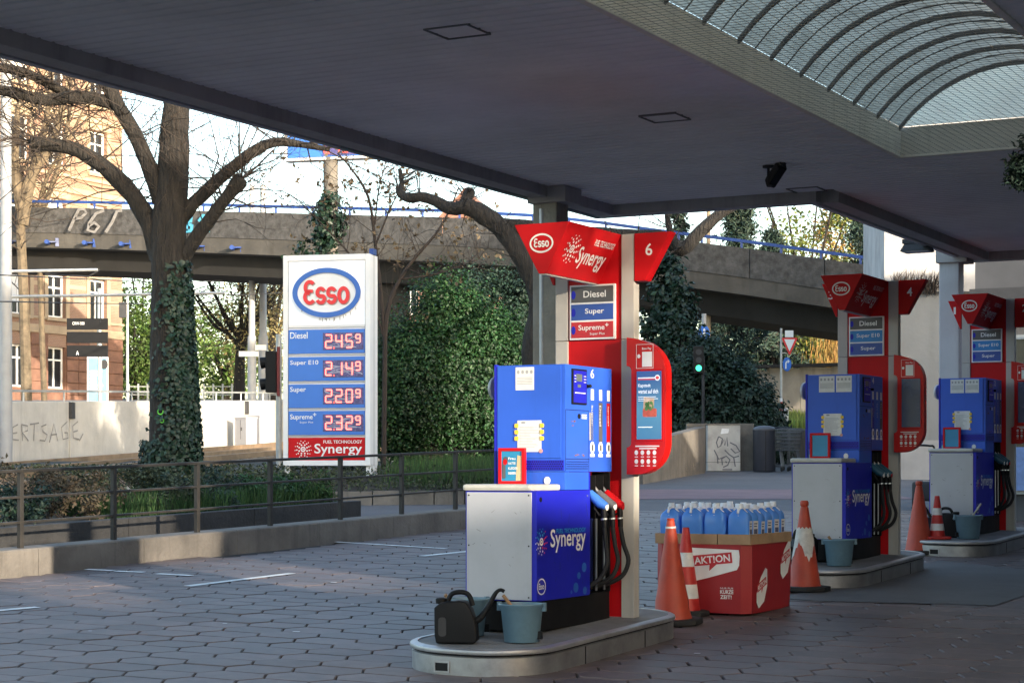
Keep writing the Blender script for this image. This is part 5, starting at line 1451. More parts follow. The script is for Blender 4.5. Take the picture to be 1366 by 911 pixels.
# second pollarded tree behind the front pump
T2 = 30.0; t2b = P(712, 640, T2)
tr2 = thing('leaning_tree', 'dark leaning bare tree curving left behind the foremost pump', 'tree', t2b)
def TP2(px, py, dy=0.0): return P(px, py, T2 + dy) - t2b
mt = smooth_path([TP2(714, 660), TP2(712, 560), TP2(712, 470), TP2(720, 410), TP2(712, 372), TP2(694, 340), TP2(670, 306), TP2(640, 284), TP2(620, 275)], 4)
MB().tube(mt, [.20 - .07 * i / len(mt) for i in range(len(mt))], n=12, wob=.2).build('trunk', m_bark_dark, tr2, smooth=True)
lm = [([(622, 276), (600, 278), (580, 268), (562, 263), (543, 264), (533, 256), (536, 244), (533, 226)], [.115, .10, .085, .08, .075, .06, .04, .03]), ([(618, 278), (622, 266), (627, 256)], [.10, .085, .095]),
      ([(662, 300), (700, 305), (780, 312), (850, 316), (888, 318), (908, 334), (935, 308), (963, 284), (1000, 260), (1040, 235)], [.13, .13, .12, .115, .11, .11, .10, .09, .08, .06]), ([(905, 332), (893, 305), (890, 280), (896, 250)], [.06, .05, .04, .03])]
mb = MB()
for pts, rad in lm:
    ps = smooth_path([TP2(x, y, 0.1 * i) for i, (x, y) in enumerate(pts)], 3)
    MB().tube(ps, [np.interp(i / 3, range(len(rad)), rad) for i in range(len(ps))], n=10, wob=.2).build('limb', m_bark_dark if pts[0][0] < 655 else m_bark, tr2, smooth=True)
    twigs_on(mb, ps, 16, .4, 1.2, .011, sub=2)
twigs_on(mb, mt, 12, .3, 1.0, .011, sub=2, lo=.5)
mb.build('twigs', m_twig_dark, tr2)

# thin sapling right of the price sign
T3 = 35.0; t3b = P(512, 640, T3)
sp_ = thing('bare_sapling', 'thin bare sapling with a few dry leaves right of the price sign', 'tree', t3b)
def TP3(px, py): return P(px, py, T3) - t3b
st = [([(512, 640), (513, 520), (516, 420), (534, 372), (557, 340), (580, 314), (598, 284), (612, 250)], [.05, .045, .042, .036, .03, .024, .018, .01]),
      ([(514, 470), (508, 390), (500, 320), (491, 262), (466, 222), (450, 205)], [.035, .032, .03, .025, .018, .008]), ([(500, 330), (520, 280), (540, 240)], [.02, .014, .008]),
      ([(536, 372), (585, 365), (640, 345)], [.02, .014, .006]), ([(500, 300), (505, 255), (515, 215)], [.018, .012, .006]), ([(512, 450), (480, 360), (440, 310), (400, 270)], [.022, .018, .012, .006])]
mb = MB(); tips = []
for pts, rad in st:
    ps = smooth_path([TP3(x, y) for (x, y) in pts], 3)
    MB().tube(ps, [np.interp(i / 3, range(len(rad)), rad) for i in range(len(ps))], n=7, wob=.1).build('stem', m_twig_dark, sp_, smooth=True)
    tips += twigs_on(mb, ps, 22, .4, 1.5, .008, sub=3, lo=.3)
mb.build('twigs', m_twig_dark, sp_)
pos = [t[-1] for t in tips if t[-1].z > 2.2 and random.random() < .5]
leaf_mesh('dry_leaves', [tuple(p + Vector((random.gauss(0, .03), 0, random.gauss(-.04, .03)))) for p in pos for _ in range(2)], np.tile([0, -1.0, 0], (len(pos) * 2, 1)), .10, M('withered_leaf', (.10, .075, .045), .9, island=.3), sp_, jitter=.8)
# ivy mass on the tall sign pole
ip = P(438, 340, 41.6)
iv = thing('pole_ivy', 'ivy bush climbing the tall sign pole above the price sign', 'ivy', ip)
pts_ = []; 
pp, nn = clump_points((.0, 0, -.9), (.75, .45, 1.6), 5200, 60, .13, shell=.3); p2, n2 = clump_points((0, 0, .75), (.28, .28, .75), 1500, 24, .08, shell=.4)
leaf_mesh('foliage', np.vstack([pp, p2]), np.vstack([nn, n2]), .11, m_ivy, iv, aspect=.8)
MB().tube([(0, 0, G(41.6) - ip.z), (0, 0, .6)], [.06, .02], n=6).build('stem', m_twig_dark, iv)

# ------------------------------------------------------------------ hedges and evergreens
def shrub(name, label, cat, base, blobs, size, mat, group=None, n=9000, cr=.16, stems=True, aspect=.6, mats2=None):
    t = thing(name, label, cat, base, 0, group)
    P_, N_ = [], []
    tot = sum(b[1][0]*b[1][1]*b[1][2] for b in blobs)
    for (c, r) in blobs:
        k = int(n * r[0]*r[1]*r[2] / tot)
        p, q = clump_points(c, r, k, max(14, k // 60), cr, shell=.55); P_.append(p); N_.append(q)
    P_ = np.vstack(P_); N_ = np.vstack(N_); k = P_[:, 2] > -.05
    leaf_mesh('foliage', P_[k], N_[k], size, mat, t, aspect=aspect)
    if stems:
        mb = MB()
        for (c, r) in blobs:
            for _ in range(4):
                e = Vector(c) + Vector((random.uniform(-.6, .6) * r[0], random.uniform(-.5, .5) * r[1], random.uniform(-.2, .6) * r[2]))
                mb.tube([(c[0]*.3 + random.uniform(-.2, .2), c[1]*.3, -.1), (c[0]*.7, c[1]*.7, e.z*.5), e], [.07, .05, .02], n=6)
        mb.build('stems', m_bark_dark, t)
    return t
b = P(588, 612, 36.5); b.z = G(36.5) + .4
shrub('evergreen_shrub', 'large bright green evergreen shrub beside the price sign', 'shrub', b, [((-.55, 0, 1.5), (.95, .8, 1.45)), ((.35, .1, 1.75), (1.0, .8, 1.65)), ((.0, .2, 2.75), (.65, .6, .95)), ((1.05, .2, 1.5), (.75, .7, 1.5)), ((-.95, .2, .9), (.5, .5, .9))], .070, m_hedge, n=85000, cr=.16)
b = P(670, 612, 38.5); b.z = G(38.5) + .4
shrub('evergreen_shrub', 'darker evergreen shrub rising behind the bright one up to the flyover', 'shrub', b, [((-.1, .2, 2.0), (1.15, .8, 1.9)), ((-.7, .3, 3.0), (.75, .6, .95)), ((.55, .3, 3.0), (.7, .6, 1.15))], .075, m_hedge_dark, n=30000, cr=.17)
b = P(905, 600, 52); b.z = G(52)
shrub('ivy_column', 'dark ivy-covered trunk between the front pump and the flyover', 'tree', b, [((-.1, 0, 3.0), (.62, .55, 1.9)), ((-.25, 0, 4.6), (.5, .5, .9)), ((.0, 0, 1.2), (.7, .6, 1.2)), ((-.75, 0, 3.6), (.35, .3, .4))], .17, m_ivy, n=9000, cr=.14)
b = P(955, 590, 49.5); b.z = G(49.5)
shrub('dark_hedge', 'wide dark yew hedge behind the graffiti cabinet', 'hedge', b, [((-.55, 0, 1.45), (1.05, .9, 1.6)), ((.45, .1, 1.35), (.9, .8, 1.4)), ((-.2, .1, 2.45), (.75, .7, .75)), ((.95, .1, .9), (.55, .6, 1.0))], .12, m_hedge_dark, n=26000, cr=.11)
b = P(1012, 590, 51); b.z = G(51)
shrub('dark_hedge', 'rounded dark bush right of the yew hedge below the give-way sign', 'hedge', b, [((.05, 0, 1.0), (.68, .6, 1.15)), ((.25, .1, .6), (.6, .5, .8))], .12, m_hedge_dark, n=8000, cr=.10)
def conifer(label, px, ybase, ytop, y, w, mat=m_conifer, n=9000):
    b = P(px, ybase, y); b.z = G(min(y, 62)); zt = P(px, ytop, y).z - b.z
    t = thing('conifer', label, 'tree', b, 0, 'conifers beyond the flyover')
    MB().tube([(0, 0, -.2), (.05, 0, zt * .5), (0, 0, zt)], [.28, .2, .04], n=8).build('trunk', m_bark_dark, t, smooth=True)
    nb = 90; P_ = []; N_ = []; mb = MB()
    for k in range(nb):
        f = random.random() ** .8; z = zt * (.12 + .86 * f); L_ = w * (1.08 - f) * random.uniform(.6, 1.1); a = random.uniform(0, 6.283)
        e = Vector((L_ * math.cos(a), L_ * math.sin(a), z - L_ * .28)); s = Vector((0, 0, z)); mb.tube([s, s.lerp(e, .5) + Vector((0, 0, .08)), e], [.05, .03, .01], n=4, caps=False)
        m = max(6, n // nb); tt = RNG.random(m) ** .7
        q = np.array(s)[None] * (1 - tt[:, None]) + np.array(e)[None] * tt[:, None]
        q += RNG.normal(0, 1, (m, 3)) * np.array([.13, .13, .05]) * (w / 2); q[:, 2] -= np.abs(RNG.normal(0, .28, m)) * (w / 2.2)
        P_.append(q); N_.append(np.tile([math.cos(a) * .3, math.sin(a) * .3, .3], (m, 1)))
    mb.build('branches', m_bark_dark, t)
    leaf_mesh('foliage', np.vstack(P_), np.vstack(N_), .26, mat, t, aspect=.22, jitter=.7)
    return t
conifer('tall drooping conifer left of centre beyond the flyover', 905, 560, 235, 78, 1.7)
conifer('drooping dark conifer in the middle beyond the flyover', 985, 560, 225, 76, 2.6, n=12000)
conifer('dark conifer behind the yew hedge under the flyover', 1030, 560, 300, 72, 2.0)
conifer('dark conifer at the right beyond the flyover near the white house', 1150, 560, 255, 84, 2.4)
def leafy_tree(name, label, px, ybase, y, zt, cw, ch, mat, n, size, bark=m_bark, grp=None, twn=60, cr=.35, gb=None):
    b = P(px, ybase, y); b.z = gb if gb is not None else G(min(y, 62))
    t = thing(name, label, 'tree', b, 0, grp)
    mb = MB().tube([(0, 0, -.2), (.05, 0, zt * .25), (.1, 0, zt * .45)], [.24, .19, .15], n=10); tips = []
    for k in range(9):
        a = k * .7 + random.uniform(-.2, .2); e = Vector((cw * .75 * math.cos(a), cw * .6 * math.sin(a), zt * random.uniform(.6, .98)))
        ps = smooth_path([Vector((.1, 0, zt * random.uniform(.28, .45))), Vector((e.x * .45, e.y * .45, e.z * .72)), e], 4)
        mb.tube(ps, [.10 - .08 * i / len(ps) for i in range(len(ps))], n=6); tips += twigs_on(mb, ps, twn // 9, .6, 1.9, .02, sub=2)
    mb.build('trunk', bark, t, smooth=True)
    if n:
        pp, nn = clump_points((0, 0, zt - ch), (cw, cw * .8, ch), n, 46, cr, shell=.45)
        leaf_mesh('crown', pp, nn, size, mat, t, jitter=.8)
    return t
leafy_tree('spring_tree', 'fresh green spring tree left of the ivy tree under the flyover', 190, 545, 88, 7.0, 2.0, 3.2, m_spring_dark, 5200, .20, gb=3.6)
leafy_tree('spring_tree', 'low fresh green shrub tree right of the brick house corner', 178, 545, 84, 5.0, 1.6, 2.2, m_spring_dark, 3800, .18, gb=3.4)
leafy_tree('budding_tree', 'budding brown tree with pale trunk right of the ivy trunk', 318, 535, 70, 7.0, 2.6, 2.6, m_bud, 3600, .10, gb=3.2, twn=150)
leafy_tree('spring_tree', 'green trees far behind the budding tree', 300, 545, 95, 6.0, 3.6, 2.7, m_spring_dark, 6000, .22, gb=3.6)
leafy_tree('budding_tree', 'tall budding tree left of the price sign beyond the tram wall', 362, 540, 80, 8.5, 2.0, 3.6, m_bud, 3600, .13, gb=3.4, twn=120)
leafy_tree('yellow_tree', 'yellow green spring tree above the flyover at right', 1075, 540, 92, 14.5, 3.0, 4.6, m_spring, 5200, .22, twn=120)
leafy_tree('yellow_tree', 'golden twiggy tree above the flyover next to the white house', 1140, 540, 98, 15.0, 3.2, 4.6, m_dry, 4200, .18, twn=160)
leafy_tree('spring_tree', 'light green shrub tree behind the far retaining wall', 1085, 500, 74, 5.2, 2.0, 1.9, m_spring, 5200, .17, gb=2.6)
leafy_tree('dark_tree', 'dark tree mass below the flyover behind the signs', 1010, 520, 86, 7.6, 4.2, 3.4, m_hedge_dark, 9000, .24)
leafy_tree('dark_tree', 'dark tree mass below the flyover right of the signs', 1120, 520, 88, 7.4, 4.2, 3.2, m_spring_dark, 7000, .24)
# golden hanging creeper under the flyover
b = P(1108, 425, 66); hc = thing('golden_creeper', 'strands of golden dry creeper hanging below the flyover at right', 'creeper', b)
n = 900; pos = np.stack([RNG.normal(0, .28, n), RNG.normal(0, .2, n), -RNG.random(n) ** .8 * 1.6], 1); strips('strands', pos, pos + np.stack([RNG.normal(0, .03, n), RNG.normal(0, .03, n), -RNG.uniform(.2, .4, n)], 1), .012, m_dry, hc)
MB().tube([(0, 0, .2), (0, 0, -1.0)], [.03, .01], n=5).build('stem', m_twig_dark, hc)
# plane trees against the brick building
def bare_tree(label, px, ybase, y, segs, r0, tw, gb, mat=m_twig):
    b = P(px, ybase, y); b.z = gb; t = thing('street_tree', label, 'tree', b, 0, 'bare street trees by the brick house')
    mb = MB(); tm = MB()
    for pts in segs:
        ps = smooth_path([P(x, yy, y) - b for (x, yy) in pts], 3); mb.tube(ps, [r0 * (1 - .65 * i / len(ps)) for i in range(len(ps))], n=8); twigs_on(tm, ps, tw, .8, 2.6, .022, sub=3, lo=.2)
    mb.build('trunk', M('plane_bark', (.115, .09, .06), .9, var=.55, scale=4, spots=.5), t, smooth=True); tm.build('twigs', mat, t)
bare_tree('pale forked street tree in front of the brick house', 34, 560, 66, [[(36, 560), (32, 400), (28, 280), (48, 215), (62, 160), (70, 90)], [(30, 300), (44, 235), (70, 190), (86, 130)], [(28, 280), (20, 220), (24, 140)]], .20, 40, 3.0)
bare_tree('thin bare street tree at the left edge before the brick house', 92, 560, 68, [[(60, 560), (54, 380), (52, 280), (66, 230), (90, 190), (110, 150)], [(54, 300), (36, 250), (14, 215)], [(52, 290), (74, 235), (90, 170), (96, 100)]], .11, 30, 3.0)

# ------------------------------------------------------------------ flyover
fly = thing('flyover', 'grey concrete flyover ramp with blue handrail crossing behind the station', 'bridge', (0,0,0))
BP = [(-160, 271, 69), (0, 276, 67), (120, 278, 66), (250, 281, 64.5), (440, 286, 62), (590, 290, 60), (720, 297, 58.8), (800, 306, 58.4), (880, 317, 58), (1000, 332, 57.3), (1100, 346, 56.5), (1190, 358, 56), (1320, 376, 55.5)]
top = [P(*b) for b in BP]
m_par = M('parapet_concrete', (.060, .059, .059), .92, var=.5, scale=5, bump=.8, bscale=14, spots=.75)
m_edge = M('deck_edge_concrete', (.070, .066, .060), .92, var=.3, scale=1.2, bump=.4, bscale=12, streak=.5)
m_under = M('shaded_underside', (.022, .021, .020), .95, var=.3, scale=1.0, streak=.4)  # concrete with the shade below the deck put into its colour
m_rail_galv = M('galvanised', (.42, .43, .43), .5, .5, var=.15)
def sweep(mb, secs):
    n = len(secs[0]); vs = []; fs = []
    for s in secs: vs += s
    for i in range(len(secs) - 1):
        for k in range(n): fs.append((i*n+k, i*n+(k+1) % n, (i+1)*n+(k+1) % n, (i+1)*n+k))
    fs.append(tuple(range(n))); fs.append(tuple(reversed(range((len(secs)-1)*n, len(secs)*n))))
    return mb.add(vs, fs)
def sec(p, prof): return [(p.x, p.y + q[0], p.z + q[1]) for q in prof]
for i in range(len(top) - 1):
    d = (top[i+1] - top[i]).normalized() * .012
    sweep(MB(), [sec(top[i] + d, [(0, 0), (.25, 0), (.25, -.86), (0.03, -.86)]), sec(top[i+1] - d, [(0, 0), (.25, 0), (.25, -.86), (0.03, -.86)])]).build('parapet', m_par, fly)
sweep(MB(), [sec(p, [(.06, -.862), (4.2, -.862), (4.2, -1.36), (.10, -1.36)]) for p in top]).build('deck', m_edge, fly)
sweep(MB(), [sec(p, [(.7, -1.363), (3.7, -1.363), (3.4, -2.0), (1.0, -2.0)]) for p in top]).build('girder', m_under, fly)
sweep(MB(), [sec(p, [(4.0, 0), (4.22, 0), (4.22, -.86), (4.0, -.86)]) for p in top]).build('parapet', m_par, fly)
# handrail
def along(px):
    for i in range(len(BP) - 1):
        if BP[i][0] <= px <= BP[i+1][0]:
            f = (px - BP[i][0]) / (BP[i+1][0] - BP[i][0]); return top[i].lerp(top[i+1], f)
rpx = [27.6 + 48.8 * k for k in range(-3, 19)] + [937 + 53 * k for k in range(0, 7)]
rpx = [x for x in rpx if -150 < x < 1300]
for x in rpx:
    p = along(x) + Vector((0, .12, 0))
    MB().box(p.x - .035, p.x + .035, p.y - .02, p.y + .02, p.z - .02, p.z + .20).build('rail_post', m_blue_rail, fly)
for i in range(len(top) - 1):
    MB().bar(top[i] + Vector((0, .12, .22)), top[i+1] + Vector((0, .12, .22)), .07, .09).build('handrail', m_blue_rail, fly)
for x in [17 + 49.5 * k for k in range(7)]:
    p = along(x)
    if 200 < x < 250: continue
    br = MB().box(p.x - .02, p.x + .24, p.y - .16, p.y + .10, p.z - 1.20, p.z - 1.16).box(p.x + .20, p.x + .32, p.y - .02, p.y + .12, p.z - 1.32, p.z - 1.04).build('drain_bracket', m_blue_rail if x > 100 else M('chalky_blue', (.12, .14, .24), .7, var=.4, scale=8), fly)
    MB().tube([(p.x - .04, p.y - .28, p.z - 1.19), (p.x - .04, p.y + .1, p.z - 1.19)], .075, n=12).build('drain_pipe', m_blue_rail, fly)
for (px) in (520, 700):       # support piers hidden in the green
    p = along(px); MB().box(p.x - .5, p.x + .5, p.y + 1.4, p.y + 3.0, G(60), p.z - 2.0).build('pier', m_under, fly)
# sprayed letters on the parapet
gm = M('spray_white', (.135, .132, .132), .8, var=.4, scale=9); c2 = M('spray_cyan', (.03, .20, .32), .7, var=.2, scale=6)
def gpx(pts, o): return [((x - o[0]) / F * 60.0, (o[1] - y) / F * 60.0) for (x, y) in pts]
def spray(mb, strokes, w, x0):
    for st in strokes:
        q = along(st[0][0]); 
        yy = min(along(c[0]).y for c in st) - .012; pts = [P(x, y, yy) for (x, y) in st]; o = pts[0]
        MB().ribbon([((p - o).x, (p - o).z) for p in pts], w, o, X_, Z_).build('spray_letter', mb, fly)
spray(gm, [[(92, 308), (99, 292), (105, 280), (112, 279), (115, 284), (108, 291), (100, 292)], [(139, 281), (128, 285), (119, 298), (117, 307), (126, 310), (132, 302), (126, 297), (119, 301)], [(141, 310), (150, 296), (156, 282), (163, 281)]], .10, 0)
spray(c2, [[(248, 308), (249, 287), (255, 288), (254, 296), (249, 298), (256, 301), (255, 308), (248, 308)], [(278, 290), (271, 288), (266, 294), (272, 299), (267, 306), (280, 307)]], .13, 0)

# ------------------------------------------------------------------ tram corridor
TD = Vector((.19, .982, 0)).normalized(); TN = Vector((TD.y, -TD.x, 0))
def TW(t, off, h): 
    p = TD * t + TN * off; return Vector((p.x, p.y, G(p.y) + h))
mb = MB()
for k in range(12):
    t0, t1 = 22 + k * 7, 29 + k * 7
    mb.add([TW(t0, -18.85, .27), TW(t1, -18.85, .27), TW(t1, -10.9, .27), TW(t0, -10.9, .27)], [(0,1,2,3)])
tag(mb.build('tram_bed', M('tram_ballast', (.30, .25, .19), .95, var=.35, scale=3, bump=.8, bscale=20, spots=.3)), kind='structure')
m_railhead = M('rail_steel', (.36, .25, .16), .45, .5, var=.3, scale=3); m_sleeper = M('sleeper', (.27, .22, .17), .95, var=.3, scale=4)
for (o1, o2, lab) in ((-16.6, -15.165, 'farther tram track beside the pale wall'), (-14.1, -12.665, 'nearer tram track behind the ivy tree')):
    t = thing('tram_track', lab, 'track', (0,0,0), 0, 'tram tracks along the wall')
    for o in (o1, o2):
        mb = MB()
        for k in range(10):
            mb.bar(TW(24 + k*8, o, .40), TW(32 + k*8, o, .40), .07, .15)
        mb.build('rail', m_railhead, t)
    for k in range(110):
        MB_ = MB().bar(TW(30 + k * .62, o1 - .45, .31), TW(30 + k * .62, o2 + .45, .31), .24, .10)
        MB_.build('sleeper', m_sleeper, t)
# pale retaining wall with joints and a galvanised rail
rw = thing('tram_wall', 'long pale concrete retaining wall behind the tram tracks', 'wall', (0,0,0))
for k in range(12):
    t0, t1 = 24 + k * 6.4 + .03, 30.4 + k * 6.4 - .03
    a, b = TW(t0, -19.0, .2), TW(t1, -19.0, .2); c, d = TW(t1, -19.3, .2), TW(t0, -19.3, .2)
    MB().add([a, b, c, d] + [v + Vector((0, 0, 1.42)) for v in (a, b, c, d)], [(3,2,1,0),(4,5,6,7),(0,1,5,4),(1,2,6,5),(2,3,7,6),(3,0,4,7)]).build('wall_panel', m_conc_pale, rw, bevel=.015)
    q = TW(t1 + .03, -19.02, 1.22); MB().box(q.x - .05, q.x + .09, q.y - .05, q.y + .3, q.z, q.z + .38).build('joint_mark', m_dark, rw)
    MB().bar(TW(t0 - .03, -19.15, 1.86), TW(t1 + .03, -19.15, 1.86), .05, .05).build('guard_rail', m_rail_galv, rw)
    for j in range(3):
        q = TW(t0 + j * 2.1, -19.15, 1.62); MB().tube([q, q + Vector((0, 0, .25))], .022, n=6).build('rail_post', m_rail_galv, rw)
# graffiti scrawl on the wall, read along the wall
mb = MB(); t0 = 41.2; wo = TW(43.6, -18.985, .55)
def wpt(px, py):
    r = (px - 683) / F; w = TD * 1.0; p0 = TN * -18.985
    t = (r * p0.y - p0.x) / (TD.x - r * TD.y); q = p0 + TD * t; z = CAMZ + (630 - py) / F * q.y; return (t, z)
for st in ([(24, 566), (17, 570), (17, 586), (25, 587)], [(17, 578), (23, 577)], [(30, 588), (29, 566), (37, 568), (37, 574), (30, 577), (38, 588)], [(40, 566), (52, 564)], [(46, 565), (45, 588)], [(62, 566), (55, 569), (57, 575), (63, 580), (60, 588), (53, 587)], [(66, 590), (72, 565), (77, 588)], [(68, 580), (76, 579)], [(90, 562), (82, 570), (84, 586), (91, 584), (90, 577), (86, 577)], [(104, 562), (97, 568), (98, 584), (106, 586)], [(98, 576), (104, 574)], [(106, 588), (111, 578)]):
    pts = [wpt(*s) for s in st]; mb.ribbon([(a, b) for a, b in pts], .035, TN * -18.985, TD, Z_)
mb.build('graffiti', M('grey_spray', (.26, .25, .24), .8, var=.2), rw)
# street level behind the wall
mb = MB(); 
mb.add([TW(20, -19.3, 1.55), TW(110, -19.3, 1.55), TW(110, -75, 1.8), TW(20, -75, 1.8)], [(0,1,2,3)])
tag(mb.build('street_terrace', M('street_paving', (.22, .21, .20), .9, var=.2, scale=1)), kind='structure')
def cabinet(px, py0, py1, w, y, lab):
    b = P(px, py1, y); h = (py1 - py0) / F * y
    t = thing('control_cabinet', lab, 'cabinet', b, math.radians(-50), 'grey control cabinets along the tram wall')
    MB().box(-w/2, w/2, -.18, .18, -.3, h).build('body', m_alu, t, bevel=.012); MB().box(-w/2 - .02, w/2 + .02, -.2, .2, h, h + .03).build('roof', m_alu, t)
    MB().box(-.006, .006, -.184, -.18, .05, h - .05).build('door_gap', m_dark, t); MB().box(.05, .07, -.2, -.18, h*.45, h*.6).build('handle', m_dark, t)
cabinet(328, 558, 588, .62, 56.5, 'left grey control cabinet against the tram wall'); cabinet(346, 556, 588, .62, 58.0, 'right grey control cabinet against the tram wall')
# catenary pole and arms at the left edge
q = P(8, 628, 40.0)
cp = thing('catenary_pole', 'white tram pole with cantilever arms at the left edge', 'pole', (q.x, q.y, G(40)))
MB().tube([(0, 0, 0), (0, 0, 2.6), (0, 0, 6.7), (0, 0, 9.5)], [.135, .125, .11, .10], n=16).build('pole', M('pole_white', (.34, .345, .355), .5, var=.12, scale=3, streak=.2), cp, smooth=True)
for (y0, y1, x1) in ((362, 360, 130), (396, 391, 300)):
    a = P(12, y0, 40) - Vector((q.x, q.y, G(40))); b = P(x1, y1, 41) - Vector((q.x, q.y, G(40)))
    MB().tube([a, b], .032, n=8).build('arm', m_rail_galv, cp)
a = P(112, 375, 40.6) - Vector((q.x, q.y, G(40))); MB().tube([P(133, 360, 41) - Vector((q.x, q.y, G(40))), P(118, 369, 41) - Vector((q.x, q.y, G(40))), P(60, 366, 41) - Vector((q.x, q.y, G(40)))], .018, n=6).build('steady_arm', m_dark, cp)
MB().tube([P(134, 394, 41) - Vector((q.x, q.y, G(40))), P(134, 430, 41) - Vector((q.x, q.y, G(40)))], .012, n=5).build('hanger', m_dark, cp)
for i, (pa, pb, lab) in enumerate((((-20, 366, 30), (330, 372, 75), 'upper tram wire crossing under the flyover'), ((-20, 402, 30), (345, 398, 75), 'lower tram wire crossing behind the ivy tree'), ((240, 385, 50), (380, 390, 60), 'short tram span wire left of the price sign'))):
    a, b = P(*pa), P(*pb); m = (a + b) / 2 + Vector((0, 0, -.12))
    o = MB().tube(smooth_path([a, m, b], 6), .011, n=5).build('tram_wire', m_dark); tag(o, lab, 'wire', 'tram wires')
for (px, yy, lab, r, t_, dk) in ((336, 66, 'white lamp pole with small plates beyond the tram wall', .13, 365, 0), (351, 68, 'second white pole right beside the first beyond the tram wall', .15, 362, 1)):
    b = P(px, 535, yy); t = thing('steel_pole', lab, 'pole', (b.x, b.y, G(62) + 1.3), 0, 'white poles beyond the tram wall')
    h = P(px, t_, yy).z - (G(62) + 1.3)
    MB().tube([(0, 0, -.5), (0, 0, h*.55), (0, 0, h*.56), (0, 0, h + 3)], [r * 1.15, r * 1.1, r * .85, r * .7], n=14).build('shaft', MATS['pole_white'], t, smooth=True)
    if not dk:
        z = P(px, 472, yy).z - (G(62) + 1.3); MB().box(-.42, .25, -.16, -.13, z - .10, z + .08).build('name_plate', m_white, t); MB().box(.12, .5, -.10, -.07, z + .12, z + .30).build('name_plate', m_white, t)
# traffic signal beside the price sign
q = P(372, 620, 36.5)
sg = thing('traffic_signal', 'black traffic signal seen from the side at the left of the price sign', 'traffic light', (q.x, q.y, G(36.5)))
MB().tube([(0, 0, 0), (0, 0, P(372, 446, 36.5).z - G(36.5))], .055, n=12).build('post', m_rail_galv, sg, smooth=True)
zz = P(372, 520, 36.5).z - G(36.5)
MB().box(-.24, -.03, -.13, .13, zz - .05, zz + .72).build('housing', m_black, sg, bevel=.02)
for k in (0.12, .52): MB().tube([(-.20, 0, zz + k), (-.34, 0, zz + k - .02)], [.10, .11], n=14, caps=False).build('visor', m_black, sg)
MB().box(-.02, .03, -.15, .15, zz - .12, zz + .80).build('back_plate', M('signal_red', (.15, .02, .02), .6), sg)
# direction sign boards and poster beyond the tram wall
q = P(133, 545, 58); ds = thing('direction_sign', 'stack of three black sign boards on a grey post before the brick house', 'sign', (q.x, q.y, G(58) + 1.5))
def rel(px, py): return P(px, py, 58) - Vector((q.x, q.y, G(58) + 1.5))
MB().tube([(0, 0, 0), (0, 0, rel(133, 385).z)], .07, n=12).build('post', m_rail_galv, ds, smooth=True)
for (y0, y1) in ((425, 440), (443, 458), (461, 476)):
    a, b = rel(90, y1), rel(145, y0); bd = MB().box(a.x, b.x, -.10, -.07, a.z, b.z).build('sign_board', m_black, ds, bevel=.01)
    if y0 == 425: MB_ = MB(); fit(MB_, 'CRW-500', (a.x + .17, -.1015, a.z + .14), X_, Z_, .36, .09, .0); MB_.build('board_lettering', m_white, bd)
    if y0 == 461: MB_ = MB(); fit(MB_, 'A', (a.x + .28, -.1015, a.z + .05), X_, Z_, .08, .12, .02); MB_.build('board_lettering', m_white, bd)
q2 = P(130, 540, 62); po = thing('poster_stand', 'pale blue poster on a stand behind the black sign boards', 'poster', (q2.x, q2.y, G(62) + 1.45))
a, b = P(116, 540, 62) - Vector((q2.x, q2.y, G(62) + 1.45)), P(144, 476, 62) - Vector((q2.x, q2.y, G(62) + 1.45))
MB().box(a.x, b.x, 0, .08, 0, b.z).build('panel', m_white_panel, po, bevel=.01); MB().box(a.x + .04, b.x - .04, -.004, -.001, a.z + .12, b.z - .04).build('sheet', M('poster_cyan', (.16, .42, .62), .5, var=.1), po)
mb = MB()
for k in range(6): mb.box(a.x + .1, a.x + .1 + random.uniform(.2, .42), -.006, -.005, b.z - .5 - k*.11, b.z - .44 - k*.11)
mb.build('sheet_lettering', m_white, po); MB().disc((b.x - .12, -.008, b.z - .24), X_, Z_, .12, .16, n=20).build('sheet_picture', m_dark, po)
q = P(170, 540, 64); mt_ = thing('parking_meter', 'small grey post with box right of the brick house corner', 'post', (q.x, q.y, G(62) + 1.5))
MB().tube([(0, 0, 0), (0, 0, 3.6)], .045, n=8).build('post', m_rail_galv, mt_); MB().box(-.26, -.02, -.1, .1, 2.9, 3.4).build('box', m_dark, mt_, bevel=.01)
# wire mesh fence and parked hints beyond the wall
fc = thing('mesh_fence', 'pale mesh fence with posts beyond the tram wall', 'fence', (0,0,0))
for k in range(16):
    q = P(172 + k * 12.5, 540, 72); z0 = G(62) + 1.55
    MB().box(q.x - .03, q.x + .03, q.y - .03, q.y + .03, z0, z0 + 1.05).build('post', m_rail_galv, fc)
for z in (.15, .4, .65, .95):
    a, b = P(172, 540, 72), P(372, 540, 72); MB().bar((a.x, a.y, G(62) + 1.55 + z), (b.x, b.y, G(62) + 1.55 + z), .02, .03).build('rail', m_rail_galv, fc)

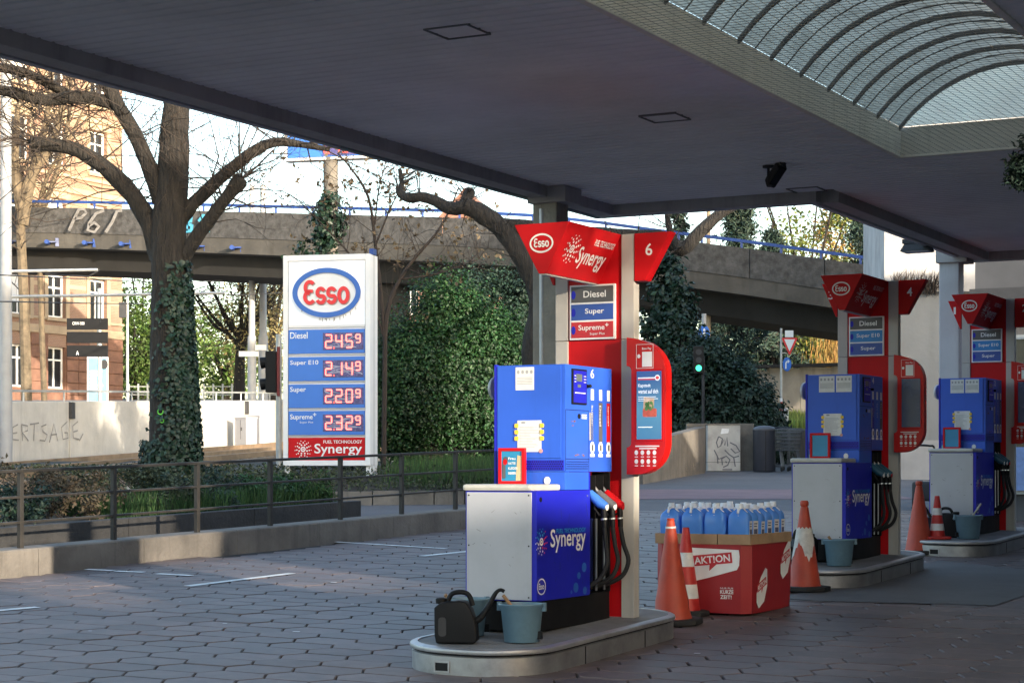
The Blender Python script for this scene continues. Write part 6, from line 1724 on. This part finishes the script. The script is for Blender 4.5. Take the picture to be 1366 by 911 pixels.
# ------------------------------------------------------------------ brick corner house at left
m_stone = M('red_sandstone', (.20, .105, .072), .9, var=.3, scale=2.2, bump=.4, bscale=18, spots=.25)
m_cream_st = M('cream_stone', (.36, .28, .19), .85, var=.15, scale=2, streak=.25)
def brick_mat(name, c1, c2, mortar, sc):
    m = bpy.data.materials.new(name); m.use_nodes = True; nt = m.node_tree; N = nt.nodes.new; L = nt.links.new; b = nt.nodes['Principled BSDF']
    tc = N('ShaderNodeTexCoord'); mp = N('ShaderNodeMapping'); mp.inputs['Rotation'].default_value = (math.pi/2, 0, 0); L(tc.outputs['Object'], mp.inputs[0])
    br = N('ShaderNodeTexBrick'); br.inputs['Scale'].default_value = sc; br.inputs['Color1'].default_value = (*c1, 1); br.inputs['Color2'].default_value = (*c2, 1); br.inputs['Mortar'].default_value = (*mortar, 1)
    br.inputs['Mortar Size'].default_value = .02; L(mp.outputs[0], br.inputs[0])
    nz = N('ShaderNodeTexNoise'); nz.inputs['Scale'].default_value = .8; nz.inputs['Detail'].default_value = 6; L(tc.outputs['Object'], nz.inputs['Vector'])
    hs = N('ShaderNodeHueSaturation'); mr = N('ShaderNodeMapRange'); mr.inputs[3].default_value = .7; mr.inputs[4].default_value = 1.25; L(nz.outputs[0], mr.inputs[0]); L(mr.outputs[0], hs.inputs['Value']); L(br.outputs[0], hs.inputs['Color']); L(hs.outputs[0], b.inputs['Base Color'])
    b.inputs['Roughness'].default_value = .9; return m
m_brick = brick_mat('pale_red_brick', (.29, .17, .115), (.25, .145, .10), (.30, .25, .20), 4.0)
HB = Vector((-16.05, 80.25, 3.3))
hs = thing('brick_house', 'tall sunlit brick and sandstone house behind the tram wall at left', 'building', HB, math.atan2(.867, .498))
bays = [-5.85, -3.85, -1.45]; ww = 1.0
floors = [(1.2, 2.85), (4.0, 5.7), (7.0, 8.7), (10.0, 11.7), (13.0, 14.7)]
XL, ZT_ = -8.0, 17.0
def wall_cells(z0, z1, mat, name, y0=0.0):
    xe = [XL] + [v for b_ in bays for v in (b_ - ww/2, b_ + ww/2)] + [0]
    for i in range(len(xe) - 1):
        if i % 2 == 0: MB().box(xe[i], xe[i+1], y0, .5, z0, z1).build(name, mat, hs)
prev = 0
for k, (z0, z1) in enumerate(floors):
    m = m_stone if k == 0 else m_brick
    MB().box(XL, 0, 0 if k else -.0, .5, prev, z0).build('wall_band', m, hs)
    wall_cells(z0, z1, m, 'wall_pier')
    prev = z1
MB().box(XL, 0, 0, .5, prev, ZT_).build('wall_band', m_brick, hs)
MB().box(-.5, 0, .5, 9, 0, ZT_).build('end_wall', m_brick, hs); MB().box(XL, -.5, 8.5, 9, 0, ZT_).build('end_wall', m_brick, hs)
MB().box(XL, 0, .5, 9, ZT_ - .3, ZT_).build('roof', m_dark, hs)
for z, h in ((3.35, .32), (3.9, .10), (6.0, .25), (6.55, .14), (9.0, .22), (9.6, .14), (12.0, .22), (12.6, .14)):
    MB().box(XL - .05, .06, -.07, -.002, z, z + h).build('string_course', m_cream_st, hs, bevel=.01)
for z in (4.7, 5.2, 7.7, 8.2, 10.7, 11.2):      # pale bands between the bricks
    xe = [XL] + [v for b_ in bays for v in (b_ - ww/2 - .22, b_ + ww/2 + .22)] + [0]
    for i in range(0, len(xe) - 1, 2): MB().box(xe[i], xe[i+1], -.015, -.002, z, z + .16).build('stone_band', m_cream_st, hs)
# rusticated ground floor blocks
xe = [XL] + [v for b_ in bays for v in (b_ - ww/2 - .02, b_ + ww/2 + .02)] + [0]
for i in range(0, len(xe) - 1, 2):
    for r in range(7):
        z0 = .04 + r * .47; a, b = xe[i], xe[i+1]; nb = 2 if (b - a) > 1.0 else 1
        if a < -9: nb = max(nb, 2)
        for j in range(nb):
            MB().box(a + (b - a) * j / nb + .012, a + (b - a) * (j + 1) / nb - .012, -.05 - random.uniform(0, .02), -.003, z0 + .012, z0 + .458).build('stone_block', m_stone, hs, bevel=.015)
for b_ in bays:
    for k, (z0, z1) in enumerate(floors):
        w = thing_part('window', hs)
        fm = MB(); x0, x1 = b_ - ww/2, b_ + ww/2
        for c in ((x0, x0 + .08, z0, z1), (x1 - .08, x1, z0, z1), (x0 + .08, x1 - .08, z1 - .08, z1), (x0 + .08, x1 - .08, z0, z0 + .08), (b_ - .035, b_ + .035, z0 + .08, z1 - .08), (x0 + .08, b_ - .035, z1 - .55, z1 - .48), (b_ + .035, x1 - .08, z1 - .55, z1 - .48)):
            fm.box(c[0], c[1], .16, .24, c[2], c[3])
        fm.build('frame', m_white, w)
        MB().box(x0 + .08, b_ - .035, .20, .21, z0 + .08, z1 - .08).build('pane', m_glass_dark, w); MB().box(b_ + .035, x1 - .08, .20, .21, z0 + .08, z1 - .08).build('pane', m_glass_dark, w)
        if k > 0:
            MB().box(x0 - .12, x1 + .12, -.10, .1, z0 - .14, z0 - .004).build('sill', m_cream_st, w)
            for c in ((x0 - .20, x0 - .003), (x1 + .003, x1 + .20)): MB().box(c[0], c[1], -.04, .0 - .002, z0, z1 + .02).build('surround', m_cream_st, w)
            MB().box(x0 - .24, x1 + .24, -.07, -.002, z1 + .022, z1 + .26).build('lintel', m_cream_st, w)
        if (k + int(b_ * 10)) % 3 == 0: MB().box(x0 + .085, x1 - .085, .19, .198, z0 + .5, z1 - .085).build('blind', m_white, w)
# small brick house glimpsed under the flyover, with a steep roof above it
q = P(572, 560, 92); h2 = thing('small_brick_house', 'pinkish brick house glimpsed below the flyover with its red roof above', 'building', (q.x, q.y, G(62) + .8), math.radians(-8))
m_brick2 = brick_mat('pink_brick', (.34, .17, .13), (.29, .14, .11), (.34, .29, .25), 3.5)
rl = lambda px, py: P(px, py, 92) - Vector((q.x, q.y, G(62) + .8))
a, b = rl(468, 560), rl(655, 292)
MB().box(a.x, b.x, 0, 6, 0, b.z).build('wall', m_brick2, h2)
MB().prism([(rl(585, 0).x, b.z), (rl(657, 0).x, b.z), (rl(622, 0).x, rl(0, 252).z)], (0, -.2, 0), X_, Z_, (0, 6.4, 0)).build('roof', M('roof_tile', (.22, .11, .085), .9, var=.3, scale=3), h2)
for px in (486, 530, 552, 618):
    c, d = rl(px - 5, 420), rl(px + 5, 372); w = thing_part('window', h2)
    MB().box(c.x, d.x, -.06, -.01, c.z, d.z).build('frame', m_white, w); MB().box(c.x + .06, d.x - .06, -.07, -.061, c.z + .06, d.z - .06).build('pane', m_glass_dark, w)

# ------------------------------------------------------------------ right background
ww_ = thing('white_house', 'white rendered house wall behind the middle and rear pumps', 'building', (P(1180, 640, 41).x, 41, G(41)), math.radians(-6))
ztop = P(0, 300, 41).z - G(41)
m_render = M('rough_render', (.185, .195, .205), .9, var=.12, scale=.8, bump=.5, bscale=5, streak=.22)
zl = P(0, 393, 41).z - G(41); zp = P(0, 587, 41).z - G(41)
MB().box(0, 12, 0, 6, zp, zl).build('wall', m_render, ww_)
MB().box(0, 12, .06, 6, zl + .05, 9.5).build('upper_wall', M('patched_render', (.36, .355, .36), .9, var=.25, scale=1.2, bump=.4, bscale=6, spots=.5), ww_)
MB().box(-.02, 12, -.03, 6, zl, zl + .05).build('ledge', m_dark, ww_)
MB().box(0, 12, -.02, 6, -.3, zp - .002).build('plinth', M('plinth_grey', (.27, .275, .285), .9, var=.15, scale=1.2, streak=.3), ww_)
n = 240; xs = RNG.uniform(.05, 1.15, n); pos = np.stack([xs, np.full(n, -.05), np.full(n, P(0, 374, 41).z - G(41) - .25) + RNG.normal(0, .06, n)], 1)
tip = pos + np.stack([RNG.normal(.05, .14, n), RNG.normal(-.05, .05, n), RNG.uniform(.2, .48, n)], 1)
dg = strips('dry_creeper', pos, tip, .010, m_twig_dark); dg.location = ww_.location; dg.rotation_euler = ww_.rotation_euler; tag(dg, 'row of dry upright creeper stalks on the white house wall', 'creeper', kind='stuff')
# far retaining wall and verge
fw = thing('far_wall', 'long beige retaining wall behind the give-way sign', 'wall', (0,0,0))
a, b = P(985, 560, 66), P(1200, 556, 62)
for k in range(5):
    p, q_ = a.lerp(b, k / 5 + .001), a.lerp(b, (k + 1) / 5 - .001)
    MB().add([(p.x, p.y, 1.2), (q_.x, q_.y, 1.2), (q_.x, q_.y + .4, 1.2), (p.x, p.y + .4, 1.2), (p.x, p.y, 4.70), (q_.x, q_.y, 4.62), (q_.x, q_.y + .4, 4.62), (p.x, p.y + .4, 4.70)], [(3,2,1,0),(4,5,6,7),(0,1,5,4),(1,2,6,5),(2,3,7,6),(3,0,4,7)]).build('wall_panel', M('beige_wall', (.40, .36, .30), .9, var=.2, scale=1.2, bump=.3, bscale=14, streak=.4), fw)
MB().bar((a.x, a.y + .15, 4.76), (b.x, b.y + .15, 4.68), .6, .10).build('coping', m_conc_dark, fw)
def gx3():
    px = random.uniform(1035, 1135); y = random.uniform(56, 61); return ((px - 683) / F * y, y, 2.35 + (y - 56) * .09)
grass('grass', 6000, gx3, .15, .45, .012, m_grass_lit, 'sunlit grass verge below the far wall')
mb = MB(); pts = [P(1020, 600, 47.5), P(1180, 600, 47.5)]
mb.add([(pts[0].x, 55, 1.5), (pts[1].x + 2.0, 55, 1.5), (pts[1].x + 2.0, 55, 2.38), (pts[0].x, 55, 2.38)], [(0,1,2,3)]); mb.add([(pts[0].x, 55, 2.38), (pts[1].x + 2.0, 55, 2.38), (pts[1].x + 3, 63, 2.9), (pts[0].x, 63, 2.9)], [(0,1,2,3)])
tag(mb.build('verge', m_conc_dark), kind='structure')
# low concrete walls by the bins
lw = thing('low_concrete_wall', 'low grey concrete wall sloping down left of the graffiti cabinet', 'wall', (0,0,0))
p0, p1 = P(858, 640, 38.8), P(941, 630, 44.6)
h0, h1 = .80, 1.04
MB().add([(p0.x, p0.y, G(p0.y) - .1), (p1.x, p1.y, G(p1.y) - .1), (p1.x - .25, p1.y + .12, G(p1.y) - .1), (p0.x - .25, p0.y + .12, G(p0.y) - .1), (p0.x, p0.y, G(p0.y) + h0), (p1.x, p1.y, G(p1.y) + h1), (p1.x - .25, p1.y + .12, G(p1.y) + h1), (p0.x - .25, p0.y + .12, G(p0.y) + h0)], [(3,2,1,0),(4,5,6,7),(0,1,5,4),(1,2,6,5),(2,3,7,6),(3,0,4,7)]).build('sloping_wall', m_conc, lw, bevel=.012)
bw = .22; yb = 45.9
xa, xb = P(916, 600, yb).x, P(1006, 600, yb).x
MB().box(xa, xb, yb, yb + bw, G(yb) - .1, G(yb) + 1.10).build('back_wall', m_conc, lw, bevel=.012)
q = P(965, 628, 45.4); gc = thing('utility_cabinet', 'pale utility cabinet covered in black graffiti beside the dark bin', 'cabinet', (q.x, q.y, G(45.4)))
MB().box(-.38, .38, -.12, .25, 0, 1.07).build('body', M('cabinet_grey', (.36, .355, .34), .8, var=.22, scale=3, spots=.35), gc, bevel=.012); MB().box(-.385, .385, -.125, .25, .20, .208).build('seam', m_dark, gc); MB().box(-.40, .40, -.14, .27, 1.07, 1.10).build('roof', m_conc, gc)
mb = MB()
cz = lambda px, py: ((px - 965) / F * 45.4, (628 - py) / F * 45.4)
for st in ([(958, 582), (955, 590), (957, 597), (961, 594), (963, 585), (958, 582)], [(962, 592), (965, 586), (966, 594), (969, 583), (970, 595)], [(952, 600), (958, 612), (966, 609)], [(957, 618), (956, 607)], [(966, 600), (972, 606), (978, 610), (985, 608)], [(963, 620), (962, 612), (968, 608), (973, 613), (970, 620), (964, 623)], [(967, 615), (969, 617)], [(978, 610), (980, 622)], [(973, 590), (981, 594), (986, 602), (980, 604), (974, 598)], [(963, 626), (976, 626)]):
    mb.ribbon([cz(*s) for s in st], .028, (0, -.122, 0), X_, Z_)
mb.build('graffiti', m_ink, gc)
mb = MB().poly([(-.08, .86), (.10, .88), (.12, .98), (-.05, .99)], (0, -.1215, 0), X_, Z_); mb.build('torn_sticker', m_paper, gc)
q = P(1019.5, 627, 45.2); lb = thing('litter_bin', 'tall dark round bin between the cabinet and the shopping carts', 'bin', (q.x, q.y, G(45.2)))
MB().lathe([(.25, 0), (.26, .02), (.26, .93), (.265, .95)], 30).build('body', M('bin_grey', (.045, .047, .06), .45, .3, var=.12, scale=4), lb, smooth=True)
MB().lathe([(.268, .95), (.268, .98), (.22, 1.03), (.12, 1.055), (0, 1.06)], 30).build('lid', M('bin_lid', (.09, .092, .105), .5, .2), lb, smooth=True)
MB().box(-.006, .006, -.268, -.255, .02, .93).build('door_seam', m_black, lb)
# nested shopping carts
def cart(loc, lab):
    t = thing('shopping_cart', lab, 'shopping cart', loc, math.radians(12), 'nested shopping carts by the bin')
    w, d, z0, z1 = .24, .40, .48, .98
    def corner(sx, sy, z): k = .82 + .18 * (z - z0) / (z1 - z0); return Vector((sx * w * k, sy * d * k, z))
    mb = MB()
    for f in range(7):
        z = z0 + (z1 - z0) * f / 6; c = [corner(*s, z) for s in ((-1,-1),(1,-1),(1,1),(-1,1))]
        for i in range(4): mb.tube([c[i], c[(i+1) % 4]], .005, n=4)
    for f in range(9):
        x = -1 + 2 * f / 8
        for sy in (-1, 1): mb.tube([corner(x, sy, z0), corner(x, sy, z1)], .004, n=4)
    for f in range(11):
        y = -1 + 2 * f / 10
        for sx in (-1, 1): mb.tube([corner(sx, y, z0), corner(sx, y, z1)], .004, n=4)
        mb.tube([corner(-1, y, z0), corner(1, y, z0)], .004, n=4)
    mb.build('basket', m_cart, t)
    mb = MB()
    for sx in (-1, 1): mb.tube([(sx*.22, -.40, .10), (sx*.22, .42, .14), (sx*.22, .42, .5), (sx*.23, .46, 1.02)], .012, n=6); mb.tube([(sx*.22, -.38, .12), (sx*.2, -.2, .48)], .010, n=6)
    mb.build('chassis', m_cart, t)
    MB().tube([(-.26, .47, 1.02), (.26, .47, 1.02)], .017, n=8).build('handle', m_black, t)
    for sx in (-1, 1):
        for y in (-.38, .40): MB().tube([(sx*.22 - .012, y, .05), (sx*.22 + .012, y, .05)], .05, n=12).build('wheel', m_rubber, t)
for k, lb_ in enumerate(('nearest of the nested shopping carts beside the dark bin', 'middle of the nested shopping carts behind the nearest one', 'rearmost of the nested shopping carts by the bin')):
    q = P(1047 + k * 1.5, 627, 45.2 + .28 * k); cart(Vector((q.x, q.y, G(q.y))), lb_)
# sign post with give-way triangle and blue arrow
q = P(1042, 585, 53.0); gw = thing('road_sign', 'slim post with give-way triangle and round blue arrow sign', 'road sign', (q.x, q.y, G(53)))
def r3(px, py): return P(px, py, 53) - Vector((q.x, q.y, G(53)))
MB().tube([(0, 0, 0), (0, 0, r3(0, 438).z)], .03, n=10).build('post', m_rail_galv, gw, smooth=True)
for (y0, y1, m) in ((536, 540, m_cone_red), (531, 536, m_white), (540, 545, m_white), (545, 549, m_cone_red)): MB().tube([(0, 0, r3(0, y1).z), (0, 0, r3(0, y0).z)], .036, n=10).build('warning_band', m, gw)
c = r3(1053, 460); rr_ = .21
tri = [(-rr_, .17), (rr_, .17), (0, -.27)]
MB().prism([(-.21, .165), (-.195, .19), (.195, .19), (.21, .165), (.015, -.27), (-.015, -.27)], (c.x, -.045, c.z), X_, Z_, (0, .012, 0)).build('give_way_plate', m_logo_red, gw)
MB().prism([(-.145, .148), (.145, .148), (0, -.18)], (c.x, -.049, c.z), X_, Z_, (0, .003, 0)).build('give_way_face', m_white, gw)
c = r3(1049.5, 486)
MB().disc((c.x, -.045, c.z), X_, Z_, .115, .19, n=28, d=(0, .012, 0)).build('arrow_plate', M('traffic_blue', (.02, .14, .55), .4), gw)
mb = MB().ribbon([(-.03, -.12), (-.03, .03), (-.01, .07), (.03, .08)], .035, (c.x, -.047, c.z), X_, Z_).poly([(.02, .14), (.075, .08), (.02, .02)], (c.x, -.047, c.z), X_, Z_); mb.build('arrow', m_white, gw)
MB().box(r3(1047, 0).x, r3(1058, 0).x, -.06, -.02, r3(0, 450).z, r3(0, 441).z).build('top_plate', m_white, gw)
for zz in (461, 473): MB().bar((0, -.02, r3(0, zz + 10).z), (r3(1049, 0).x, -.02, r3(0, zz + 10).z), .02, .02).build('clamp', m_rail_galv, gw)
q = P(1047, 575, 53.2); tb_ = thing('post_bin', 'small grey litter bin on the sign post', 'bin', (q.x, q.y, r3(0, 566).z + G(53)))
MB().lathe([(.09, 0), (.10, .02), (.10, .42), (.09, .45)], 18).build('body', m_rail_galv, tb_, smooth=True); MB().box(-.05, .07, -.105, -.09, .30, .37).build('opening', m_black, tb_)
q = P(1047, 590, 53.2); MB().tube([(q.x, q.y, G(53)), (q.x, q.y, r3(0, 560).z + G(53))], .025, n=8).build('bin_leg', m_rail_galv).parent = None
bpy.data.objects['bin_leg'].parent = tb_; bpy.data.objects['bin_leg'].location = (-tb_.location.x, -tb_.location.y, -tb_.location.z)
# round blue footpath sign and lamp post
q = P(939, 470, 57); fs_ = thing('footpath_sign', 'round blue footpath sign on a post above the yew hedge', 'road sign', (q.x, q.y, G(57)))
zc = P(0, 446, 57).z - G(57)
MB().tube([(0, 0, 0), (0, 0, zc + .6)], .07, n=10).build('post', MATS['pole_white'], fs_); MB().disc((0, -.09, zc), X_, Z_, .165, .26, n=28, d=(0, .012, 0)).build('plate', MATS['traffic_blue'], fs_)
mb = MB().box(-.03, .03, -.094, -.091, zc - .15, zc + .06).disc((0, -.094, zc + .12), X_, Z_, .03, .045, n=10).box(-.11, .11, -.094, -.091, zc - .03, zc + .005); mb.build('pictogram', m_white, fs_)
q = P(945, 540, 59); lp_ = thing('lamp_post', 'pale lamp post rising behind the footpath sign', 'lamp post', (q.x, q.y, G(59))); MB().tube([(0, 0, 0), (0, 0, 6.0), (.0, 0, 9)], [.08, .07, .05], n=10).build('shaft', m_cream_st, lp_); MB().bar((0, 0, 9), (.8, 0, 9.1), .2, .1).build('lamp_head', m_rail_galv, lp_)
q = P(932, 491, 48.6); gl = thing('green_signal', 'traffic light showing green in front of the dark hedge', 'traffic light', (q.x, q.y, G(48.6)))
zc = q.z - G(48.6); MB().tube([(.12, .1, 0), (.12, .1, zc + .3)], .04, n=8).build('post', m_dark, gl); MB().box(-.13, .13, -.02, .12, zc - .14, zc + .55).build('housing', m_black, gl, bevel=.02)
MB().disc((0, -.025, zc), X_, Z_, .075, .075, n=18, d=(0, .005, 0)).build('green_lens', M('green_lamp', (.05, 1.0, .45), .4, var=0, emit=.4), gl)
for k in (.2, .4): MB().disc((0, -.025, zc + k), X_, Z_, .075, .075, n=18, d=(0, .005, 0)).build('dark_lens', m_dark, gl)
# black hand trolley behind the rear pump
q = P(1236, 655, 30.0); q.z = G(30); ht = thing('wheeled_vacuum', 'dark wheeled cart with tall bent handle between the middle and rear pumps', 'cart', q, -.2)
MB().box(-.22, .22, -.16, .16, .12, .42).build('body', m_dark, ht, bevel=.05, seg=3, smooth=True); MB().box(-.05, .08, -.05, .05, .42, .435).build('top_catch', m_steel, ht)
MB().tube(smooth_path([(.25, .1, .15), (.22, .1, .55), (.12, .1, .93), (.05, .1, .97), (-.1, .1, .98)], 4), .016, n=8).build('handle', m_black, ht, smooth=True)
for sx in (-.2, .2): MB().tube([(sx - .02, .1, .09), (sx + .02, .1, .09)], .09, n=16).build('wheel', m_rubber, ht)

# ------------------------------------------------------------------ station shop at the right, and unseen blocks added to shade the forecourt
sh = thing('station_shop', 'dark station shop front under the canopy at the right edge', 'building', (0,0,0), -TH)
MB().box(-6.95, 9, 27.2, 33, .2, 4.6).build('wall', M('shop_dark', (.07, .07, .075), .7, var=.2, scale=1.5), sh)
MB().box(1.5, 11, 13.9, 27.2, -.6, 4.6).build('shade_block', MATS['shop_dark'], sh)  # unseen block added to keep sky light off the rear pumps
MB().box(-6.98, 1.4, 27.0, 27.2, 3.3, 3.75).build('sign_band', m_dark, sh)
MB().box(-6.42, -5.95, 27.06, 27.11, .95, 1.55).build('poster', M('shop_poster', (.18, .28, .55), .5, var=.2, scale=10), sh)
def add_sun_blocker(u0, u1, t0, t1, h, m):
    # unseen blocker set along the light: u across it, t along it
    p = Vector((-SUN_DY * -1, 0, 0)); U = Vector((SUN_DY, -SUN_DX, 0)); D = Vector((SUN_DX, SUN_DY, 0))
    c = [U * u + D * t for (u, t) in ((u0, t0), (u1, t0), (u1, t1), (u0, t1))]
    mb = MB(); mb.add([(v.x, v.y, -1.5) for v in c] + [(v.x, v.y, h) for v in c], [(3,2,1,0),(4,5,6,7),(0,1,5,4),(1,2,6,5),(2,3,7,6),(3,0,4,7)])
    o = mb.build('sun_blocker', m); return tag(o, kind='structure')
m_blocker = M('blocker_render', (.40, .36, .31), .9, var=.15, scale=.5)
TE = math.tan(SUN_EL)
def hs_h(shadow, u_t, t): return shadow + TE * (u_t - t)      # roof height that throws its shadow edge to height "shadow" at distance u_t
tp6 = SUN_DX * .6 + SUN_DY * 13.9
m_blocker_dark = M('blocker_dark_render', (.16, .15, .14), .9, var=.15, scale=.5)
add_sun_blocker(-40, 10.2, -30, -18, hs_h(0.85, tp6, -18), m_blocker)
add_sun_blocker(0.0, 6.8, -16, -6, 5.5, m_blocker_dark)
add_sun_blocker(10.2, 20.5, -16, -2, 12.0, m_blocker_dark)
add_sun_blocker(20.5, 29.5, -30, -18, 9.0, m_blocker)
add_sun_blocker(29.5, 33.0, -30, -18, 13.3, m_blocker)
add_sun_blocker(33.0, 41.3, -30, -18, 20.0, m_blocker)
# an unseen tree added to filter the low sun
tc_ = Vector((12.6, -2.1, 0)); tz = 7.1
pp, nn = clump_points((tc_.x, tc_.y, tz), (2.6, 2.6, 2.1), 4600, 70, .35, shell=.2)
tag(leaf_mesh('sun_filter_crown', pp, nn, .13, m_spring_dark, None, jitter=.9), kind='structure')
tag(MB().tube([(tc_.x, tc_.y, -1.5), (tc_.x, tc_.y, 5.5)], [.16, .08], n=8).build('sun_filter_trunk', m_bark), kind='structure')
# scraps of paper and leaves on the paving
mb = MB()
for (px, py, w) in ((395, 843, .03), (445, 777, .035), (300, 832, .02), (470, 806, .015), (930, 872, .025), (905, 866, .015), (1280, 851, .015), (120, 842, .015), (240, 803, .012), (600, 812, .015)):
    p = GP(px, py); mb.poly([(-w, -w*.5), (w*.7, -w*.6), (w, w*.5), (-w*.6, w*.7)], (p.x, p.y, p.z + .006), X_, Vector((0, 1, SLOPE)))
tag(mb.build('litter', m_paper), 'small pale scraps of litter lying on the paving', 'litter', kind='stuff')
# glazed front of the shop
for k in range(6):
    x0 = -6.6 + k * .8
    w = thing_part('shop_window', sh)
    fm = MB()
    for c in ((x0, x0 + .06, .9, 3.1), (x0 + .72, x0 + .78, .9, 3.1), (x0 + .06, x0 + .72, 3.04, 3.1), (x0 + .06, x0 + .72, .9, .96)): fm.box(c[0], c[1], 27.12, 27.198, c[2], c[3])
    fm.build('frame', m_rail_galv, w); MB().box(x0 + .06, x0 + .72, 27.16, 27.18, .96, 3.04).build('pane', m_glass_dark, w)
